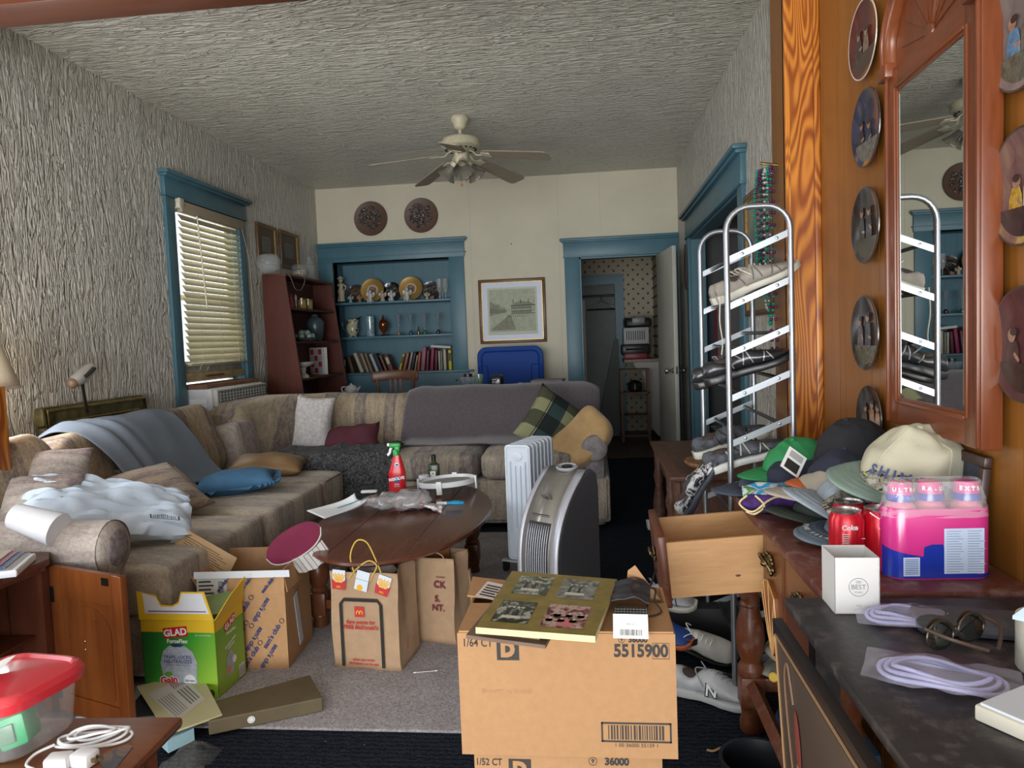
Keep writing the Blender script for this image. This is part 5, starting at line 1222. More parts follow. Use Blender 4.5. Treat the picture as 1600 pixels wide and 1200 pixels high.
# blue tote leaning upright against the back wall
c1 = U(747, 548, y=7.25); c2 = U(851, 600, y=7.25); wt = c2.x-c1.x; zt = U(800, 541, y=7.25).z
BL = pm('royal_blue_plastic', (.004, .045, .26), .5, var=.08, vs=5, spec=.15)
t = thing('storage_tote', 'royal blue plastic storage tote standing on end under the framed engraving', 'storage box', ((c1.x+c2.x)/2, 7.2, 0))
m = MB(); m.prism(rrect(-wt/2, .35, wt/2, zt, .09, 8), 0, .03, 0, TM((0, 0, 0), (R(90), 0, 0)));
o = m.build('lid', BL, t); bv = o.modifiers.new('b', 'BEVEL'); bv.width = .008; bv.segments = 3
m = MB(); m.tube([(x, -.032, z) for x, z in rrect(-wt/2+.045, .42, wt/2-.045, zt-.045, .06, 8)], .008, 8, closed=True); m.tube([(x, -.034, z) for x, z in rrect(wt/2-.12, .75, wt/2-.02, zt-.18, .02, 4)], .005, 6, closed=True); m.tube([(x, -.034, z) for x, z in rrect(-wt/2+.02, .75, -wt/2+.1, zt-.18, .02, 4)], .005, 6, closed=True); m.build('lid_ribs', BL, t)
m = MB(); m.box((0, .13, .75), (wt-.1, .24, .78), bev=.03); m.build('tub', BL, t)
m = MB(); m.box((0, 7.2, .175), (.7, .30, .35), bev=.004); o = m.build('cardboard_box', CARD, loc=((c1.x+c2.x)/2, 0, 0)); tag(o, 'cardboard carton under the royal blue tote behind the sofa', 'box')

# ------------------------------------------------------------------ antique frame, picture lamp and floor lamp on the left
OL = pm('distressed_olive_gilt', (.12, .10, .038), .45, metal=.25, var=.6, vs=13, bmp=.4, bs=30)
t = thing('antique_picture', 'distressed olive and gilt empty frame leaning on the left wall behind the sofa', 'picture frame', (XL+.055, 3.85, .40), 0, rot=(0, R(-4), 0))
h_ = .60; L = .86
for a0, a1, hh, ww in ((0, .0, .012, .0), (0, 0, .0, 0)): pass
for lo, hi in (((-.03, -L/2, h_-.10), (.035, L/2, h_)), ((-.03, -L/2, 0), (.035, L/2, .10)), ((-.03, -L/2, .10), (.035, -L/2+.10, h_-.10)), ((-.03, L/2-.10, .10), (.035, L/2, h_-.10))):
    MB().b2(lo, hi, bev=.016).build('moulding', OL, t)
for z_, r in ((h_-.012, .014), (h_-.085, .009)):
    pass
m = MB(); m.tube([(.038, y, z) for y, z in ((-L/2+.02, .02), (L/2-.02, .02), (L/2-.02, h_-.02), (-L/2+.02, h_-.02))], .012, 6, closed=True); m.tube([(.036, y, z) for y, z in ((-L/2+.085, .085), (L/2-.085, .085), (L/2-.085, h_-.085), (-L/2+.085, h_-.085))], .008, 6, closed=True); m.build('gilt_bead', pm('worn_gilt', (.28, .22, .08), .35, metal=.5, var=.4, vs=20), t)
MB().b2((-.03, -L/2+.09, .09), (-.02, L/2-.09, h_-.09)).build('dark_backing', pm('dark_backing', (.03, .035, .025), .7), t)
a = U(127, 588, x=XL+.12); bb = U(136, 636, x=XL+.08)
t = thing('picture_light', 'white and chrome picture light on a dark stem above the olive frame', 'lamp', a)
d1 = U(112, 600, x=XL+.12)-a; d2 = U(143, 573, x=XL+.12)-a
m = MB(); m.tube([d1, d1*.6, Vector((0, 0, 0)), d2*.6, d2], [.024, .034, .036, .034, .024], 18); m.build('head', pm('lamp_white', (.55, .52, .48), .25, metal=.3), t)
m = MB(); m.tube([d1*.15+Vector((.03, -.010, .0)), d2*.8+Vector((.03, -.010, 0))], .018, 12, flat=.6); m.build('dark_opening', INK, t)
MB().ell(d1*.9, (.028, .028, .028)).build('copper_end', pm('tan_end', (.22, .14, .09), .4), t)
MB().tube([(0, 0, -.02), bb-a+Vector((0, 0, -.03))], .008, 10).build('stem', pm('dark_stem', (.02, .016, .012), .4), t)
# floor lamp at the extreme left
q = U(-24, 600, y=2.9); t = thing('floor_lamp', 'wooden floor lamp with a cream pleated shade at the left edge', 'lamp', (q.x, 2.9, .0)); zs_ = U(20, 606, y=2.9).z
r1 = U(20, 604, y=2.9).x-q.x; r0 = U(-5, 540, y=2.9).x-q.x; z1 = U(2, 540, y=2.9).z
MB().lathe([(r1, zs_), (r0, z1), (r0*.6, z1+.06)], 48, caps=False).build('lamp_shade', pm('cream_shade', (.78, .66, .48), .8, bmp=.3, bs=30), t, solid=.003)
MB().tube([(r1*cos(2*pi*k/40), r1*sin(2*pi*k/40), zs_) for k in range(40)], .006, 6, closed=True).build('shade_trim', pm('shade_trim', (.62, .56, .48), .8), t)
MB().cyl((0, 0, .03), (0, 0, z1), .022).build('pole', PINE, t); MB().lathe([(.14, 0), (.14, .02), (.03, .04)], 32).build('base', PINE, t)
# the part of the lamp base column close to the frame edge
m = MB(); xa = U(-4, 650, y=2.75); m.b2((xa.x-.09, 2.72, .0), (xa.x, 2.80, U(4, 605, y=2.75).z)); o = m.build('wood_post', PINE); tag(o, 'orange pine post under the cream lampshade at the left edge', 'post')
# ------------------------------------------------------------------ back room
def onb(px, py, yy): return U(px, py, y=yy)
ysh = 8.9; a = onb(975, 562, ysh); b2_ = onb(1028, 566, ysh)
t = thing('wall_counter', 'white counter shelf on a scalloped bracket in the back room', 'shelf', (a.x, ysh, a.z-.04)); ww = b2_.x-a.x+.12
MB().b2((0, -.02, 0), (ww, .5, .04), bev=.004).build('shelf_board', pm('scuffed_board', (.30, .22, .18), .5), t)
m = MB(); poly = [(ww, 0), (.10, 0), (.13, -.05), (.20, -.10), (.24, -.20), (.25, -.50), (.28, -.75), (.38, -.88), (ww, -.92)]; m.prism(poly, 0, .02, 0, TM((0, 0, 0), (R(90), 0, 0))); m.build('bracket_board', pm('bracket_white', (.42, .40, .36), .5), t)
c = onb(997, 540, ysh); 
t = thing('toaster_oven', 'white toaster oven stacked in the dim back room', 'toaster oven', (onb(994, 540, ysh+.1).x, ysh+.12, a.z+.18)); MB().b2((-.15, -.1, 0), (.15, .2, .20), bev=.01).build('case', pm('toaster_white', (.42, .42, .40), .4), t); m = MB(); [m.b2((-.12+k*.026, -.104, .05), (-.105+k*.026, -.1, .16)) for k in range(9)]; m.build('vents', pm('dark_vents', (.1, .1, .1), .6), t)
t = thing('slow_cooker', 'black and chrome cooker under the toaster oven in the back room', 'cooker', (onb(994, 557, ysh).x, ysh+.09, a.z+.001)); MB().b2((-.17, -.08, .05), (.17, .2, .178), bev=.02).build('pot', BLACKP, t); MB().b2((-.14, -.1, .0), (.13, -.02, .07), bev=.01).build('red_front', pm('dim_red', (.25, .02, .03), .4), t); MB().tube([(-.12, -.10, .12), (.10, -.10, .12)], .012, 8).build('handle', CHROME, t)
o = MB().box((0, 0, 0), (.32, .26, .12), bev=.03).jitter(.02, 9).build('camera_bag', BLACKP, loc=(onb(996, 505, ysh+.1).x, ysh+.14, a.z+.44)); tag(o, 'black bag on top of the white toaster oven in the back room', 'bag')
o = MB().box((0, 0, 0), (.15, .12, .07), bev=.008).build('clock_radio', pm('grey_radio', (.22, .23, .22), .4), loc=(onb(997, 498, ysh-.02).x, ysh-.03, a.z+.46)); tag(o, 'small grey radio in front of the black bag in the back room', 'radio'); o.parent = None
zl1 = onb(985, 580, 8.6).z; xl, xr_ = onb(970, 620, 8.6).x, onb(1012, 620, 8.6).x
WSH = pm('pinkish_shelf_wood', (.16, .09, .06), .6)
t = thing('shelf_unit', 'small open wooden shelf unit in the back room behind the sofa', 'shelf', (xl, 8.6, 0))
for x in (0, xr_-xl): MB().b2((x, -.01, 0), (x+.03, .02, zl1)).build('post', WSH, t); MB().b2((x, .22, 0), (x+.03, .25, zl1)).build('post', WSH, t)
for py in (577, 613, 649, 680): z = onb(990, py, 8.6).z; MB().b2((0, -.01, z-.015), (xr_-xl+.03, .25, z)).build('shelf', WSH, t)
o = MB().lathe([(.06, 0), (.09, .03), (.09, .10), (.05, .13), (0, .14)], 24).build('kettle', pm('black_enamel', (.02, .02, .02), .12, spec=.9), loc=(onb(992, 600, 8.7).x, 8.7, onb(990, 613, 8.6).z)); tag(o, 'shiny black kettle on the wooden shelf unit in the back room', 'kettle')
m = MB(); A0 = onb(945, 665, 9.1); B0 = onb(968, 530, 9.5); m.add([(A0.x-.12, 9.0, .01), (A0.x+.18, 9.1, .01), (B0.x-.02, 9.55, B0.z), (B0.x-.06, 9.55, B0.z)], [[0, 1, 2, 3]]); o = m.build('ironing_board', pm('dim_grey_board', (.16, .17, .16), .8), solid=.03); tag(o, 'grey board leaning in the doorway of the back room', 'board')
m = MB(); hh = onb(940, 475, 9.9); 
for k in range(3): m.tube([(hh.x, 9.9+k*.05, hh.z+.1), (hh.x, 9.9+k*.05, hh.z+.05), (hh.x-.2, 9.9+k*.05, hh.z-.07), (hh.x+.2, 9.9+k*.05, hh.z-.07), (hh.x, 9.9+k*.05, hh.z+.05)], .012, 6)
o = m.build('clothes_hanger', BLACKP); tag(o, 'cluster of black clothes hangers in the closet of the back room', 'hanger', kind='stuff')
m = MB(); m.cyl((-1.2, 9.95, hh.z+.11), (IX1+.2, 9.95, hh.z+.11), .015); o = m.build('closet_rod', BLACKP); tag(o, 'dark rod holding the black clothes hangers', 'rod')
dd = thing('door_3', 'x', 'door', (U(913, 500, y=9.3).x, 9.3, .01))
for k in ('label', 'category'): del dd[k]
structure(dd); MB().b2((-.25, .0, 0), (.012, .035, U(912, 470, y=9.3).z)).build('door_panel', pm('white_door_edge', (.60, .54, .45), .5), dd)
# clothes in the closet to the right
for k, (px, c, lab) in enumerate(((1133, (.02, .03, .05), 'dark navy garment hanging in the right closet, nearest the door casing'), (1144, (.04, .06, .08), 'grey-blue garment hanging in the right closet'), (1152, (.10, .015, .02), 'dark red garment hanging in the right closet beside the grey-blue one'), (1159, (.12, .11, .11), 'pale grey garment hanging in the right closet'))):
    q = U(px, 470, x=1.25); m = MB()
    def gar(u, v, q=q, k=k): a = 2*pi*u; w_ = .20*min(1, .3+v*4); return (w_*cos(a), (.035+.012*sin(a*3+k))*sin(a), -v*.75+.02*mnoise.noise(Vector((u*9, v*3, k))))
    m.grid(gar, 24, 14, cu=True); m.add([gar(i/24, 0) for i in range(24)], [list(range(24))]); o = m.build('hanging_garment', pm('garment_%d' % k, c, .9), loc=(1.25, q.y, 1.62)); tag(o, lab, 'clothing')
o = MB().cyl((1.3, OY0-.25, 1.66), (1.3, OY1+.24, 1.66), .014).build('closet_rod', STEEL); tag(o, 'metal clothes rod in the closet right of the open doorway', 'rod')

# ------------------------------------------------------------------ mirror and plates on the panelled wall
MIRW = wood('cherry_mirror_frame', (.10, .022, .007), (.20, .056, .018), 'z', 9, .28, .55)
MIRX = wood('cherry_mirror_frame_cross', (.10, .022, .007), (.20, .056, .018), 'y', 9, .28, .55)
GYa, GYb, GZa, GZb = 1.548, 1.875, 1.087, 1.806
t = thing('wall_mirror', 'tall cherry framed mirror with a carved fan crest on the panelled wall', 'mirror', (XP-.006, (GYa+GYb)/2, GZa), R(-1.5))
w2 = (GYb-GYa)/2; hh = GZb-GZa
def stile(mb, y0, y1, z0, z1, o=0):
    mb.b2((-.040, y0, z0), (0, y1, z1), bev=.004); 
m = MB(); fw = .075
for y0, y1 in ((-w2-fw, -w2-.006), (w2+.006, w2+fw)): stile(m, y0, y1, -fw, hh+.06)
for s in (-1, 1):
    m.b2((-.044, s*(w2+.018)-.006, -.02), (-.02, s*(w2+.018)+.006, hh+.02), bev=.004); m.b2((-.046, s*(w2+fw-.010)-.006, -fw+.003), (-.02, s*(w2+fw-.010)+.006, hh+.057), bev=.004)
m.build('stile', MIRW, t)
for r_ in (0, 1):
  m = MB()
  if r_: m.b2((-.0385, -w2-fw+.003, -fw+.002), (-.002, w2+fw-.003, -.006))
  else: m.b2((-.0385, -w2-fw+.003, hh+.006), (-.002, w2+fw-.003, hh+.065))
  z = -.018 if r_ else hh+.018; m.b2((-.0435, -w2-.010, z-.005), (-.02, w2+.010, z+.005), bev=.003)
  m.build('rail', MIRX, t)
m = MB(); pts = [(-w2-.04, hh+.06)]+[(-(w2+.04)*cos(a), hh+.06+.19*sin(a)) for a in [pi*k/16 for k in range(1, 16)]]+[(w2+.04, hh+.06)]
m.prism(pts, .012, .030, 0, Matrix(((0, 0, -1, 0), (1, 0, 0, 0), (0, 1, 0, 0), (0, 0, 0, 1))))
for k in range(9):
    a = pi*(k+.5)/9; m.tube([(-.031, -.02*cos(a), hh+.075+.02*sin(a)), (-.031, -(w2+.01)*cos(a)*.92, hh+.075+.155*sin(a))], .0018, 5)
m.lathe([(.0, 0), (.02, .001), (.018, .006), (0, .007)], 18, 0, TM((-.030, 0, hh+.075), (0, R(-90), 0))); m.build('carved_fan', MIRW, t)
m = MB()
for s in (-1, 1):
    P = smoothpath([(-.03, s*(w2+.06), hh+.075), (-.034, s*(w2+.055), hh+.14), (-.034, s*(w2+.005), hh+.21), (-.034, s*(w2-.08), hh+.27), (-.034, s*.03, hh+.30)], 6)
    m.tube(P, .028, 12, flat=.8); m.tube([p+Vector((-.018, 0, 0)) for p in P], .008, 8); m.box((-.032, s*(w2+.06), hh+.065), (.05, .06, .035), bev=.005)
m.build('crest_moulding', MIRW, t)
mg = MB(); mg.add([(-.036, -w2-.006, -.006), (-.036, w2+.006, -.006), (-.036, w2+.006, hh+.006), (-.036, -w2-.006, hh+.006)], [[0, 1, 2, 3]]); mg.build('mirror_glass', pm('mirror_silver', (.80, .82, .80), .01, metal=1), t)
m = MB(); [m.b2((-.0368, s*(w2-.002)-.002, .004), (-.0361, s*(w2-.002)+.002, hh-.004)) for s in (-1, 1)]; m.build('bevel_edge', pm('bevel_tint', (.30, .32, .30), .25, metal=.6), t)
m = MB(); m.b2((-.035, -w2-.005, -.005), (-.002, w2+.005, hh+.005)); m.build('backing', CARDD, t)
def scene_plate(label, px, py, seed, base, fig, rim=None, r=.105, y=None):
    q = U(px, py, x=XP-.012); c = (XP-.004, q.y, q.z)
    t = thing('collector_plate', label, 'plate', c, 0, 'collector plates on the panelled wall'); T = TM((0, 0, 0), (0, R(-90), 0))
    m = MB(); m.lathe([(r*.55, 0), (r*.6, .003), (r, .015), (r*.99, .018), (r*.7, .010), (0, .009)], 44, 0, T)
    m.build('plate', pm('plate_rim_%d' % (1 if rim else 0), rim or (.06, .045, .035), .18, spec=.7), t)
    rr = random.Random(seed); m = MB(); m.lathe([(r*.955, .0176), (r*.7, .0110), (0, .0100)], 40, 0, T, caps=False)
    # generic figures: seated or standing people in plain clothes
    F = T @ TM((0, 0, .0108), (0, 0, R(-90)))
    m.add([(r*.9*cos(a), r*.9*sin(a), .0007+.0062*0) for a in [pi*(1.12+.76*k/12) for k in range(13)]], [list(range(13))], 1, M=F @ TM((0, 0, .003)))
    for j in range(rr.choice((2, 2, 3))):
        x = (j-.6)*r*.5+rr.uniform(-.01, .01); y0_ = -.55*r+rr.uniform(-.01, .01); h_ = r*rr.uniform(.8, 1.2); w_ = r*.22; z = .003+.0004*j; ci = 2+(j+seed) % 3
        m.add([(x-w_, y0_, z), (x+w_, y0_, z), (x+w_*.8, y0_+h_*.55, z), (x+w_*.5, y0_+h_*.72, z), (x-w_*.5, y0_+h_*.72, z), (x-w_*.9, y0_+h_*.5, z)], [[0, 1, 2, 3, 4, 5]], ci, M=F)
        m.add([(x-w_*.7, y0_-r*.2, z+.0001), (x+w_*.4, y0_-r*.2, z+.0001), (x+w_*.7, y0_+h_*.1, z+.0001), (x-w_*.8, y0_+h_*.1, z+.0001)], [[0, 1, 2, 3]], 2+(j+seed+1) % 3, M=F)
        m.disc((x+rr.uniform(-.004, .004), y0_+h_*.83, z+.0003), r*.12, 5, 14, F); m.disc((x+.002, y0_+h_*.90, z+.0004), r*.11, 6, 14, F, ry=r*.07)
        m.box((x+w_*.5, y0_+h_*.4, z+.0002), (w_*.9, w_*.3, .0002), 5, rot=(0, 0, R(rr.uniform(-50, 20))), M=F)
    m.build('painted_picture', [blotch('plate_ground_%d' % seed, base, 9, .15, 1.2)]+[pm('plate_c%d_%d' % (seed, i), tuple(x*(.45 if i == 0 else .8) for x in c_), .2, var=.5, vs=60) for i, c_ in enumerate(fig)]+[pm('painted_skin', (.26, .15, .10), .25, var=.3, vs=90), pm('painted_hair', (.03, .02, .015), .25)], t); return t
DK = [(.3, (.015, .012, .012)), (.6, (.05, .035, .028)), (.8, (.10, .07, .05))]
RDK = [(.3, (.06, .012, .012)), (.6, (.12, .03, .022)), (.8, (.07, .05, .03))]
scene_plate('white-rimmed collector plate of figures on red, topmost of the column left of the mirror', 1352, 62, 1, RDK, [(.14, .09, .06), (.16, .035, .03), (.04, .04, .04), (.22, .15, .10)], rim=(.55, .50, .40))
scene_plate('collector plate with a golden curtain, second from the top left of the mirror', 1357, 200, 2, [(.35, (.02, .02, .035)), (.55, (.05, .05, .09)), (.7, (.35, .16, .02))], [(.30, .28, .25), (.04, .05, .09), (.12, .08, .06), (.05, .04, .05)])
scene_plate('near-black collector plate of a standing dark-coated figure left of the mirror', 1356, 352, 3, DK, [(.12, .10, .06), (.03, .035, .03), (.02, .02, .022), (.05, .05, .04)])
scene_plate('dark collector plate with pale-skirted figure, fourth from the top left of the mirror', 1355, 520, 4, DK, [(.22, .20, .12), (.40, .37, .33), (.12, .09, .09), (.03, .025, .03)])
scene_plate('dark collector plate with an orange mark just above the black cap', 1362, 655, 5, DK, [(.05, .03, .02), (.40, .14, .02), (.42, .16, .03), (.1, .05, .02)], r=.095)
scene_plate('grey-brown collector plate with a blue garment at the top right edge', 1602, 45, 6, [(.3, (.10, .08, .08)), (.7, (.20, .16, .15))], [(.20, .20, .15), (.10, .22, .36), (.15, .12, .10), (.35, .32, .28)])
scene_plate('bright collector plate with yellow and navy clothing at the right edge', 1604, 290, 7, [(.3, (.07, .03, .05)), (.6, (.20, .12, .08)), (.75, (.45, .30, .08))], [(.08, .05, .05), (.04, .05, .12), (.50, .30, .04), (.40, .34, .28)])
scene_plate('dark plum collector plate, lowest at the right edge', 1605, 538, 8, [(.3, (.05, .018, .02)), (.7, (.10, .04, .04))], [(.08, .05, .04), (.13, .035, .03), (.30, .22, .16), (.06, .03, .03)])

# ------------------------------------------------------------------ the dresser against the panelled wall
DR = wood('worn_cherry_dresser', (.085, .023, .009), (.19, .062, .021), 'y', 8, .33, .4)
DRT = wood('dusty_dresser_top', (.075, .020, .014), (.15, .045, .030), 'y', 7, .30, .45, dirt=.35)
DRL = wood('worn_cherry_leg', (.095, .024, .009), (.175, .053, .019), 'z', 9, .35, .35, dirt=.25)
OAK = wood('light_drawer_oak', (.42, .215, .085), (.62, .36, .165), 'x', 12, .5, .1)
dx0, dx1, dy0, dy1, dz = .405, .775, 1.375, 2.375, .775
ds = thing('dresser', 'worn cherry dresser with turned legs against the panelled wall, one drawer pulled out', 'dresser', (0, 0, 0))
m = MB(); m.b2((dx0, dy0, dz-.024), (dx1, dy1, dz), bev=.006); m.b2((dx0+.012, dy0+.01, dz-.036), (dx1, dy1-.012, dz-.024), bev=.004); m.build('top', DRT, ds)
m = MB(); X0 = dx0+.022
m.b2((X0, dy0+.03, .555), (X0+.018, 1.945, dz-.036)); m.b2((X0, 2.235, .555), (X0+.018, dy1-.03, dz-.036)); m.b2((X0, 1.945, .725), (X0+.018, 2.235, dz-.036)); m.b2((X0, 1.945, .545), (X0+.018, 2.235, .560))
m.b2((X0, dy0+.03, .555), (dx1, dy0+.045, dz-.036)); m.b2((X0, dy1-.045, .555), (dx1, dy1-.03, dz-.036)); m.b2((dx1-.015, dy0+.03, .50), (dx1, dy1-.03, dz-.036)); m.b2((X0+.018, 1.93, .555), (dx1, 1.943, dz-.036)); m.b2((X0+.018, 2.237, .555), (dx1, 2.25, dz-.036))
for y in (1.742, 1.730, 1.44): m.b2((X0-.003, y, .56), (X0+.001, y+.0045, dz-.04), 0)
m.prism([(1.99, .556), (1.76, .556), (1.70, .556), (1.715, .50), (1.77, .455), (1.84, .445), (1.905, .47), (1.945, .52)], 0, .018, 0, Matrix(((0, 0, 1, X0), (1, 0, 0, 0), (0, 1, 0, 0), (0, 0, 0, 1))))
m.build('case', DR, ds)
# carved shell pendant on the apron
m = MB(); C0 = Vector((X0-.004, 1.825, .455))
out = [(0, .0), (.03, .03), (.075, .08), (.105, .125), (.09, .162), (.04, .175), (-.02, .15), (-.035, .10), (-.018, .05)]
m.prism([(C0.y+a, C0.z+b) for a, b in out], 0, .008, 0, Matrix(((0, 0, 1, C0.x-.003), (1, 0, 0, 0), (0, 1, 0, 0), (0, 0, 0, 1))))
for k in range(9):
    e = (out[k][0], out[k][1]) if 0 < k < 9 else None
    if e: m.tube([(C0.x-.004, C0.y, C0.z), (C0.x-.006, C0.y+e[0]*.55, C0.z+e[1]*.55), (C0.x-.004, C0.y+e[0], C0.z+e[1])], .0016, 5, 1)
m.tube([(C0.x-.004, C0.y+a, C0.z+b) for a, b in out], .0022, 5, 1, closed=True)
for a_ in (-.05, -.035, -.06): m.tube([(C0.x-.004, C0.y, C0.z), (C0.x-.004, C0.y+a_, C0.z+.02+a_*.3)], .0016, 5, 1)
m.build('carved_shell', [wood('shell_orange', (.26, .08, .02), (.36, .13, .03), 'z', 9, .3), pm('shell_edge_wear', (.60, .33, .12), .4)], ds)
def bail(mb, M):
    rr = random.Random(4)
    for k in range(34): a = rr.uniform(0, 6.28); q = rr.random()**.5; mb.ell((0, 0, 0), (.006, .006, .004), 0, M @ TM((q*.020*cos(a), q*.036*sin(a)*1.0, .003)), 8, 6)
    mb.lathe([(.0, 0), (.016, 0), (.014, .004), (0, .005)], 16, 0, M, sx=1, sy=1.9); mb.tube(smoothpath([Vector((-.004, .028, .006)), Vector((.010, .022, .014)), Vector((.016, 0, .016)), Vector((.010, -.022, .014)), Vector((-.004, -.028, .006))]), .0035, 8, M=M)
    mb.ell((0, 0, 0), (.006, .006, .008), 0, M @ TM((.0, .0, .010)))
m = MB(); bail(m, TM((X0-.001, 1.872, .672), (0, R(-90), 0), (1.35, 1.5, 1.3))); m.build('drawer_pull', pm('ornate_brass', (.20, .15, .08), .3, metal=1, var=.5, vs=80), ds)
m = MB(); bail(m, TM((X0-.001, 1.60, .672), (0, R(-90), 0))); m.build('drawer_pull', pm('ornate_brass', (0, 0, 0)), ds)
# the open drawer
dw = MB(); a0, a1 = 1.953, 2.228
dw.b2((.182, a0, .572), (.47, a0+.010, .722)); dw.b2((.182, a1-.010, .572), (.47, a1, .722)); dw.b2((.182, a0+.010, .580), (.47, a1-.010, .586)); dw.b2((.462, a0+.01, .58), (.47, a1-.01, .715)); dw.b2((.182, a0+.01, .58), (.188, a1-.01, .722))
d_ = dw.build('drawer', OAK, ds); pv = Vector((.43, 2.09, .66)); Rm = Matrix.Rotation(R(-4.5), 4, 'Y'); d_.matrix_local = Matrix.Translation(pv) @ Rm @ Matrix.Translation(-pv)
m = MB(); m.b2((.160, a0-.020, .552), (.182, a1+.020, .745), bev=.004); m.build('drawer_front', DRL, d_)
m = MB(); bail(m, TM((.159, 2.09, .655), (0, R(-90), 0))); m.build('drawer_pull', pm('ornate_brass', (0, 0, 0)), d_)
m = MB(); m.ell((.36, a0-.001, .62), (.007, .0012, .003), 0); m.build('knot', pm('dark_knot', (.12, .05, .02), .6), d_)
LEGS = ((.462, 2.305), (.462, 1.445), (.73, 2.305), (.73, 1.445))
for x, y in LEGS:
    T = TM((x, y, 0)); m = MB()
    m.lathe([(.030, 0), (.036, .008), (.038, .03), (.030, .06), (.033, .075), (.034, .085)], 24, 0, T); m.box((x, y, .135), (.072, .072, .10), bev=.005)
    m.lathe([(.033, .185), (.040, .20), (.040, .21), (.030, .225), (.031, .235), (.041, .262), (.044, .30), (.041, .345), (.030, .39), (.026, .402), (.031, .408), (.030, .414), (.026, .42), (.034, .445), (.038, .46), (.039, .475), (.033, .49), (.032, .50), (.036, .515), (.036, .56)], 28, 0, T)
    m.box((x, y, .64), (.06, .06, .19)); m.build('leg', DRL, ds)
m = MB(); m.b2((.475, 2.285, .135), (.72, 2.32, .178), bev=.005); m.b2((.475, 1.43, .135), (.72, 1.46, .178), bev=.005); m.build('stretcher', DRL, ds)
m = MB(); m.tube([(.462, 2.28, .16), (.462, 1.47, .16)], .022, 4); m.build('foot_rail', DRL, ds)

# ------------------------------------------------------------------ shoe rack in the opening
RY0, RY1 = 2.455, 3.03
rx0, rx1 = .440, .640
rk = thing('shoe_rack', 'tall tubular metal shoe rack with slanting shelves between the dresser and the door casing', 'rack', (0, 0, 0))
topz = U(1180, 322, y=RY0).z
for yy in (RY0, RY1):
    P = [(rx0, yy, .012), (rx0, yy, topz-.085)]+[(rx0+.075-.075*cos(a), yy, topz-.075+.075*sin(a)) for a in [pi/2*k/6 for k in range(7)]]+[(rx1-.075+.075*sin(a), yy, topz-.075+.075*cos(a)) for a in [pi/2*k/6 for k in range(7)]]+[(rx1, yy, topz-.085), (rx1, yy, .012)]
    MB().tube(P, .0095, 14).build('tube_frame', STEEL, rk)
SLZ = [1.483, 1.333, 1.180, 1.034, .886, .735, .585, .43, .28, .13]
RISE = .082
for yy in (RY0, RY1):
    for z in SLZ:
        m = MB(); ang = math.atan2(RISE, rx1-rx0); L = math.hypot(RISE, rx1-rx0)-.012
        T = TM(((rx0+rx1)/2, yy, z+RISE/2), (0, -ang, 0)); m.box((0, 0, 0), (L, .004, .020), 0, M=T)
        sd = -1 if yy == RY0 else 1
        for bx_ in (-.055, .062): m.lathe([(.0055, 0), (.0045, .002), (0, .003)], 12, 1, T @ TM((bx_, -.002, 0), (R(90), 0, 0)))
        m.build('slat', [pm('light_steel_strip', (.42, .45, .48), .35, metal=.6), STEEL], rk)
for z in SLZ:
    for u in (.22, .80):
        x = rx0+(rx1-rx0)*u; zz = z+RISE*u; MB().cyl((x, RY0+.005, zz), (x, RY1-.005, zz), .0065, seg=10).build('rod', BLACKP, rk)

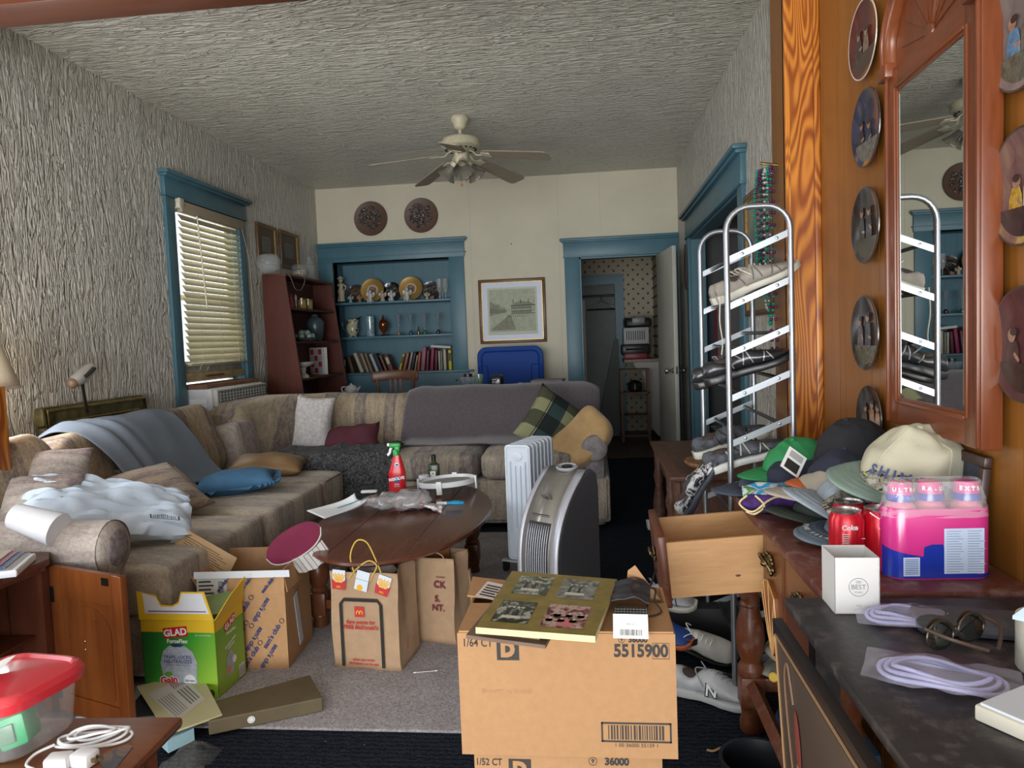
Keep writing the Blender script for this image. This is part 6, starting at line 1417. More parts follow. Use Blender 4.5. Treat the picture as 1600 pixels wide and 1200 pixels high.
# ------------------------------------------------------------------ shoes
def shoe(label, loc, rot, upper, sole, lace=None, length=.29, accent=None, name='sneaker', group=None, low=False, badge=None, patches=None, tall=1.0):
    """heel at the origin, toe along +X, sole down"""
    t = thing(name, label, 'shoe', loc, 0, group, rot=rot); S = length/.30
    xs = [0, .012, .04, .08, .115, .15, .19, .23, .265, .288, .30]
    ws = [.018, .030, .036, .036, .035, .040, .047, .050, .046, .033, .012]
    hs = [.060, .082, .090, .072, .088, .092, .074, .060, .052, .042, .026] if not low else [.045, .058, .062, .055, .06, .064, .058, .050, .044, .036, .024]
    sb = [.006, .002, 0, .001, .004, .003, 0, 0, .004, .010, .016]
    def interp(a, x):
        for i in range(len(xs)-1):
            if x <= xs[i+1]: k = (x-xs[i])/(xs[i+1]-xs[i]); k = k*k*(3-2*k)*.5+k*.5; return a[i]+(a[i+1]-a[i])*k
        return a[-1]
    def up(u, v):
        x = .30*v; w_ = interp(ws, x); h = interp(hs, x)*tall; b_ = interp(sb, x)+.022; a = 2*pi*u
        c, s = cos(a), sin(a); yy = w_*math.copysign(abs(c)**.75, c)*(1-.30*max(0, s)**1.5)
        zz = b_+(h-b_)*(.5+.5*s)
        if s > .5 and .015 < x < .12: zz -= .012*(s-.5)*2*sin(pi*(x-.015)/.105)
        return (x*S, yy*S, zz*S)
    m = MB(); m.grid(up, 28, 40, cu=True); m.add([up(k/28, 0) for k in range(28)], [list(range(28))]); m.add([up(k/28, 1) for k in range(28)], [list(range(28))])
    m.build('upper', upper, t)
    def so(u, v):
        x = .30*v; w_ = interp(ws, x)+.004; b_ = interp(sb, x); a = 2*pi*u; c, s = cos(a), sin(a)
        th = .026+.006*(x < .1)
        return (((x-.15)*1.03+.15)*S, w_*math.copysign(abs(c)**.35, c)*S, (b_+th*(.5+.5*math.copysign(abs(s)**.35, s)))*S)
    m = MB(); m.grid(so, 28, 40, cu=True); m.add([so(k/28, 0) for k in range(28)], [list(range(28))]); m.add([so(k/28, 1) for k in range(28)], [list(range(28))]); m.build('sole', sole, t)
    m = MB(); z_ = (.066 if not low else .05)*tall; m.ell((.062*S, 0, z_*S), (.045*S, .022*S, .014*S), 0); m.build('lining', pm('shoe_inside', (.05, .035, .03), .9), t)
    if lace:
        m = MB()
        for k in range(5):
            x = .122+k*.018; h = interp(hs, x)*tall+.002; w_ = interp(ws, x)*.55; m.tube(smoothpath([(x*S, -w_*S, (h-.014)*S), ((x+.006)*S, 0, h*S), ((x+.014)*S, w_*S, (h-.014)*S)], 4), .0025, 6)
        m.tube(smoothpath([(.125*S, 0, (.092*tall)*S), (.10*S, .03*S, (.098*tall)*S), (.12*S, .045*S, (.07)*S)], 5), .0022, 6); m.tube(smoothpath([(.125*S, 0, (.092*tall)*S), (.10*S, -.03*S, (.098*tall)*S), (.13*S, -.046*S, (.06)*S)], 5), .0022, 6)
        m.build('laces', lace, t)
    if accent:
        m = MB()
        for sd in (-1, 1):
            for k in range(5):
                x = .10+k*.032
                P = []
                for q in range(7):
                    xx_ = x+.012*q/6*(1 if k % 2 else -1); s = -.55+1.25*q/6; w_ = interp(ws, xx_); h = interp(hs, xx_)*tall; b_ = interp(sb, xx_)+.022
                    sc_ = min(.98, max(-.98, s)); c = math.sqrt(1-sc_*sc_); P.append((xx_*S, sd*(w_*c**.75*(1-.30*max(0, sc_)**1.5)+.0008)*S, (b_+(h-b_)*(.5+.5*sc_))*S))
                m.tube(P, .0024, 5)
        m.build('side_stripes', accent, t)
    if badge:
        for sd in (-1, 1):
            m = MB(); T = TM((.155*S, sd*.0395*S, .048*S), (R(90 if sd < 0 else 90), 0, 0)) if sd < 0 else TM((.155*S, sd*.0395*S, .048*S), (R(90), 0, R(180)))
            T = T @ TM((0, 0, 0), (R(-16), 0, 0)); m.text(badge, .052, T, 1, bold=.0045, z=.0038); m.text(badge, .052, T, 0, bold=.0010, z=.0046); m.build('badge', [PAPER, INK], t)
    return t
GSU = pm('grey_suede', (.30, .27, .235), .85, var=.16, vs=30, bmp=.3, bs=60); WSO = pm('off_white_sole', (.56, .54, .47), .55, var=.08, vs=20); WL = pm('cream_lace', (.60, .57, .49), .85)
BSU = pm('black_synthetic', (.018, .018, .022), .3, var=.3, vs=30, spec=.7); BSO = pm('black_sole', (.014, .014, .014), .35); SIL = pm('silver_trim', (.50, .50, .52), .3, metal=.5)
GMX = pm('dark_grey_shoe_mesh', (.075, .08, .095), .7, var=.75, vs=28, bmp=.5, bs=90); WMX = pm('silver_white_leather', (.52, .53, .55), .4, var=.14, vs=18, bmp=.15, bs=30)
RT = -math.atan2(RISE, rx1-rx0)
def rackp(px, py, y): return U(px, py, y=y)
s1 = rackp(1127, 478, 2.60)
shoe('grey suede running shoe with a thick white sole, nearer one on the upper rack shelf', (s1.x, 2.60, s1.z-.0), (0, RT, 0), GSU, WSO, WL, .285, pm('dark_suede_stripe', (.13, .12, .115), .8), group=None)
t = shoe('grey suede running shoe on the upper rack shelf, behind its mate', (s1.x+.005, 2.76, s1.z+.002), (0, RT, 0), GSU, WSO, WL, .285, pm('dark_suede_stripe', (0, 0, 0)))
m = MB(); m.tube(smoothpath([(0, 0, .02), (-.004, 0, -.06), (.004, 0, -.13), (0, 0, -.175)]), .0045, 6, flat=.5); o = m.build('hanging_lace', WL, loc=rackp(1124, 473, 2.54)+Vector((.004, 0, 0))); tag(o, 'loose cream shoelace hanging from the grey suede shoes', 'shoelace')
m = MB(); m.disc((0, 0, 0), .014, 0, 20); m.text('GO', .014, None, 1, bold=.0006, z=.001); o = m.build('logo_patch', [PAPER, pm('patch_grey', (.3, .3, .3), .8)], loc=rackp(1119, 440, 2.565), rot=(R(85), 0, R(-20))); o.parent = None
bpy.data.objects.remove(o)
s2 = rackp(1110, 611, 2.56)
shoe('black running shoe with silver lines, nearer one on the middle rack shelf', (s2.x-.01, 2.56, s2.z+.012), (0, RT*.75, R(-3)), BSU, BSO, SIL, .30, SIL)
s2b = rackp(1088, 611, 2.70)
shoe('black running shoe with silver lines, farther one on the middle rack shelf', (s2b.x-.0, 2.70, s2b.z+.0), (0, RT*.75, R(3)), BSU, BSO, SIL, .29, SIL)
s3 = rackp(1098, 752, 2.58)
shoe('grey and black running shoe with a white sole on the low rack shelf, nearer one', (s3.x+.01, 2.54, s3.z+.026), (0, RT*.8, R(-4)), GMX, pm('white_black_sole', (.55, .55, .52), .5, var=.2, vs=15), INK, .285, WSO)
shoe('grey and black running shoe on the low rack shelf, behind its mate', (s3.x+.0, 2.72, s3.z+.05), (0, RT*.8, R(3)), GMX, WSO, INK, .285, BSU)
q = rackp(1100, 805, 2.52); shoe('black and white striped shoe hanging heel-down on the rack beside the dresser corner', (q.x-.045, 2.545, .62), (R(0), R(-62), R(0)), blotch('black_white_zebra', [(.44, (.02, .02, .025)), (.48, (.5, .5, .5)), (.54, (.5, .5, .5)), (.57, (.02, .02, .025))], 22, .5), pm('navy_sole', (.03, .035, .05), .5), None, .24)
# floor pile of shoes
shoe('silver-white running shoe with a dark letter N badge on the floor beside the big carton', (.235, 2.56, .004), (0, 0, R(-27)), WMX, pm('silver_sole', (.50, .51, .52), .45), pm('grey_lace', (.33, .34, .36), .8), .315, None, badge='N', tall=1.1)
shoe('white leather golf shoe with a black outsole tipped sideways behind the N badge shoe', (.20, 2.80, .10), (R(38), R(14), R(-8)), pm('white_leather', (.62, .61, .56), .3, var=.05), BSO, pm('white_lace', (.7, .7, .66), .7), .31, None, name='golf_shoe')
shoe('black leather shoe with stitched edge under the N badge shoe', (.22, 2.64, .004), (0, 0, R(-20)), pm('black_leather', (.015, .014, .014), .35), BSO, None, .30, None, name='loafer', low=True)
shoe('royal blue and orange trainer in the shoe pile beside the big carton', (.13, 2.86, .13), (R(20), R(8), R(-38)), pm('royal_blue_shoe', (.01, .05, .22), .6), pm('orange_sole', (.42, .09, .03), .6), None, .26, None)
shoe('tan brown shoe in the shoe pile behind the big carton', (.10, 2.78, .09), (R(-15), 0, R(-15)), pm('tan_leather', (.22, .085, .03), .4), BSO, None, .26, None, low=True, name='loafer')
shoe('white and navy trainer with grey mesh behind the shoe pile', (.10, 3.02, .165), (R(10), R(5), R(-12)), pm('white_navy_mesh', (.42, .43, .45), .5, var=.3, vs=20), WSO, pm('grey_lace', (0, 0, 0)), .29, pm('navy_stripe', (.02, .035, .14), .5))
shoe('black laced boot at the back of the shoe pile under the dresser', (.28, 3.10, .20), (R(0), R(4), R(-4)), pm('black_leather', (0, 0, 0)), BSO, INK, .30, None, name='boot', tall=1.25)
m = MB(); m.b2((.08, 2.95, .0), (.62, 3.14, .15), bev=.01); o = m.build('storage_bin', pm('dark_crate', (.02, .02, .024), .6)); tag(o, 'low dark crate under the back of the shoe pile', 'box')
shoe('dark trainer with neon green sole beside the paper bags under the coffee table', (-.62, 3.42, .0125), (0, 0, R(20)), pm('dark_trainer', (.02, .03, .05), .4, var=.5, vs=20), pm('neon_green_sole', (.14, .28, .04), .4), None, .25, None, low=True)

# ------------------------------------------------------------------ caps and other things on the dresser
DZ_ = dz
def cap(label, loc, rz, crown, brim, tilt=0, roll=0, h=.105, squash=(1, 1), brimlen=.075, curve=.035, group='caps heaped on the dresser', noise_=.010, seed=0, crownon=True, extra=None, blift=0.0, name='baseball_cap'):
    t = thing(name, label, 'cap', loc, 0, group, rot=(R(roll), R(tilt), R(rz)))
    if crownon:
        def cr(u, v):
            a = 2*pi*u; ph = v*pi/2; r = cos(ph)**.75; x = .098*r*cos(a)*squash[0]; y = .082*r*sin(a)*squash[1]; z = h*sin(ph)**.9
            n = mnoise.noise_vector(Vector((x*13, y*13, z*13+seed)))*noise_*(.3+v)
            pl = .006*mnoise.noise(Vector((x*38, y*38, z*30+seed)))+.008*mnoise.noise(Vector((x*20, y*20, z*9-seed)))
            return (x+n.x, y+n.y, max(0, z+n.z+pl))
        m = MB(); m.grid(cr, 48, 20, cu=True); m.build('crown', crown, t, solid=.002)
        m = MB(); m.lathe([(0, .010), (.006, .008), (.008, .003), (.006, -.002)], 14, 0, TM(cr(0, 1))); 
        m.tube([Vector(cr(.25, k/14))*1.006 for k in range(15)], .0014, 5); m.tube([Vector(cr(.75, k/14))*1.006 for k in range(15)], .0014, 5); m.tube([Vector(cr(0, k/14))*1.006 for k in range(15)], .0014, 5)
        m.build('button_and_seams', crown if not isinstance(crown, list) else crown[0], t)
    def br(u, v):
        a = (u-.5)*2*R(72); e = brimlen*cos(a*1.02)**.55*v; bx = .096*squash[0]*cos(a); by = .082*squash[1]*sin(a)
        x = bx+e; y = by*(1+.10*v); z = .006+blift*v-curve*(abs(u-.5)*2)**2*(.35+.65*v)+.012*sin(pi*v)*.4
        return (x, y, z)
    m = MB(); m.grid(br, 30, 10); o = m.build('brim', brim, t, solid=.0035)
    m = MB()
    for vv in (.3, .5, .7, .88): m.tube([Vector(br(.06+.88*k/24, vv))+Vector((0, 0, .0022)) for k in range(25)], .0006, 4)
    m.build('stitching', brim, o)
    if extra: extra(t)
    return t
KH = pm('washed_khaki', (.47, .44, .33), .9, var=.06, vs=9, bmp=.35, bs=45, spec=.1); SAGE = pm('faded_sage', (.20, .275, .235), .85, var=.15, vs=14, bmp=.2, bs=40)
NAV = pm('navy_cotton', (.020, .024, .045), .9, var=.1, vs=12, bmp=.2, bs=40); GRNC = pm('kelly_green_cotton', (.025, .235, .075), .85, var=.12, vs=14, bmp=.3, bs=30)
BLKC = pm('black_cotton', (.013, .013, .017), .9, bmp=.3, bs=30); DEN = pm('slate_denim', (.13, .17, .215), .9, var=.14, vs=30); HEA = pm('heather_blue', (.30, .345, .40), .9, var=.12, vs=60); BEI = pm('beige_brim', (.40, .355, .29), .85, var=.08); 
CAMO = blotch('grey_camouflage', [(.40, (.05, .045, .04)), (.46, (.05, .045, .04)), (.47, (.38, .35, .27)), (.53, (.30, .28, .21)), (.54, (.11, .10, .09)), (.60, (.42, .40, .34))], 16, .85, 2.5, .1)
for e_ in (): pass
def logo(t):
    m = MB(); T0 = TM((0, 0, 0))
    for s, a, z, col in (('S', 2, .052, 0), ('H', 16, .056, 0), ('I', 28, .057, 0), ('N', 40, .056, 0), ('Q', 57, .051, 0)):
        a_ = R(a); x = .098*cos(a_)*.80; y = -.0
        T = TM((.104*cos(a_), .090*sin(a_), z-.014), (0, 0, a_)) @ TM((0, 0, 0), (R(90), 0, R(90))) @ TM((0, 0, 0), (R(-24), 0, 0))
        m.text(s, .030, T, 0, bold=.0009, z=.011)
    m.tube([Vector((.116*cos(R(a)), .100*sin(R(a)), .022)) for a in range(-10, 72, 8)], .0024, 5, 1, flat=.5); m.tube([Vector((.117*cos(R(a)), .101*sin(R(a)), .016)) for a in range(-10, 72, 8)], .0022, 5, 0, flat=.5)
    m.build('embroidery', [pm('navy_thread', (.05, .07, .17), .7), pm('lime_thread', (.32, .52, .12), .7)], t)
cap('grey camouflage cap under the khaki cap, its brim towards the cans', (.665, 1.665, .888), 209, CAMO, CAMO, tilt=8, roll=-18, h=.080, brimlen=.105, curve=.045, seed=3, squash=(1.05, 1.15))
KHL = cap('washed khaki cap with a sage green brim and navy letters, topmost of the cap heap', (.690, 1.690, .925), 202, KH, SAGE, tilt=6, roll=-20, h=.110, squash=(1.12, 1.15), brimlen=.100, curve=.035, seed=1, noise_=.020, blift=.018, extra=logo)
cap('black cap with a small white mark behind the khaki cap', (.690, 2.02, .880), 185, BLKC, BLKC, tilt=12, h=.135, squash=(1.05, 1.2), seed=5, noise_=.02)
cap('kelly green cap lying at the far left of the cap heap', (.590, 2.22, .850), 192, GRNC, GRNC, tilt=8, h=.085, squash=(1.0, 1.05), brimlen=.085, curve=.022, seed=6, noise_=.014)
cap('navy cap beneath the kelly green cap', (.575, 2.14, .812), 190, NAV, NAV, tilt=4, h=.075, brimlen=.09, curve=.02, seed=7)
cap('dark slate cap with a white pinstripe at the far corner of the dresser', (.525, 2.26, .782), 192, pm('slate_navy', (.055, .07, .105), .9), pm('slate_navy', (0, 0, 0)), tilt=2, h=.05, brimlen=.09, curve=.010, seed=8)
cap('light heather blue cap with its brim pointing down behind the cans', (.610, 1.80, .828), 200, HEA, HEA, tilt=-14, h=.06, brimlen=.10, curve=.03, seed=9, roll=-14)
cap('beige cap squeezed between the camouflage cap and the pinstriped bag', (.600, 1.93, .835), 192, BEI, BEI, tilt=-2, h=.05, brimlen=.085, curve=.018, seed=10)
cap('dark olive cap with a curled brim under the heather blue cap', (.590, 1.90, .792), 190, pm('olive_dark', (.03, .04, .03), .9), pm('olive_dark', (0, 0, 0)), h=.04, brimlen=.08, curve=.03, seed=11, blift=.01)
cap('navy cap with an orange lined brim edge beside the khaki cap', (.640, 1.95, .872), 188, NAV, pm('orange_lining', (.45, .10, .025), .7), tilt=6, h=.06, brimlen=.062, curve=.05, seed=12)
def pine(t):
    m = MB(); s = 'PINE ISLAND'
    for k, c in enumerate(s):
        if c == ' ': continue
        a = R(-38+k*7.6); x = .096*cos(a)+.050*cos(a)**.5; y = .088*sin(a)*1.05
        m.text(c, .015, TM((x, y, .0140-.012*(a/R(72))**2), (0, 0, a)) @ TM((0, 0, 0), (0, 0, R(90))), 0, bold=.0008, z=.0014)
    m.build('embroidery', PAPER, t)
cap('slate denim cap with white PINE ISLAND lettering on its brim, flat on the dresser', (.612, 1.735, .786), 201, DEN, DEN, h=.04, brimlen=.085, curve=.008, seed=13, extra=pine, roll=-6)
# care leaflet tag, blue and white bag, purple pouch
q = U(1240, 722, y=2.02); m = MB(); m.b2((-.028, -.001, -.035), (.028, .001, .035)); m.rect(-.02, -.03, .02, .0, .0015, 1, face_to((0, -.0005, 0))); m.rect(-.02, .008, .02, .028, .0015, 2, face_to((0, -.0005, 0)))
o = m.build('price_tag', [PAPER, INK, pm('tag_grey', (.4, .4, .4), .7)], loc=q, rot=(R(-35), R(38), R(0))); tag(o, 'black and white swing tag lying across the kelly green cap', 'tag')
q = U(1218, 768, y=2.02); m = MB()
def bg_(u, v): x = (u-.5)*.19; y = (v-.5)*.13; return (x, y, .014*sin(pi*u)*sin(pi*v)+.016*mnoise.noise(Vector((x*22, y*22, 1))))
m.grid(bg_, 30, 20); bm_, nt, b = _new('blue_white_print'); n = noise(nt, coords(nt), 11, 2, .5, .8); lnk(nt, ramp(nt, n, [(.0, (.60, .64, .68)), (.46, (.02, .32, .62)), (.53, (.65, .68, .70)), (.60, (.10, .38, .08)), (.66, (.6, .62, .66))], 'CONSTANT'), b.inputs['Base Color']); b.inputs['Roughness'].default_value = .3
o = m.build('snack_bag', bm_, loc=(q.x, 2.02, .820), rot=(R(12), R(-6), R(-10)), solid=.002); tag(o, 'crinkled blue, white and green plastic bag on the caps', 'bag')
q = U(1205, 790, z=.80); m = MB(); m.ell((0, 0, 0), (.085, .04, .022), nu=36, nv=20); m.jitter(.016, 22, 3); t = thing('drawstring_pouch', 'purple drawstring pouch with a gold cord near the dresser edge', 'pouch', (q.x+.015, 1.985, .803), R(-6)); m.build('pouch', pm('purple_felt', (.055, .018, .13), .9, var=.5, vs=40, bmp=.4, bs=60), t)
m = MB(); m.tube(smoothpath([(-.07, -.02, .02), (-.09, -.03, .0), (-.06, -.055, -.015), (-.02, -.045, .012), (.01, -.04, .022), (.06, -.035, .018)], 8), .0026, 8); m.tube(smoothpath([(-.05, -.03, .022), (-.03, -.05, .0), (-.055, -.065, -.018), (-.075, -.05, -.016)], 8), .0026, 8); m.build('cord', pm('gold_braid', (.62, .50, .26), .7, var=.3, vs=120), t)
# cans
CR = pm('can_red', (.50, .008, .02), .25, metal=.3); ALU = pm('aluminium', (.60, .60, .61), .3, metal=1)
def can(label, x, y, rz, kind):
    t = thing('drink_can', label, 'can', (x, y, dz+.0005), R(rz), 'red soft drink cans on the dresser')
    MB().lathe([(.024, 0), (.030, .004), (.033, .012), (.033, .104), (.027, .117)], 36).build('can_body', CR, t)
    m = MB(); m.lathe([(.027, .117), (.028, .1215), (.0265, .122), (.025, .118), (0, .118)], 32); m.box((.004, 0, .1195), (.022, .012, .0012), bev=.0005); m.build('lid', ALU, t)
    m = MB()
    if kind == 0:
        f = face_to((0, -.0331, .085)); m.text('Coke', .014, f @ TM((-.008, .008, 0)), 0, bold=.0005, z=.0006); 
        for k in range(16): m.rect(-.022, -.006-k*.0042, -.022+random.uniform(.018, .034), -.0042-k*.0042, .0006, 0, f @ TM((0, 0, -.002)))
        m.rect(.014, -.016, .024, -.0148, .0, 0, f @ TM((0, 0, -.005)))
    else:
        for k, (c, dxx) in enumerate((('l', -.012), ('a', .006), ('s', .026))):
            a = -dxx/.033; m.text(c, .05, TM((.0333*sin(-a), -.0333*cos(a), .070+k*.006), (0, 0, -a)) @ TM((0, 0, 0), (R(90), 0, 0)) @ TM((0, 0, 0), (0, 0, R(14))), 0, bold=.0016, sx=.8)
        m.tube([(.0334*sin(a), -.0334*cos(a), .095-.02*a) for a in [(-1.1+.15*k) for k in range(12)]], .0014, 5)
    m.build('lettering', pm('can_white', (.75, .74, .74), .3), t)
can('red cola can turned to its nutrition panel, front left of the four', U(1323, 880, y=1.50).x, 1.50, 6, 0)
can('red cola can showing large white script, front right of the four', U(1374, 880, y=1.512).x, 1.512, 14, 1)
can('red cola can at the back left of the four, mostly hidden', U(1327, 870, y=1.575).x, 1.575, 30, 1)
can('red cola can at the back right of the four, beside the pink bottles', U(1384, 870, y=1.59).x, 1.59, 50, 1)
# shrink-wrapped pack of pink bottles
xa, xb = U(1389, 898, y=1.435).x, U(1558, 903, y=1.435).x; wpk = xb-xa
t = thing('bottle_pack', 'shrink-wrapped pack of pink supplement bottles with a blue and pink sleeve', 'bottle pack', ((xa+xb)/2, 1.475, dz+.0005), R(2))
PNK = pm('hot_pink_sleeve', (.62, .035, .24), .22, spec=.8); PBL = pm('royal_blue_sleeve', (.01, .035, .36), .22, spec=.8); PLB = pm('pale_label', (.56, .66, .84), .35)
zs = .135
def slv(u, v):
    P = rrect(-wpk/2, -.038, wpk/2, .038, .034, 6); k = u*len(P); i = int(k) % len(P); a = Vector(P[i]); b_ = Vector(P[(i+1) % len(P)]); p = a.lerp(b_, k-int(k)); return p
P = rrect(-wpk/2, -.038, wpk/2, .038, .034, 6)
m = MB(); m.lathe  # sleeve walls
nP = len(P); vs = []; zl_ = [0, .004, .06, .128, zs]; sc_ = [.97, 1, 1, 1, .97]
for z, s in zip(zl_, sc_): vs += [(x*s, y*s, z) for x, y in P]
fs = []
for j in range(4):
    for i in range(nP): fs.append([j*nP+i, j*nP+(i+1) % nP, (j+1)*nP+(i+1) % nP, (j+1)*nP+i])
m.add(vs, fs, 0, True); m.add([(x*.97, y*.97, 0) for x, y in P], [list(range(nP))]); m.build('sleeve', PNK, t)
m = MB(); f = face_to((0, -.0385, 0)); hw_ = wpk/2-.034
lo = [(-hw_, .002), (hw_, .002)]+[(hw_-(2*hw_)*k/14, (.045+.018*math.sin(pi*min(1, max(0, (14-k)/14*1.5)))) if k < 9 else .040-.0*k) for k in range(15)]
m.add([(x, y, .0004) for x, y in [(-hw_, .003), (hw_, .003), (hw_, .020), (hw_*.2, .030), (0, .068), (-.02, .068), (-.034, .063), (-.035, .045), (-hw_, .05)]], [list(range(9))], 0, M=f)
for sg in (-1, 1):
    vs = []; n = 10
    for k in range(n+1):
        a = pi/2*k/n; x = sg*(hw_+.0345*sin(a)); y = -.0038-.0345*cos(a)-.0002; vs += [(x, y, .003), (x, y, .050+.012*k/n if sg < 0 else .010)]
    m.add(vs, [[2*k, 2*k+1, 2*k+3, 2*k+2] for k in range(n)], 0, True)
m.build('blue_wave', PBL, t)
m = MB(); m.rect(.002, .012, hw_+.012, .098, .0008, 0, f); 
for k in range(17): m.rect(.006, .092-k*.0048, .006+random.uniform(.022, .032), .0935-k*.0048, .0012, 1, f); m.rect(.044, .092-k*.0048, .044+random.uniform(.02, .033), .0935-k*.0048, .0012, 1, f)
m.rect(-hw_-.010, .008, -hw_+.020, .044, .0009, 0, f)
for k in range(9): m.rect(-hw_-.007, .012+k*.0034, -hw_+.017, .0132+k*.0034, .0014, 2, f)
m.build('nutrition_label', [PLB, pm('label_print', (.28, .36, .52), .6), pm('label_blue_bar', (.03, .08, .3), .6)], t)
SHR = glass('shrink_film', (.9, .92, .95), .08, .22); PKL = pm('pink_liquid', (.72, .20, .30), .25)
for k, x in enumerate((-wpk/2+.036, -.004, wpk/2-.034)):
    b_ = MB().lathe([(.030, .10), (.031, .118), (.026, .136), (.017, .147), (.016, .150)], 24, 0, TM((x, .004*(k == 1)+.0, 0))).build('bottle', PKL, t)
    MB().lathe([(.0245, .146), (.0235, .160), (.0205, .178), (.0195, .180), (0, .180)], 28, 0, TM((x, .004*(k == 1), 0))).build('cap', PNK, b_)
    m = MB(); m.lathe([(.0252, .1455), (.0249, .154), (.0242, .159)], 28, 0, TM((x, .004*(k == 1), 0)), caps=False)
    for j, ch in enumerate(('ULTRA', 'RA-UL', 'EXTRA')[k]): a = (j-2)*.42; m.text(ch, .011, TM((x+.0236*sin(a), .004*(k == 1)-.0236*cos(a), .169), (R(0), 0, a)) @ TM((0, 0, 0), (R(82), 0, 0)), 1, bold=.0005, z=.0008)
    m.build('cap_print', [PBL, pm('print_white', (.8, .8, .8), .4)], b_)
def film(u, v):
    i = u*nP; a = Vector(P[int(i) % nP]); b_ = Vector(P[(int(i)+1) % nP]); p = a.lerp(b_, i-int(i)); s = 1.015-.0*v-.42*max(0, v-.25)**1.2
    n = .006*mnoise.noise(Vector((p.x*60, p.y*60, v*9))); return (p.x*(1.01-.12*v)+n, p.y*s+n, .118+.066*v)
m = MB(); m.grid(film, 72, 16, cu=True); m.build('shrink_wrap', SHR, t)
# small dark frame standing behind the caps
t = thing('framed_photo', 'small dark framed glass standing behind the khaki cap under the mirror', 'picture frame', (XP-.03, 1.60, dz+.001), 0, rot=(0, R(6), 0))
m = MB(); hF = .215
for a in ((-.075, .0, .075, .022), (-.075, hF-.022, .075, hF), (-.075, .022, -.053, hF-.022), (.053, .022, .075, hF-.022)): m.b2((-.012, a[0], a[1]), (.004, a[2], a[3]), bev=.003)
m.build('frame', pm('espresso_wood', (.045, .022, .018), .35), t); MB().b2((-.004, -.055, .02), (.0, .055, hF-.02)).build('glass', pm('navy_glass', (.01, .02, .06), .08, spec=.9), t)

# ------------------------------------------------------------------ second desk along the right wall
D2 = wood('dark_cherry_desk', (.055, .022, .013), (.12, .048, .026), 'y', 7, .42, .25, dirt=.2)
t = thing('desk', 'dark reddish desk with shaped legs along the right wall beyond the shoe rack', 'desk', (0, 0, 0))
ex0, ex1, ey0, ey1, ez = .315, .86, 3.18, 4.26, .64
m = MB(); m.b2((ex0, ey0, ez-.022), (ex1, ey1, ez), bev=.005); m.b2((ex0+.05, ey0+.05, ez), (ex1-.03, ey1-.04, ez+.003)); m.build('desktop', D2, t)
m = MB(); m.b2((ex0+.05, ey0+.03, .13), (ex1-.02, ey0+.35, ez-.022)); m.b2((ex0+.05, ey0+.35, ez-.15), (ex1-.02, ey1-.03, ez-.022)); m.b2((ex0+.16, ey0+.026, .13), (ex0+.165, ey0+.032, ez-.03)); m.b2((ex0+.035, ey0+.03, ez-.14), (ex0+.05, ey0+.2, ez-.03), bev=.004); m.build('case', D2, t)
for x, y in ((ex0+.04, ey0+.06), (ex0+.04, ey1-.05), (ex1-.05, ey0+.06), (ex1-.05, ey1-.05), (ex0+.04, ey0+.36)):
    MB().lathe([(.02, 0), (.028, .02), (.018, .05), (.03, .12), (.036, .2), (.034, .3), (.02, .40), (.03, .45), (.022, .49), (.025, ez-.025)], 18, 0, TM((x, y, 0))).build('leg', D2, t)
m = MB(); m.lathe([(.09, 0), (.10, .012), (.095, .02), (0, .016)], 28, 0, None, sx=.9, sy=1.4); o = m.build('wicker_mat', pm('wicker_tan', (.27, .14, .06), .8, var=.5, vs=70, bmp=.6, bs=120), loc=(.50, 3.45, ez+.004)); tag(o, 'oval tan wicker mat on the desk beyond the shoe rack', 'mat')
m = MB(); m.lathe([(.09, 0), (.13, .05), (.14, .09), (.13, .088), (.08, .01)], 28); o = m.build('wicker_basket', pm('wicker_tan', (0, 0, 0)), loc=(.68, 3.75, ez+.004)); tag(o, 'round tan wicker basket on the desk behind the rack', 'basket')
# beads hanging beside the opening
rr = random.Random(11)
bead = [(pm('purple_bead', (.10, .02, .09), .15, metal=.4), 'purple'), (pm('emerald_bead', (.0, .22, .12), .15, metal=.3), 'emerald green'), (pm('silver_bead', (.45, .42, .42), .15, metal=.7), 'silvery pink'), (pm('black_bead', (.02, .03, .03), .15, metal=.3), 'black')]
for k in range(6):
    a = U(1212+(k % 3)*3, 258, y=2.72); n_ = 44+k*3; m = MB(); L = .80-.07*k if k else .92; mt, cn = bead[k % 4]
    px0 = Vector((XJ-.028-.006*k, 2.70+.015*k, 2.0)); 
    px0.z = U(1213, 262, y=2.72).z
    for i in range(n_):
        s = 2*pi*i/n_; z = -L/2+L/2*cos(s); x = .010*sin(s)*(1+.3*sin(3*s+k))+rr.uniform(-.002, .002); m.ell((x, .006*sin(2*s+k), z*.75), (.0062, .0062, .0062), nu=8, nv=6)
    o = m.build('bead_necklace', mt, loc=px0); tag(o, '%s bead strand hanging by the pine casing, reaching %s' % (cn, ('lowest', 'nearly lowest', 'midway down', 'just above midway', 'high up', 'highest of all')[k]), 'beads', 'bead strands hanging by the pine casing')
m = MB(); m.cyl((XJ, 2.72, U(1213, 258, y=2.72).z), (XJ-.06, 2.72, U(1213, 258, y=2.72).z+.01), .005, seg=8); o = m.build('wall_hook', BRASS); tag(o, 'small hook on the pine casing holding the bead strands', 'hook')
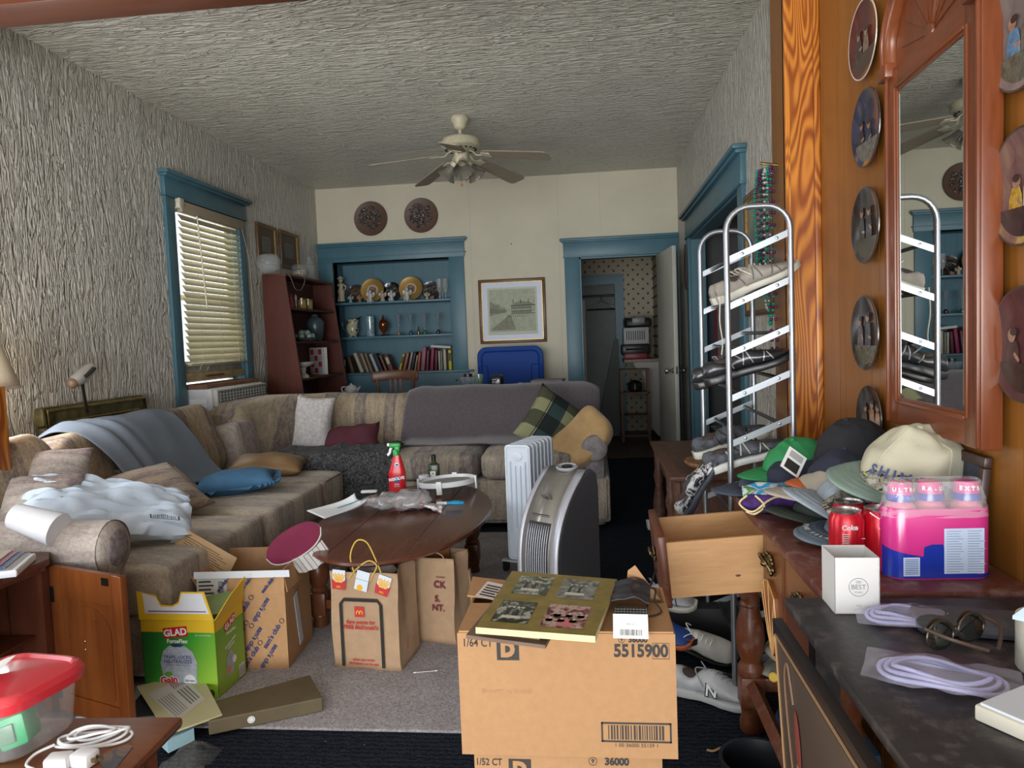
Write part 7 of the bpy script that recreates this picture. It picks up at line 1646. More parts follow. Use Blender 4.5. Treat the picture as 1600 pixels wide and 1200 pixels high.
# under the dresser: khaki hats, blue tub, black pot
m = MB(); m.ell((0, 0, 0), (.10, .09, .035), nu=36, nv=16); m.jitter(.012, 18, 2); o = m.build('sun_hat', pm('grey_khaki', (.30, .28, .23), .9, var=.1, vs=20), loc=(.60, 2.30, .262)); tag(o, 'crumpled grey-khaki hat on the stretcher under the dresser, upper one', 'hat')
m = MB(); m.ell((0, 0, 0), (.11, .09, .022), nu=36, nv=16); m.jitter(.008, 18, 5); m.lathe([(.0, 0), (.015, 0), (.013, .003), (0, .004)], 16, 1, TM((-.085, -.062, .004), (R(80), 0, R(-30)))); o = m.build('sun_hat', [pm('grey_khaki', (0, 0, 0)), pm('yellow_badge', (.65, .42, .05), .6)], loc=(.60, 2.30, .202)); tag(o, 'pale khaki hat with a yellow badge, lower one under the dresser', 'hat')
m = MB(); m.box((0, 0, .065), (.22, .26, .13), bev=.02); o = m.build('storage_bin', pm('deep_blue_bin', (.02, .07, .14), .45), loc=(.62, 2.09, 0)); tag(o, 'deep blue bin on the carpet under the dresser', 'bin')
o = MB().lathe([(.065, 0), (.09, .02), (.10, .12), (.105, .13), (.095, .13), (.085, .03), (0, .02)], 32).build('flower_pot', pm('black_pot', (.014, .016, .02), .4), loc=(.405, 1.93, 0)); tag(o, 'black plastic pot on the carpet below the open drawer', 'pot')
# fold-down black table with painted leaf, nearest the camera
BLKT = wood('dusty_black_tabletop', (.009, .009, .010), (.042, .040, .043), 'y', 4, .38, .2, dirt=.22)
t = thing('drop_leaf_table', 'black painted drop-leaf table with faded flowers in the right foreground', 'table', (0, 0, 0))
tz = .768; tx = .335
m = MB(); m.b2((tx, .30, tz-.018), (XP-.01, 1.365, tz), 0, bev=.003); m.build('tabletop', BLKT, t)
LEAF = pm('faded_black_brown_leaf', (.075, .054, .042), .5, var=.15, vs=5)
m = MB(); T = TM((tx-.016, 0, tz-.035), (0, R(-3), 0)); m.b2((-.0085, .34, -.030), (.0085, 1.352, .001), 1, M=T); m.b2((-.008, .35, -.55), (.008, 1.35, 0), 0, bev=.004, M=T); lf = m.build('leaf', [LEAF, BLACKP], t)
m = MB(); m.tube([T @ Vector((-.010, y, z)) for y, z in ((1.33, -.02), (1.33, -.53))], .0022, 5); m.tube([T @ Vector((-.010, y, z)) for y, z in ((.4, -.02), (1.33, -.02))], .0022, 5); m.build('gold_line', pm('faded_gold_line', (.30, .17, .08), .6), lf)
F = T @ TM((-.009, 1.22, -.16), (R(90), 0, R(-90)))
FM = [pm('faded_red_flower', (.22, .045, .035), .6), pm('faded_gold_flower', (.26, .16, .05), .6), pm('faded_line', (.16, .09, .05), .6)]
def flower(F, s=1):
    m = MB(); m.ell((0, 0, .001), (.017*s, .055*s, .0008), 0, F, 20, 8)
    for k in range(12): m.ell((0, 0, 0), (.006*s, .010*s, .0008), 1, F @ TM((-.012*s+.022*s*(k % 2)-.004*k*s*.0, -.05*s-.012*k*s, .001), (0, 0, R(35 if k % 2 else -35))), 10, 6)
    m.tube([F @ Vector(p) for p in smoothpath([(-.012*s, .06*s, .001), (-.035*s, .12*s, .001), (-.06*s, .08*s, .001), (-.055*s, -.02*s, .001), (-.03*s, -.15*s, .001)], 6)], .0020, 5, 2)
    m.tube([F @ Vector(p) for p in smoothpath([(0, -.04*s, .001), (.006*s, -.1*s, .001), (-.02*s, -.2*s, .001)], 6)], .0016, 5, 2); return m
flower(F).build('painted_flower', FM, lf); flower(T @ TM((-.009, .98, -.26), (R(90), 0, R(-90))), 1.1).build('painted_flower', FM, lf)
for y in (.42, 1.30):
    for x in (tx+.05, XP-.05): MB().b2((x-.02, y-.02, 0), (x+.02, y+.02, tz-.018)).build('leg', BLKT, t)
# on the black table
xa, xb = U(1303, 958, z=tz).x, U(1377, 962, z=tz).x; ya = U(1340, 960, z=tz).y; wbx = xb-xa; zt5 = U(1340, 872, y=ya).z-tz
t = thing('gift_box', 'open white carton with a round BEST logo on the black table', 'box', (xa+wbx/2, ya, tz+.0005), R(-1))
WB = pm('matt_white_card', (.60, .59, .575), .6); m = MB(); hb_ = wbx*.98
m.b2((-wbx/2, 0, 0), (wbx/2, .0015, zt5)); m.b2((-wbx/2, hb_, 0), (wbx/2, hb_+.0015, zt5+.001)); m.b2((-wbx/2, 0, 0), (-wbx/2+.0015, hb_, zt5)); m.b2((wbx/2-.0015, 0, 0), (wbx/2, hb_, zt5)); m.b2((-wbx/2, 0, 0), (wbx/2, hb_, .0015)); m.build('carton', WB, t)
f = face_to((0.002, -.0003, zt5*.48)); m = MB(); m.tube([(.0155*cos(2*pi*k/32), .0155*sin(2*pi*k/32), .0004) for k in range(32)], .0004, 4, closed=True, M=f); m.text('BEST', .0115, f, 0, z=.0005); m.text('STUDIO', .0038, f @ TM((0, -.009, 0)), 0, z=.0005); m.tube([(-.002+.0022*cos(2*pi*k/12), .009+.0018*sin(2*pi*k/12), .0004) for k in range(12)], .0003, 4, closed=True, M=f); m.tube([(.002+.0022*cos(2*pi*k/12), .009+.0018*sin(2*pi*k/12), .0004) for k in range(12)], .0003, 4, closed=True, M=f); m.text('for you', .003, f @ TM((0, -.032, 0)), 0, z=.0005); m.build('printing', pm('logo_grey', (.18, .18, .18), .6), t)
# glasses case, sunglasses, clear bags
q = U(1530, 985, z=tz); m = MB(); m.box((0, 0, .012), (.19, .09, .022), bev=.010); m.jitter(.005, 30); o = m.build('cloth_pouch', pm('charcoal_felt', (.06, .06, .068), .95, var=.2, vs=60), loc=(q.x, q.y, tz), rot=(0, 0, R(-14))); tag(o, 'charcoal felt pouch lying at the back of the black table', 'pouch')
FLM = glass('clear_film_bag', (.62, .62, .80), .10, .25); LIL = pm('lilac_tube', (.38, .38, .62), .3)
def filmbag(label, px, py, w_, h_, rz, seed):
    q = U(px, py, z=tz); t = thing('plastic_bag', label, 'bag', (q.x, q.y, tz+.004), R(rz)); m = MB()
    def f_(u, v): x = (u-.5)*w_; y = (v-.5)*h_; return (x, y, .008+.018*(1-(2*u-1)**2)*(1-(2*v-1)**2)+.012*mnoise.noise(Vector((x*26+seed, y*26, 1)))*(.4+.6*(1-(2*u-1)**2)))
    m.grid(f_, 40, 30); m.build('film', FLM, t); m = MB()
    for k in range(3): m.tube([(w_*.40*cos(a)*(1-.12*k), h_*.36*sin(a)*(1-.14*k), .006+.004*k+.003*sin(a*3+k)) for a in [2*pi*j/30 for j in range(30)]], .0032, 8, closed=True)
    m.build('coiled_tubing', LIL, t); return t
filmbag('clear plastic bag of lilac coiled tubing on the black table, behind the sunglasses', 1425, 975, .17, .10, -14, 1)
filmbag('clear plastic bag of lilac coiled tubing in front of the sunglasses', 1470, 1068, .19, .11, -24, 9)
q = U(1490, 1005, z=tz+.02); t = thing('sunglasses', 'dark lensed sunglasses with a brown temple on the clear bags', 'sunglasses', (q.x, q.y, tz+.022), R(-62))
for y in (-.032, .032): MB().lathe([(0, 0), (.022, .0), (.027, .002), (.022, .004), (0, .004)], 26, 0, TM((0, y, .018), (0, R(72), 0)), sx=.8).build('lens', pm('dark_lens', (.01, .012, .012), .06, spec=1), t)
m = MB()
for y in (-.032, .032): m.tube([Vector((.004, y+.027*cos(a), .018+.021*sin(a))) for a in [2*pi*k/20 for k in range(20)]], .0018, 6, closed=True)
m.tube([(.003, -.008, .026), (.003, .008, .026)], .002, 6); m.build('rim', pm('dark_bronze', (.08, .065, .05), .3, metal=.7), t)
for sg in (-1, 1): MB().tube(smoothpath([(0, sg*.058, .03), (.035, sg*.05, .026), (.06, sg*.01, .012)], 6), .0028, 6).build('temple', pm('tortoise', (.06, .04, .03), .3), t)
q = U(1602, 1050, z=tz); t = thing('tin_canister', 'cream metal canister with a pale blue lid at the right edge of the black table', 'canister', (q.x+.045, q.y, tz+.0005)); MB().lathe([(.05, 0), (.052, .003), (.052, .075)], 36).build('canister_body', pm('cream_tin', (.52, .50, .42), .35), t); MB().lathe([(.062, .075), (.062, .08), (.03, .105), (0, .108)], 4, 0, smooth=False).build('lid', pm('ice_blue_lid', (.50, .62, .72), .4), t)
q = U(1590, 1130, z=tz); t = thing('photo_box', 'white paper tray with a tan stripe at the right foreground edge', 'box', (q.x+.03, q.y-.005, tz+.0005), R(32)); MB().box((0, 0, .010), (.12, .10, .020), bev=.003).build('tray_body', pm('cream_tray', (.62, .58, .48), .5), t); m = MB(); m.box((0, 0, .0215), (.11, .09, .003), 0); m.box((.0, -.03, .0235), (.11, .022, .002), 1); m.build('cards', [pm('pale_blue_card', (.60, .66, .74), .5), pm('tan_stripe', (.50, .26, .12), .6)], t)

# ------------------------------------------------------------------ cartons in the foreground
def carton_walls(mb, x0, x1, y0, y1, z0, z1, t_=.005, mi=0, mo=1):
    mb.b2((x0, y0, z0), (x1, y0+t_, z1), mi); mb.b2((x0, y1-t_, z0), (x1, y1, z1), mi)
    mb.b2((x0, y0+t_, z0), (x0+t_, y1-t_, z1), mi); mb.b2((x1-t_, y0+t_, z0), (x1, y1-t_, z1), mi); mb.b2((x0+t_, y0+t_, z0), (x1-t_, y1-t_, z0+t_), mi)
CB = pm('carton_orange_kraft', (.37, .20, .09), .85, var=.06, vs=55, bmp=.08, bs=16)
def barcode(mb, M, w_, h_, mi, seed=1, frame=True):
    rr = random.Random(seed)
    if frame:
        f_ = h_*.085
        for a in ((-w_/2, -h_/2, w_/2, -h_/2+f_), (-w_/2, h_/2-f_, w_/2, h_/2), (-w_/2, -h_/2, -w_/2+f_, h_/2), (w_/2-f_, -h_/2, w_/2, h_/2)): mb.rect(*a, .0006, mi, M)
    x = -w_*.40
    while x < w_*.40:
        d = rr.uniform(.0012, .0036)*w_/.118; mb.rect(x, -h_*.36, x+d, h_*.36, .0006, mi, M); x += d+rr.uniform(.0014, .0034)*w_/.118
bx0, bx1, by0, by1, bz0, bz1 = -.283, .141, 1.40, 1.665, .435, .683
t = thing('cardboard_carton', 'big orange-brown carton printed D and 5515900, topmost of the stack in the foreground', 'box', (0, 0, 0))
m = MB(); carton_walls(m, bx0, bx1, by0, by1, bz0, bz1); m.build('carton_body', CB, t)
m = MB(); m.box(((bx0+bx1)/2, by0+.075, bz1+.003), (bx1-bx0-.006, .145, .004), rot=(R(1), 0, 0)); m.build('flap', CB, t)
m = MB(); m.box((bx0+.035, (by0+by1)/2+.09, bz1+.012), (.09, .10, .004), rot=(R(5), R(8), R(3))); m.build('flap', CB, t)
m = MB(); m.prism([(0, 0), (.075, 0), (.022, .072), (.006, .060)], 0, .004, 0, TM((bx1-.085, by1-.07, bz1), (R(82), 0, R(-6)))); m.build('flap', CARDD, t)
f = face_to((bx0, by0-.0005, 0)); W_ = bx1-bx0
m = MB(); m.text('1/64 CT', .0225, f @ TM((.040, bz1-.020, 0)), 0, bold=.0003, sx=.8); m.rect(.078, bz1-.054, .122, bz1-.012, .0005, 0, f); m.text('D', .040, f @ TM((.0995, bz1-.033, 0)), 1, bold=.003, z=.0011, sx=.9)
m.text('36000', .0145, f @ TM((.353, bz1-.0115, 0)), 0, bold=.0007); m.text('9', .009, f @ TM((.322, bz1-.0115, 0)), 0, bold=.0003); m.tube([(.322+.0058*cos(2*pi*k/20), bz1-.0115+.0058*sin(2*pi*k/20), .0005) for k in range(20)], .0004, 4, closed=True, M=f)
m.text('5515900', .0345, f @ TM((.358, bz1-.034, 0)), 0, bold=.0012, sx=.86)
for a in ((.380, bz1-.049, .412, bz1-.0482), (.380, bz1-.0182, .412, bz1-.0174), (.380, bz1-.049, .3808, bz1-.0174), (.4112, bz1-.049, .412, bz1-.0174)): m.rect(*a, .0005, 0, f)
m.text('EP 4 07T  16 X 17:43', .0115, f @ TM((.095, bz0+.130, 0)), 2, z=.0005); barcode(m, f @ TM((.345, bz0+.052, 0)), .135, .040, 0); m.text('1 00 36000 55159 1', .0105, f @ TM((.345, bz0+.026, 0)), 0, z=.0005)
m.build('printing', [pm('carton_ink', (.035, .03, .028), .8), CB, pm('faint_stamp', (.33, .19, .10), .8)], t)
m = MB(); T = TM((bx0+.045, (by0+by1)/2+.06, bz1+.0175), (R(5), R(8), R(-12))); m.rect(-.026, -.04, .026, .04, 0, 0, T)
for k in range(5): m.rect(-.02, -.03+k*.012, .018-.006*(k % 2), -.024+k*.012, .0004, 1, T)
m.build('shipping_label', [pm('label_pinkish', (.60, .52, .50), .7), INK], t)
t = thing('cardboard_carton', 'carton mostly below the frame under the one printed 5515900', 'box', (0, 0, 0)); cx0, cx1 = -.262, .112
MB().b2((cx0, by0+.012, 0), (cx1, by1-.01, bz0-.002), bev=.003).build('carton_body', CB, t); f = face_to((cx0, by0+.0115, 0)); z9 = bz0-.002
m = MB(); m.text('1/52 CT', .020, f @ TM((.030, z9-.020, 0)), 0, bold=.0003, sx=.8); m.rect(.070, z9-.056, .115, z9-.012, .0005, 0, f); m.text('D', .040, f @ TM((.092, z9-.034, 0)), 1, bold=.003, z=.0011, sx=.9); m.text('36000', .021, f @ TM((.285, z9-.013, 0)), 0, bold=.0011, sx=.9); m.text('9', .012, f @ TM((.238, z9-.013, 0)), 0, bold=.0003); m.tube([(.238+.008*cos(2*pi*k/20), z9-.013+.008*sin(2*pi*k/20), .0005) for k in range(20)], .0005, 4, closed=True, M=f)
m.text('5515200', .034, f @ TM((.292, z9-.045, 0)), 0, bold=.0012, sx=.86); m.build('printing', [pm('carton_ink', (0, 0, 0)), CB], t)
# gold collage frame and things on the carton
P4 = [U(800, 892, z=.722), U(964, 905, z=.722), U(930, 994, z=.722), U(743, 980, z=.722)]
t = thing('photo_collage', 'gold four-picture collage frame lying on the big carton', 'picture frame', (0, 0, 0))
GF = pm('gold_collage_mat', (.36, .27, .075), .32, metal=.55, var=.18, vs=26); m = MB()
def q4(u, v, z=0): a = P4[3].lerp(P4[2], u); b_ = P4[0].lerp(P4[1], u); p = a.lerp(b_, v); return (p.x, p.y, .722+z)
vs = [q4(0, 0), q4(1, 0), q4(1, 1), q4(0, 1)]+[q4(0, 0, -.012), q4(1, 0, -.012), q4(1, 1, -.012), q4(0, 1, -.012)]
m.add(vs, [[0, 1, 2, 3]], 0); m.add(vs, [[0, 1, 5, 4], [1, 2, 6, 5], [2, 3, 7, 6], [3, 0, 4, 7], [4, 5, 6, 7]], 1); m.build('mat_board', [GF, pm('pale_gold_edge', (.62, .55, .27), .4)], t)
OLDP = [[(.35, (.02, .03, .02)), (.5, (.10, .12, .09)), (.6, (.40, .42, .38)), (.75, (.05, .05, .05))], [(.35, (.03, .035, .03)), (.5, (.16, .17, .15)), (.65, (.30, .30, .28))], [(.35, (.01, .015, .01)), (.52, (.06, .07, .05)), (.6, (.38, .38, .33))], [(.35, (.03, .02, .02)), (.45, (.20, .05, .05)), (.55, (.52, .38, .34)), (.68, (.20, .12, .08))]]
for k, (u0, v0, u1, v1) in enumerate(((.12, .57, .44, .92), (.53, .55, .86, .92), (.09, .10, .41, .44), (.52, .08, .88, .44))):
    m = MB(); m.add([q4(u0, v0, .0006), q4(u1, v0, .0006), q4(u1, v1, .0006), q4(u0, v1, .0006)], [[0, 1, 2, 3]])
    def ql(u, v, z): return Vector(q4(u0+(u1-u0)*u, v0+(v1-v0)*v, z))
    if k == 3:
        for j in range(6): c_ = ql(.15+.14*j, .28+.22*(j % 2), .0012); m.lathe([(.0, 0), (.0075, 0)], 12, 1, Matrix.Translation(c_), caps=True); m.disc((c_.x+.002, c_.y+.007, c_.z+.0004), .0035, 2, 10)
        m.add([ql(.35, .05, .0009), ql(.8, .05, .0009), ql(.7, .35, .0009), ql(.4, .4, .0009)], [[0, 1, 2, 3]], 1)
    else:
        m.add([ql(.2, .18, .0009), ql(.75, .18, .0009), ql(.72, .30, .0009), ql(.22, .32, .0009)], [[0, 1, 2, 3]], 2)
        for j in range(4): a_ = .25+.13*j; m.add([ql(a_, .3, .0011), ql(a_+.08, .3, .0011), ql(a_+.08, .58, .0011), ql(a_+.02, .62, .0011)], [[0, 1, 2, 3]], 1 if j % 2 else 3); c_ = ql(a_+.05, .68, .0013); m.disc((c_.x, c_.y, c_.z), .0035, 2, 8)
    m.build('photograph', [blotch('old_photo_%d' % k, OLDP[k], 40, .12, 1), pm('photo_figure_%d' % (k == 3), (.50, .16, .16) if k == 3 else (.16, .17, .16), .2), pm('photo_pale', (.55, .52, .46), .2), pm('photo_dark', (.03, .03, .03), .2)], t)
m = MB(); pB = [U(728, 992, z=.697), U(852, 1008, z=.697), U(885, 950, z=.697), U(775, 935, z=.697)]
vs = [(p.x, p.y, .697) for p in pB]+[(p.x, p.y, .690) for p in pB]; m.add(vs, [[0, 1, 2, 3], [0, 1, 5, 4], [1, 2, 6, 5], [2, 3, 7, 6], [3, 0, 4, 7], [4, 5, 6, 7]], 0)
m.add([tuple(Vector(vs[i]).lerp(Vector(vs[(i+2) % 4]), .10)+Vector((0, 0, .004))) for i in range(4)]+[tuple(Vector(vs[i]).lerp(Vector(vs[(i+2) % 4]), .10)) for i in range(4)], [[0, 1, 2, 3], [0, 1, 5, 4], [1, 2, 6, 5]], 1)
o = m.build('wood_plaque', [wood('grey_walnut_plaque', (.09, .055, .04), (.17, .11, .08), 'x', 12, .5, .1), pm('aged_tan_paper', (.34, .27, .13), .7, var=.2, vs=50)]); tag(o, 'brown wooden plaque sticking out under the gold collage frame', 'plaque')
q = U(985, 925, z=.715); m = MB()
def blk(u, v): x = (u-.5)*.082; y = (v-.5)*.105; return (x, y, .010+.016*sin(pi*min(1, u*1.05))*(.5+.5*v)+.008*mnoise.noise(Vector((x*45, y*45, 2))))
m.grid(blk, 26, 26); o = m.build('black_pouch', pm('black_satin', (.022, .022, .030), .38, spec=.7), loc=(q.x, q.y-.005, .705), rot=(0, 0, R(-5)), solid=.003); tag(o, 'crumpled black satin pouch on the right of the big carton', 'pouch')
q = U(985, 958, z=.71); t = thing('keypad', 'small black gridded mat with a white barcode tag hanging at the carton edge', 'mat', (q.x, q.y-.003, .706), R(-3)); m = MB(); m.box((0, .010, 0), (.066, .060, .006), 0, bev=.001)
for k in range(11): m.b2((-.031+k*.0062, -.018, .003), (-.0303+k*.0062, .038, .0036), 1)
for k in range(4): m.b2((-.031, -.016+k*.014, .003), (.031, -.0153+k*.014, .0036), 1)
m.build('grid_mat', [BLACKP, pm('grey_thread', (.40, .42, .42), .6)], t)
m = MB(); T = TM((0, -.046, -.003), (R(52), 0, 0)); m.box((0, 0, 0), (.066, .046, .001), 0, M=T); barcode(m, T @ TM((.0, -.012, .0006)), .05, .016, 1, 5, False); m.text('item no.', .005, T @ TM((0, .004, .0008)), 1, z=.0004); m.build('barcode_tag', [PAPER, INK], t)
q = U(1035, 950, z=.69); m = MB(); m.tube(smoothpath([(q.x-.03, 1.61, .700), (q.x-.01, 1.57, .712), (q.x-.015, 1.52, .705), (q.x-.005, 1.49, .692), (q.x-.035, 1.47, .692), (q.x-.03, 1.52, .695)], 8), .0018, 6); o = m.build('thin_cable', INK); tag(o, 'thin black cable curling on the right of the big carton', 'cable')
# ------------------------------------------------------------------ club carton with papers and cap
t = thing('cardboard_carton', "open carton printed sam's club standing left of the fries sticker bag", 'box', (-1.21, 2.675, .012), R(4))
sw, sd, sh = .345, .30, .300
m = MB(); carton_walls(m, -sw, 0, 0, sd, 0, sh); m.build('carton_body', CARD, t)
m = MB(); T = TM((-sw/2, 0, sh), (R(-4), 0, 0)); m.box((0, .0, .042), (sw, .004, .086), M=T); o1 = m.build('flap', CARD, t)
m = MB(); m.box((-sw/2, sd, sh+.05), (sw-.02, .004, .10), rot=(R(6), 0, 0)); m.build('flap', CARDD, t)
m = MB(); m.box((0.0, sd/2, sh+.045), (.004, sd-.02, .09), rot=(0, R(-8), 0)); m.build('flap', CARD, t)
m = MB(); m.box((-sw-.006, sd/2, sh+.035), (.004, sd-.02, .075), rot=(0, R(-28), 0)); m.build('flap', CARDD, t)
SB = pm('club_navy_print', (.03, .045, .16), .7); m = MB(); f = face_to((-sw, -.0006, 0))
def club(M, s=.026, cut=None):
    m.text("sam's club", s, M @ TM((.0, 0, 0)), 0, bold=.0011); m.tube([(M @ Vector((s*2.75+s*.34*cos(a), s*.34*sin(a), .0004))) for a in [pi/4*k for k in range(8)]], s*.13, 4, closed=True, flat=.3)
for x, y, a, fl in ((.09, .235, 55, 1), (.17, .225, 55, 0), (.25, .235, 55, 1), (.07, .115, 55, 0), (.145, .125, 55, 0), (.215, .12, 55, 1), (.285, .13, 55, 0), (.12, .05, 55, 1), (.195, .045, 55, 0), (.27, .05, 55, 1)):
    club(f @ TM((x, y, 0), (0, 0, R(a+180*fl))), .027)
for x in (.10, .19, .28): club(f @ T.inverted() @ TM((0, 0, 0)) if False else f @ TM((x, sh+.032, .004), (0, 0, R(50))), .017)
m.build('printing', SB, t)
m = MB(); f = face_to((.0006, 0, 0), R(90)); [m.text('|||||||||||', .022, f @ TM((.11+.03*k, sh-.05+.0*k, 0), (0, 0, R(60))), 0) for k in range(2)]; m.build('recycling_marks', SB, t)
m = MB(); T2 = TM((-sw/2, -.004, sh+.078), (R(-4), 0, R(0))); m.box((0.01, -.001, 0), (sw+.03, .003, .026), 0, M=T2); m.text('vimeo   vimeo', .010, T2 @ TM((.02, -.0026, 0), (R(90), 0, 0)), 1)
m.box((.003, .13, .15), (.002, .045, .22), 0, rot=(R(12), 0, 0)); m.jitter(.003, 22)
m.build('packing_tape', [pm('white_tape', (.68, .72, .76), .35), SB], t)
m = MB(); T3 = TM((-sw+.06, -.006, sh+.020), (R(86), 0, R(3))); m.rect(-.055, -.045, .06, .048, 0, 0, T3); barcode(m, T3 @ TM((.038, 0, .0004), (0, 0, R(90))), .08, .028, 1, 3, False)
for k in range(5): m.rect(-.048, .03-k*.015, .0+.01*(k % 2), .036-k*.015, .0005, 1, T3)
m.build('shipping_label', [pm('label_grey_white', (.55, .53, .50), .6), INK], t)
for k, (dx, rz, c, lab) in enumerate(((0, -30, (.50, .33, .17), 'tan printed sheet of paper sticking up from the open club carton'), (.03, -36, (.62, .58, .50), 'white-edged sheet of paper behind the tan one in the club carton'))):
    q = U(318-8*k, 868, y=2.80+.02*k); m = MB(); T = TM((0, 0, 0), (R(90), R(0), R(0))) @ TM((0, 0, 0), (0, 0, R(rz))); m.rect(-.13, -.062, .13, .062, 0, 0, T)
    for j in range(9): m.rect(-.10, -.045+j*.010, -.02+.02*(j % 3), -.042+j*.010, .0014, 1, T); m.rect(.01, -.045+j*.010, .10-.02*(j % 3), -.042+j*.010, .0014, 1, T)
    o = m.build('printed_sheet', [pm('sheet_%d' % k, c, .8), pm('brown_ink', (.20, .12, .06), .8)], loc=(q.x, 2.80+.02*k, q.z), solid=.0012); tag(o, lab, 'paper')
# maroon and white striped cap hanging out of the carton
q = U(462, 848, y=2.84)
def cup_(sg):
    def f_(u, v):
        x = (u-.5)*2; w_ = .065*(1-(abs(x))**2.4)**.5 if abs(x) < 1 else 0
        y = (v-.5)*2*w_; return (x*.125, y, sg*.004+.028*(1-(y/.066)**2)*(sg > 0)*0+.020*cos(y/.065*1.3)-.012*x*x)
    return f_
t = thing('hat', 'white striped hat with a maroon lining leaning on the rim of the club carton', 'hat', (q.x, 2.83, q.z), 0, rot=(R(62), R(-28), R(10)))
MB().grid(cup_(1), 26, 14).build('lining', pm('maroon_cloth', (.16, .012, .045), .9, var=.1, vs=20), t)
m = MB(); m.grid(cup_(-1), 26, 14); m.tube([(.125*(k/12-1), -.065*(1-abs(k/12-1)**2.4)**.5, .010) for k in range(25)], .003, 5); m.build('striped_cloth', pm('white_pinstripe', (.60, .57, .54), .85), t)
m = MB()
def side_(u, v): x = .11-.15*u; return (x, -.050-.055*v-.02*sin(u*3), .012-.05*v+.008*sin(u*20)*v)
m.grid(side_, 30, 12); 
for k in range(7): m.tube([Vector(side_(k/7+.05, j/8))+Vector((0, 0, .001)) for j in range(9)], .0010, 4, 1)
m.build('striped_cloth', [pm('white_pinstripe', (0, 0, 0)), pm('navy_pin', (.08, .08, .12), .8)], t)
# ------------------------------------------------------------------ green bin-bag carton
t = thing('bin_bag_carton', 'green and yellow GLAD bin bag carton with an open white flap', 'box', (-1.652, 2.44, .0125), R(-1.5))
gw, gd, gh = .284, .20, .335
GR = bpy.data.materials.new('green_gradient_print'); GR.use_nodes = True; nt = GR.node_tree; b = nt.nodes['Principled BSDF']; v = coords(nt); sxx = nt.nodes.new('ShaderNodeSeparateXYZ'); lnk(nt, v, sxx.inputs[0])
gr = mth(nt, 'ADD', mth(nt, 'MULTIPLY', sxx.outputs[0], 2.2), mth(nt, 'MULTIPLY', sxx.outputs[2], -1.9)); lnk(nt, ramp(nt, mth(nt, 'ADD', gr, .45), [(0, (.01, .14, .03)), (.45, (.04, .30, .03)), (1, (.30, .50, .04))]), b.inputs['Base Color']); b.inputs['Roughness'].default_value = .35
YB_ = pm('print_yellow_card', (.70, .45, .02), .4); LW = pm('flap_white', (.68, .70, .74), .5)
m = MB(); zg = .285
m.b2((0, 0, 0), (gw, .003, zg), 0); m.b2((gw-.003, 0, 0), (gw, gd, zg), 0); m.b2((0, gd-.003, 0), (gw, gd, zg), 2); m.b2((0, 0, 0), (.003, gd, zg), 0); m.b2((0, 0, 0), (gw, gd, .003), 0)
m.b2((-.0006, -.0006, zg-.045), (gw+.0006, .0035, zg+.001), 1); m.b2((gw-.0035, -.0006, zg-.045), (gw+.0006, gd, zg+.001), 1); m.b2((.0032, .0032, zg-.06), (gw-.0032, gd-.0032, zg-.058), 2)
m.build('carton_body', [GR, YB_, pm('card_grey_inside', (.20, .23, .17), .8)], t)
m = MB(); T = TM((0, .0, zg), (R(-14), 0, 0)); FP = [(-.004, 0), (gw+.0, 0), (gw-.045, .098), (gw-.135, .098), (gw-.142, .062), (gw-.165, .050), (.075, .052), (.052, .085), (-.025, .098)]
m.prism(FP, 0, .003, 0, T @ TM((0, 0, 0), (R(90), 0, 0))); m.build('flap', [YB_], t)
m = MB(); FP2 = [(.018, .022), (gw-.018, .022), (gw-.052, .092), (gw-.13, .092), (gw-.137, .056), (gw-.165, .044), (.075, .046), (.052, .079), (.0, .092)]; m.prism(FP2, .003, .0045, 0, T @ TM((0, 0, 0), (R(90), 0, 0))); m.rect(.03, .028, gw-.03, .032, .0055, 1, T @ TM((0, 0, 0), (R(90), 0, 0))); m.build('flap_panel', [LW, pm('violet_line', (.22, .08, .22), .6)], t)
m = MB(); m.prism([(0, 0), (gd, 0), (gd*.95, .10), (gd*.45, .06)], 0, .003, 0, TM((gw, 0, zg), (R(90), 0, R(90))) @ TM((0, 0, 0), (R(12), 0, 0))); m.build('flap', YB_, t)
m = MB(); m.box((gw*.76, .115, zg+.014), (.11, .14, .003), rot=(R(16), R(-12), R(4))); m.build('flap', pm('olive_inner_flap', (.16, .22, .05), .6), t)
GRD = pm('glad_red', (.50, .012, .02), .4); NV = pm('print_navy', (.02, .04, .16), .5); PW = pm('print_white', (.8, .8, .8), .4); BG = pm('bag_grey', (.36, .40, .46), .5, var=.2, vs=60); BG2 = pm('febreze_blue', (.10, .22, .45), .4)
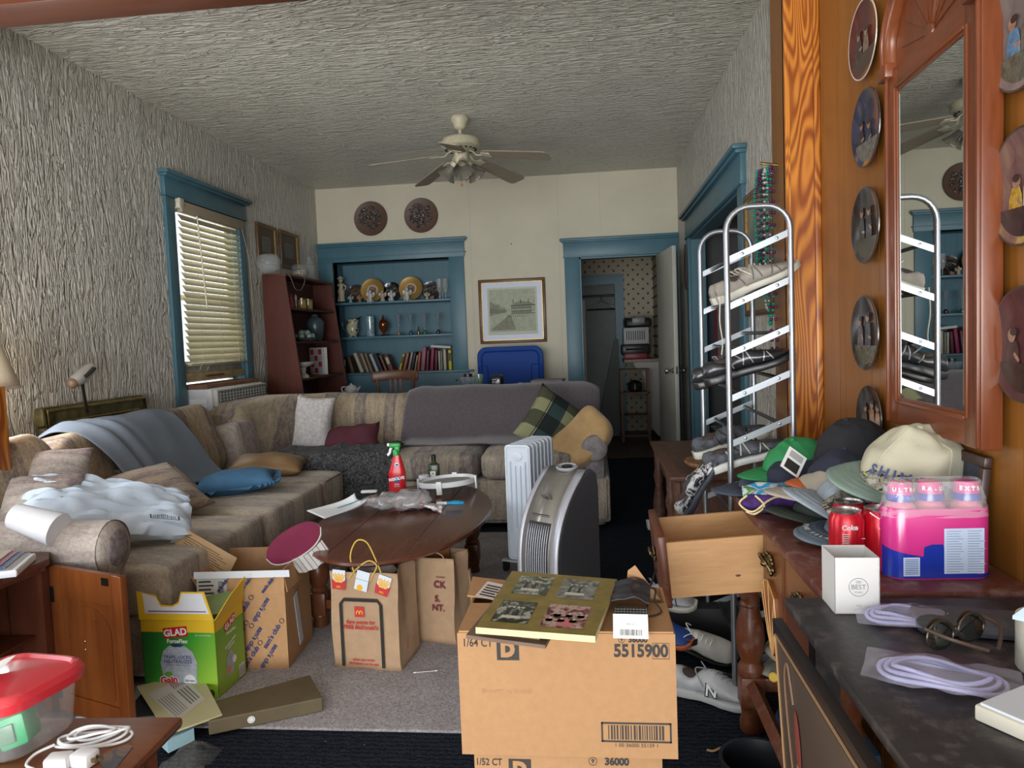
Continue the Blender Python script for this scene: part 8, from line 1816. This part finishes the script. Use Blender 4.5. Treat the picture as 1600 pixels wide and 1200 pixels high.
def gladface(f, s, full):
    m = MB(); m.rect(-.047*s, -.019*s, .047*s, .019*s, .0008, 0, f @ TM((0, zg-.045, 0), (0, 0, R(6 if full else 16)))); m.text('GLAD', .034*s, f @ TM((0, zg-.046, 0), (0, 0, R(6 if full else 16))), 2, bold=.0012*s, z=.0014)
    m.text('ForceFlex', .020*s, f @ TM((.005, zg-.078, 0)), 2, bold=.0005, z=.001)
    if full:
        P = [(-.03, -.08), (-.055, -.10), (-.068, -.145), (-.06, -.19), (-.068, -.25), (.078, -.25), (.068, -.19), (.075, -.145), (.058, -.10), (.03, -.08)]
        m.add([(x+.003, zg+y-.015, .0009) for x, y in P], [list(range(len(P)))], 3, M=f); m.tube([f @ Vector((.003+.012*cos(a)+(.012 if k % 2 else -.012), zg-.093+.005*sin(a), .001)) for k, a in enumerate([2*pi*j/16 for j in range(16)])], .0012, 4, 1)
        m.text('TRAPS, LOCKS,', .0165, f @ TM((.003, zg-.137, 0)), 1, bold=.0004, z=.0013); m.text('NEUTRALIZES', .0175, f @ TM((.003, zg-.153, 0)), 1, bold=.0004, z=.0013); m.text('TOUGH TRASH ODORS', .0085, f @ TM((.003, zg-.166, 0)), 1, z=.0013)
        m.text('Gain', .036, f @ TM((-.036, zg-.222, 0), (0, 0, R(6))), 2, bold=.0042, z=.0013); m.text('Gain', .036, f @ TM((-.036, zg-.222, 0), (0, 0, R(6))), 0, bold=.0014, z=.0017)
        m.ell((-.036, zg-.2, .001), (.016, .010, .0006), 6, f, 12, 6)
        m.disc((.045, zg-.222, .0014), .026, 2, 28, f); m.tube([f @ Vector((.045+.024*cos(2*pi*k/28), zg-.222+.024*sin(2*pi*k/28), .0016)) for k in range(28)], .0010, 4, 4, closed=True); m.text('febreze', .0125, f @ TM((.045, zg-.222, 0)), 4, bold=.0004, z=.0019)
        m.text('odor shield technology', .0065, f @ TM((.105, zg-.055, 0)), 2, z=.001)
    else:
        m.text('GUARANTEED', .0125, f @ TM((-.004, zg-.118, 0), (0, 0, R(14))), 2, bold=.0005, z=.001); m.text('STRONG', .0125, f @ TM((0, zg-.132, 0), (0, 0, R(14))), 2, bold=.0005, z=.001)
        P = [(-.02, -.15), (-.038, -.18), (-.045, -.235), (.01, -.235), (.022, -.18), (.0, -.148)]; m.add([(x, zg+y, .0009) for x, y in P], [list(range(6))], 3, M=f); m.disc((.018, zg-.19, .0012), .014, 2, 18, f); m.disc((-.025, zg-.215, .0012), .016, 5, 18, f); m.rect(.045, .008, .085, .055, .0009, 2, f)
        for k in range(9): m.rect(.048+k*.004, .012, .0495+k*.004, .05, .0012, 1, f)
    return m
MS = [GRD, NV, PW, BG, BG2, pm('peach_print', (.60, .25, .10), .5), pm('leaf_green', (.10, .35, .04), .5)]
gladface(face_to((gw/2-.01, -.0006, 0)), 1, True).build('printing', MS, t); gladface(face_to((gw+.0008, gd/2, 0), R(90)), .85, False).build('printing', MS, t)
# ------------------------------------------------------------------ papers on the floor
m = MB(); m.box((0, 0, 0), (.26, .20, .030), bev=.010); m.jitter(.006, 12); o = m.build('dark_bag', pm('black_nylon', (.014, .014, .018), .5), loc=(-1.50, 2.35, .032), rot=(0, 0, R(12))); tag(o, 'black nylon bag squashed on the floor under the cream envelope', 'bag')
zE = .066; E4 = [U(214, 1072, z=zE), U(312, 1048, z=zE), U(347, 1116, z=zE), U(262, 1146, z=zE)]
def quad(name, label, cat, P, z, th, mats, fn=None):
    m = MB(); vs = [(p.x, p.y, z) for p in P]+[(p.x, p.y, z-th) for p in P]; m.add(vs, [[0, 1, 2, 3], [0, 1, 5, 4], [1, 2, 6, 5], [2, 3, 7, 6], [3, 0, 4, 7], [4, 5, 6, 7]], 0)
    if fn: fn(m, lambda u, v, zz=.0006: Vector((P[0].lerp(P[1], u).lerp(P[3].lerp(P[2], u), v).x, P[0].lerp(P[1], u).lerp(P[3].lerp(P[2], u), v).y, z+zz)))
    o = m.build(name, mats); tag(o, label, cat); return o
def envfn(m, Q):
    m.add([Q(.08, .22), Q(.72, .06), Q(.86, .62), Q(.24, .86)], [[0, 1, 2, 3]], 1)
    def L(u, v): a = Q(.08, .22, .0012).lerp(Q(.72, .06, .0012), u); b_ = Q(.24, .86, .0012).lerp(Q(.86, .62, .0012), u); return a.lerp(b_, v)
    for k in range(6): m.add([L(.06+.07*k, .28), L(.08+.07*k, .28), L(.10+.07*k, .92), L(.08+.07*k, .92)], [[0, 1, 2, 3]], 2)
    for k in range(4): m.add([L(.58+.09*k, .32), L(.62+.09*k, .32), L(.64+.09*k, .88), L(.60+.09*k, .88)], [[0, 1, 2, 3]], 2)
    for k in range(6): m.add([L(.58+.06*k, .02), L(.605+.06*k, .02), L(.605+.06*k, .22), L(.585+.06*k, .24)], [[0, 1, 2, 3]], 3 if k % 2 else 4)
quad('envelope', 'cream padded envelope with a white printed label and red and blue stripes, on the floor', 'envelope', E4, zE, .006, [pm('cream_envelope', (.56, .52, .30), .75, var=.05, vs=9), pm('label_ivory', (.60, .58, .56), .7), pm('label_ink', (.20, .19, .18), .8), pm('stripe_red', (.45, .04, .05), .6), pm('stripe_navy', (.03, .04, .12), .6)], envfn)
quad('book', 'pale blue-edged book under the cream padded envelope', 'book', [U(228, 1130, z=.045), U(290, 1120, z=.045), U(303, 1140, z=.045), U(262, 1160, z=.045)], .05, .04, [pm('pale_blue_cover', (.36, .58, .66), .6)])
quad('newspaper', 'folded newsprint under the open cabinet door', 'newspaper', [U(120, 1100, z=.02), U(185, 1098, z=.02), U(200, 1116, z=.02), U(118, 1120, z=.02)], .02, .012, [pm('newsprint', (.40, .42, .42), .8, var=.3, vs=90)])
q1, q2, q3, q4_ = U(325, 1127, z=.062), U(504, 1090, z=.062), U(484, 1054, z=.062), U(330, 1096, z=.062)
m = MB(); P = [q1, q2, q3, q4_]; vs = [(p.x, p.y, .062) for p in P]+[(p.x, p.y, .014) for p in P]; m.add(vs, [[0, 1, 2, 3], [0, 1, 5, 4], [1, 2, 6, 5], [2, 3, 7, 6], [3, 0, 4, 7], [4, 5, 6, 7]], 0)
o = m.build('flat_box', [pm('olive_brown_box', (.115, .088, .045), .55, var=.12, vs=14), PAPER]); bv = o.modifiers.new('b', 'BEVEL'); bv.width = .004; bv.segments = 2; tag(o, 'flat olive-brown box with a round white sticker at the rug corner', 'box')
ang = math.atan2(q2.y-q1.y, q2.x-q1.x); c_ = q1.lerp(q2, .36); m = MB(); m.disc((0, 0, 0), .012, 0, 20); m.tube([(.008*cos(2*pi*k/16), .008*sin(2*pi*k/16), .0003) for k in range(16)], .0008, 4, 1, closed=True)
st = m.build('round_sticker', [PAPER, pm('grey_print', (.4, .4, .42), .7)]); st.matrix_world = TM((c_.x+.001, c_.y-.001, .038), (0, 0, ang)) @ TM((0, 0, 0), (R(90), 0, 0)); st.parent = o
m = MB(); m.tube([(0, 0, 0), (.13, .03, 0)], .0018, 6); m.ell((0, 0, 0), (.010, .004, .004), 0, TM((0, 0, 0), (0, 0, R(13)))); m.ell((.13, .03, 0), (.010, .004, .004), 0, TM((0, 0, 0), (0, 0, 0))); q = U(648, 1051, z=.016); o = m.build('cotton_swab', PAPER, loc=q, scale=None) if False else m.build('cotton_swab', PAPER, loc=q); o.scale = (.6, .6, .6); tag(o, 'white cotton swab lying on the rug beside the fries sticker bag', 'cotton swab')
q = U(1124, 1172, z=.004); m = MB(); m.tube(smoothpath([(-.035, .0, 0), (-.02, -.012, .004), (.0, -.004, .008), (.015, .006, .006), (.03, .010, .002), (.038, .002, 0)], 6), .0055, 8, flat=.5); m.tube(smoothpath([(.005, .0, .006), (.02, -.012, .004), (.035, -.006, 0)], 6), .003, 6); o = m.build('dried_leaf', pm('tan_leaf', (.36, .22, .11), .8), loc=q); tag(o, 'curled tan dry leaf on the dark carpet right of the cartons', 'leaf')
q = U(1020, 812, z=.10); m = MB(); m.box((0, 0, 0), (.09, .07, .05), bev=.004); m.jitter(.008, 30); o = m.build('crumpled_paper', PAPER, loc=(.36, 4.75, .026)); tag(o, 'white crumpled paper on the carpet behind the open drawer', 'paper')
q = U(930, 895, z=.05); RWD2 = wood('red_wood_scrap', (.12, .035, .015), (.24, .08, .035), 'x', 10, .35, .3)
for k, (dx, dy, rz, ln, lab) in enumerate(((-.09, 0, 8, .24, 'reddish moulded wood strip on the floor behind the gold frame, left one'), (.06, .02, -32, .20, 'reddish wood piece standing behind the gold frame, right one'))):
    m = MB(); m.box((0, 0, .03), (ln, .05, .06), bev=.010); m.box((0, -.03, .012), (ln, .02, .02), bev=.006); o = m.build('wood_strip', RWD2, loc=(.02+dx, 2.60+dy, .0), rot=(0, 0, R(rz))); tag(o, lab, 'wood')
q = U(890, 835, z=0); 
m = MB(); m.tube(smoothpath([(.172, 2.12, .60), (.13, 2.14, .45), (.14, 2.16, .30), (.20, 2.20, .15), (.24, 2.3, .01)], 8), .003, 6); o = m.build('hanging_cable', INK); tag(o, 'black cable hanging down in front of the open drawer', 'cable')
# clear crinkled film at the bottom left
q = U(300, 1185, z=.02); m = MB()
def clr(u, v): x = (u-.5)*.14; y = (v-.5)*.14; return (x, y, .05*sin(pi*u)*sin(pi*v)+.018*mnoise.noise(Vector((x*30, y*30, 5))))
m.grid(clr, 24, 24); o = m.build('clear_wrapper', glass('clear_wrap', (.7, .7, .68), .12, .08), loc=(q.x, q.y, .02)); tag(o, 'crinkled clear wrapper on the carpet below the cream envelope', 'wrapper')

# ------------------------------------------------------------------ wooden cabinet with its door open
CW = wood('dark_cherry_cabinet', (.065, .018, .010), (.15, .045, .022), 'z', 7, .38, .35); CWT = wood('cabinet_top_wood', (.07, .018, .010), (.14, .04, .02), 'x', 7, .3, .5, dirt=.2); DW2 = wood('orange_cherry_door', (.12, .030, .008), (.25, .075, .018), 'z', 6, .35, .4)
t = thing('cabinet', 'dark cherry side cabinet at the left with its orange-brown door swung open', 'cabinet', (0, 0, 0))
kx, ky1, ky0, kz = -1.80, 2.245, 1.55, .60
m = MB(); poly = [(-2.5, ky0), (kx-.05, ky0), (kx+.005, ky0+.06), (kx+.015, ky1-.06), (kx-.045, ky1+.02), (-2.5, ky1+.02)]; m.prism(poly, kz-.022, kz, 0); m.prism([(x-.012, y) for x, y in poly], kz-.038, kz-.022, 0); o = m.build('top', CWT, t)
m = MB(); X_ = kx-.02; m.b2((X_-.02, ky1-.055, .04), (X_, ky1-.0, kz-.038)); m.b2((X_-.02, ky0+.02, .04), (X_, ky0+.07, kz-.038)); m.b2((X_-.02, ky0, .04), (X_, ky1-.02, .09)); m.b2((-2.48, ky1-.02, .04), (X_-.02, ky1, kz-.038)); m.b2((-2.48, ky0+.02, .04), (X_-.02, ky0+.04, kz-.038)); m.b2((-2.5, ky0+.02, .04), (-2.48, ky1, kz-.038))
for k in range(5): m.b2((-2.45+k*.12, ky1-.026, .09), (-2.335+k*.12, ky1-.021, kz-.05))
m.b2((-2.48, ky0+.04, .09), (X_-.02, ky1-.026, .10)); m.b2((-2.48, ky0+.04, .32), (X_-.06, ky1-.026, .33)); m.build('case', CW, t)
hx, hy = X_+.004, ky1-.012
d = thing('tmp', 'x', 'x', (hx, hy, .075), R(-18)); 
for k in ('label', 'category'): del d[k]
bpy.data.objects.remove(d)
Lw, Lh = .362, .495; Td = TM((hx, hy, .070), (0, 0, R(-20)))
m = MB(); m.b2((0, -.010, 0), (.055, .010, Lh), M=Td, bev=.002); m.b2((Lw-.05, -.010, 0), (Lw, .010, Lh), M=Td, bev=.002); m.b2((.055, -.0098, 0), (Lw-.05, .0098, .065), M=Td); m.b2((.055, -.0098, Lh-.10), (Lw-.05, .0098, Lh), M=Td)
m.b2((.055, -.004, .065), (Lw-.05, .008, Lh-.06), M=Td); m.b2((Lw-.012, -.013, 0), (Lw+.002, .010, Lh), M=Td, bev=.003)
dr = m.build('door', DW2, t)
m = MB(); ar = [(.075, .085), (Lw-.068, .085), (Lw-.068, Lh-.20)]+[((Lw+.007)/2+((Lw-.068-.075)/2)*cos(a), Lh-.20+.085*sin(a)) for a in [pi*k/14 for k in range(1, 14)]]+[(.075, Lh-.20)]
m.prism(ar, .004, .0085, 0, Td @ TM((0, 0, 0), (R(90), 0, 0))); m.build('raised_panel', DW2, dr)
m = MB()
for z in (Lh-.10,): m.box((.004, -.0115, z+.005), (.030, .003, .052), M=Td); m.box((-.012, -.0115, z+.005), (.014, .003, .052), M=Td)
m.box((.010, -.0115, .07), (.030, .003, .05), M=Td); m.build('hinge', pm('blackened_hinge', (.03, .028, .026), .35, metal=.7), dr)
m = MB(); m.box((Lw-.075, -.0115, Lh-.022), (.030, .004, .024), M=Td); m.build('catch', pm('blackened_hinge', (0, 0, 0)), dr)
m = MB(); [m.ell((.165, -.0115, z), (.004, .003, .004), 0, Td) for z in (.235, .262)]; m.build('screw', CHROME, dr)
m = MB(); [m.ell((x, -.0090 if x > .2 else -.0102, z), (.004, .0008, .005), 0, Td) for x, z in ((.040, .365), (.215, .34), (.085, .27), (.03, .43))]; m.build('knot', pm('dark_knot', (0, 0, 0)), dr)
# postcards and magazines on the cabinet, white cup
PZ = kz+.001
def stk(m, x0, y0, w_, d_, z, th, mi, rz): m.box((x0, y0, z+th/2), (w_, d_, th), mi, rot=(0, 0, R(rz)))
for k, (dx, c, lab) in enumerate(((0.0, (.66, .68, .72), 'white magazine with a striped spine, lowest of the pile on the cabinet'), (-.015, (.22, .20, .22), 'grey-striped booklet in the pile on the cabinet'), (-.03, (.03, .07, .20), 'dark blue booklet in the pile on the cabinet'), (-.045, (.26, .03, .05), 'dark red booklet, second from the top of the pile'), (-.06, (.44, .40, .30), 'cream and tan booklet on top of the pile on the cabinet'))):
    m = MB(); hgt = .022 if k == 0 else .0045; z0 = PZ+(0 if k == 0 else .022+.005*(k-1)); m.box((0, 0, hgt/2), (.25, .19, hgt), 0, bev=.0015); m.box((0, 0, hgt*.5), (.252, .186, hgt*.6), 1)
    o = m.build('magazine', [pm('mag_%d' % k, c, .45), PAPER], loc=(-1.895+dx, 2.035+dx*.4, z0), rot=(0, 0, R(24))); tag(o, lab, 'magazine')
q = U(62, 838, y=2.26); t = thing('paper_cup', 'large white plastic cup lying on its side behind the booklets', 'cup', (q.x+.085, 2.285, .665), 0, rot=(0, R(-82), R(8)))
def tub_(u, v): a = 2*pi*u; r = .030+.028*v; return (r*cos(a), r*sin(a), .17*v)
m = MB(); m.lathe([(0, -.0), (.058, 0), (.060, .004), (.050, .10), (.044, .165), (.042, .165), (.048, .10), (.056, .006), (0, .004)][::-1], 36); m.build('cup_body', pm('white_cup', (.66, .67, .70), .4), t)
t.location = (U(95, 845, y=2.29).x, 2.285, .668); t.rotation_euler = (0, R(-72), R(0))
# ------------------------------------------------------------------ end table nearest the camera at the left
EW = wood('honey_end_table', (.12, .035, .014), (.27, .090, .032), 'x', 8, .3, .5)
ez_ = .50; pc = U(287, 1118, z=ez_)
t = thing('end_table', 'reddish brown end table in the left foreground under the red-lidded tub', 'table', (0, 0, 0))
m = MB(); T = TM((pc.x, pc.y, ez_), (0, 0, R(3))); m.b2((-1.0, -.55, -.022), (0, 0, 0), bev=.008, M=T); m.b2((-.98, -.53, -.034), (-.02, -.02, -.022), bev=.005, M=T); m.build('tabletop', EW, t)
m = MB(); m.b2((-.95, -.50, -.14), (-.04, -.045, -.034), M=T); m.b2((-.042, -.46, -.125), (-.036, -.09, -.05), M=T, bev=.002); m.build('apron', EW, t)
for x, y in ((-.06, -.065), (-.06, -.48), (-.93, -.065), (-.93, -.48)): MB().b2((x-.022, y-.022, -ez_), (x+.022, y+.022, -.03), M=T).build('leg', EW, t)
# tub
q = U(25, 1085, y=1.18)
t = thing('food_tub', 'clear plastic tub with a bright red lid holding dark and green things', 'food container', (-1.165, 1.30, ez_+.001), R(-8)); t.scale = (.88, .88, 1.30)
def sq(r, z, n=40, e=.45): return [(r*math.copysign(abs(cos(2*pi*k/n))**e, cos(2*pi*k/n)), r*math.copysign(abs(sin(2*pi*k/n))**e, sin(2*pi*k/n)), z) for k in range(n)]
def sqloft(mb, prof, n=40, e=.45, mi=0):
    vs = []
    for r, z in prof: vs += sq(r, z, n, e)
    fs = [[j*n+i, j*n+(i+1) % n, (j+1)*n+(i+1) % n, (j+1)*n+i] for j in range(len(prof)-1) for i in range(n)]; mb.add(vs, fs, mi, True)
TB = glass('frosted_plastic', (.80, .82, .83), .2, .2)
m = MB(); sqloft(m, [(.001, .002), (.088, .002), (.094, .008), (.104, .075), (.112, .079), (.113, .086)]); m.build('tub', TB, t)
m = MB(); sqloft(m, [(.113, .076), (.119, .079), (.121, .092), (.114, .101), (.103, .103), (.098, .098), (.06, .103), (.001, .107)]); m.build('lid', pm('translucent_red_lid', (.62, .035, .05), .22, spec=.8), t)
m = MB(); m.disc((0, 0, 0), .024, 0, 24); m.tube([(.024*cos(2*pi*k/24), .024*sin(2*pi*k/24), 0) for k in range(24)], .002, 5, 0, closed=True); m.build('round_label', pm('label_silver', (.62, .65, .68), .4), t, loc=(-.012, -.1015, .048), rot=(R(84), 0, 0))
m = MB(); m.box((.055, -.035, .038), (.062, .06, .05), 0, rot=(0, R(-12), R(20)), bev=.008); m.box((.058, -.070, .036), (.036, .004, .028), 1, rot=(0, R(-12), R(20)), bev=.002); m.build('green_gadget', [pm('bright_green_gadget', (.02, .42, .16), .35), pm('gadget_screen', (.10, .25, .15), .3)], t)
m = MB(); m.ell((-.03, .0, .035), (.06, .065, .032)); m.jitter(.010, 25); m.build('dark_contents', pm('charcoal_contents', (.03, .03, .04), .7), t)
q = U(10, 1024, z=ez_+.115); m = MB()
def note_(u, v): x = (u-.5)*.12; y = (v-.5)*.085; return (x, y, .004+.030*max(0, u-.6)**1.5+.003*sin(9*u))
m.grid(note_, 16, 10, 0); [m.add([Vector(note_(.1, .15+.1*k))+Vector((0, 0, .001)), Vector(note_(.6, .15+.1*k))+Vector((0, 0, .001)), Vector(note_(.6, .18+.1*k))+Vector((0, 0, .001)), Vector(note_(.1, .18+.1*k))+Vector((0, 0, .001))], [[0, 1, 2, 3]], 1) for k in range(7)]
o = m.build('receipt', [PAPER, pm('receipt_ink', (.35, .35, .38), .8)], loc=(-1.22, 1.275, ez_+.141), rot=(0, R(-5), R(18))); tag(o, 'white printed receipt lying on the red tub lid', 'paper')
# cable and plugs
q = U(155, 1155, z=ez_+.01); t = thing('charging_cable', 'coiled white charging cable on the end table', 'cable', (q.x-.01, q.y, ez_+.004), R(20)); t.scale = (1.3, 1.3, 1.3)
for k in range(5):
    a_, b_ = .052-.005*k, .020-.0015*k; MB().tube(smoothpath([(a_*cos(s)+.004*k*cos(k*2), b_*sin(s)+.003*sin(k*3), .003+.0035*k+.003*sin(s*2+k)) for s in [2*pi*j/10 for j in range(10)]], 4, True), .0021, 8, closed=True).build('coil', WHITE, t)
MB().tube(smoothpath([(-.05, -.01, .01), (-.07, -.025, .008), (-.075, -.045, .004), (-.06, -.06, .003)], 6), .0021, 8).build('cable_end', WHITE, t)
for k, (px, py, rz, lab) in enumerate(((92, 1192, 12, 'white wall charger block on the end table, left one'), (132, 1186, -8, 'white wall charger block with brass prongs on the end table, right one'))):
    q = U(px, py, z=ez_+.012); t = thing('wall_charger', lab, 'charger', (q.x, q.y, ez_+.001), R(rz)); MB().box((0, 0, .013), (.042, .034, .026), bev=.005).build('block', WHITE, t)
    if k: m = MB(); [m.box((.028, y, .014), (.016, .0015, .007)) for y in (-.006, .006)]; m.build('prongs', BRASS, t)
quad('leaflet', 'dark photo leaflet partly under the chargers on the end table', 'leaflet', [U(150, 1186, z=ez_), U(200, 1163, z=ez_), U(208, 1168, z=ez_), U(172, 1212, z=ez_)], ez_+.0014, .001, [blotch('leaflet_photo', [(.4, (.04, .05, .06)), (.6, (.25, .12, .06))], 20, .3)])
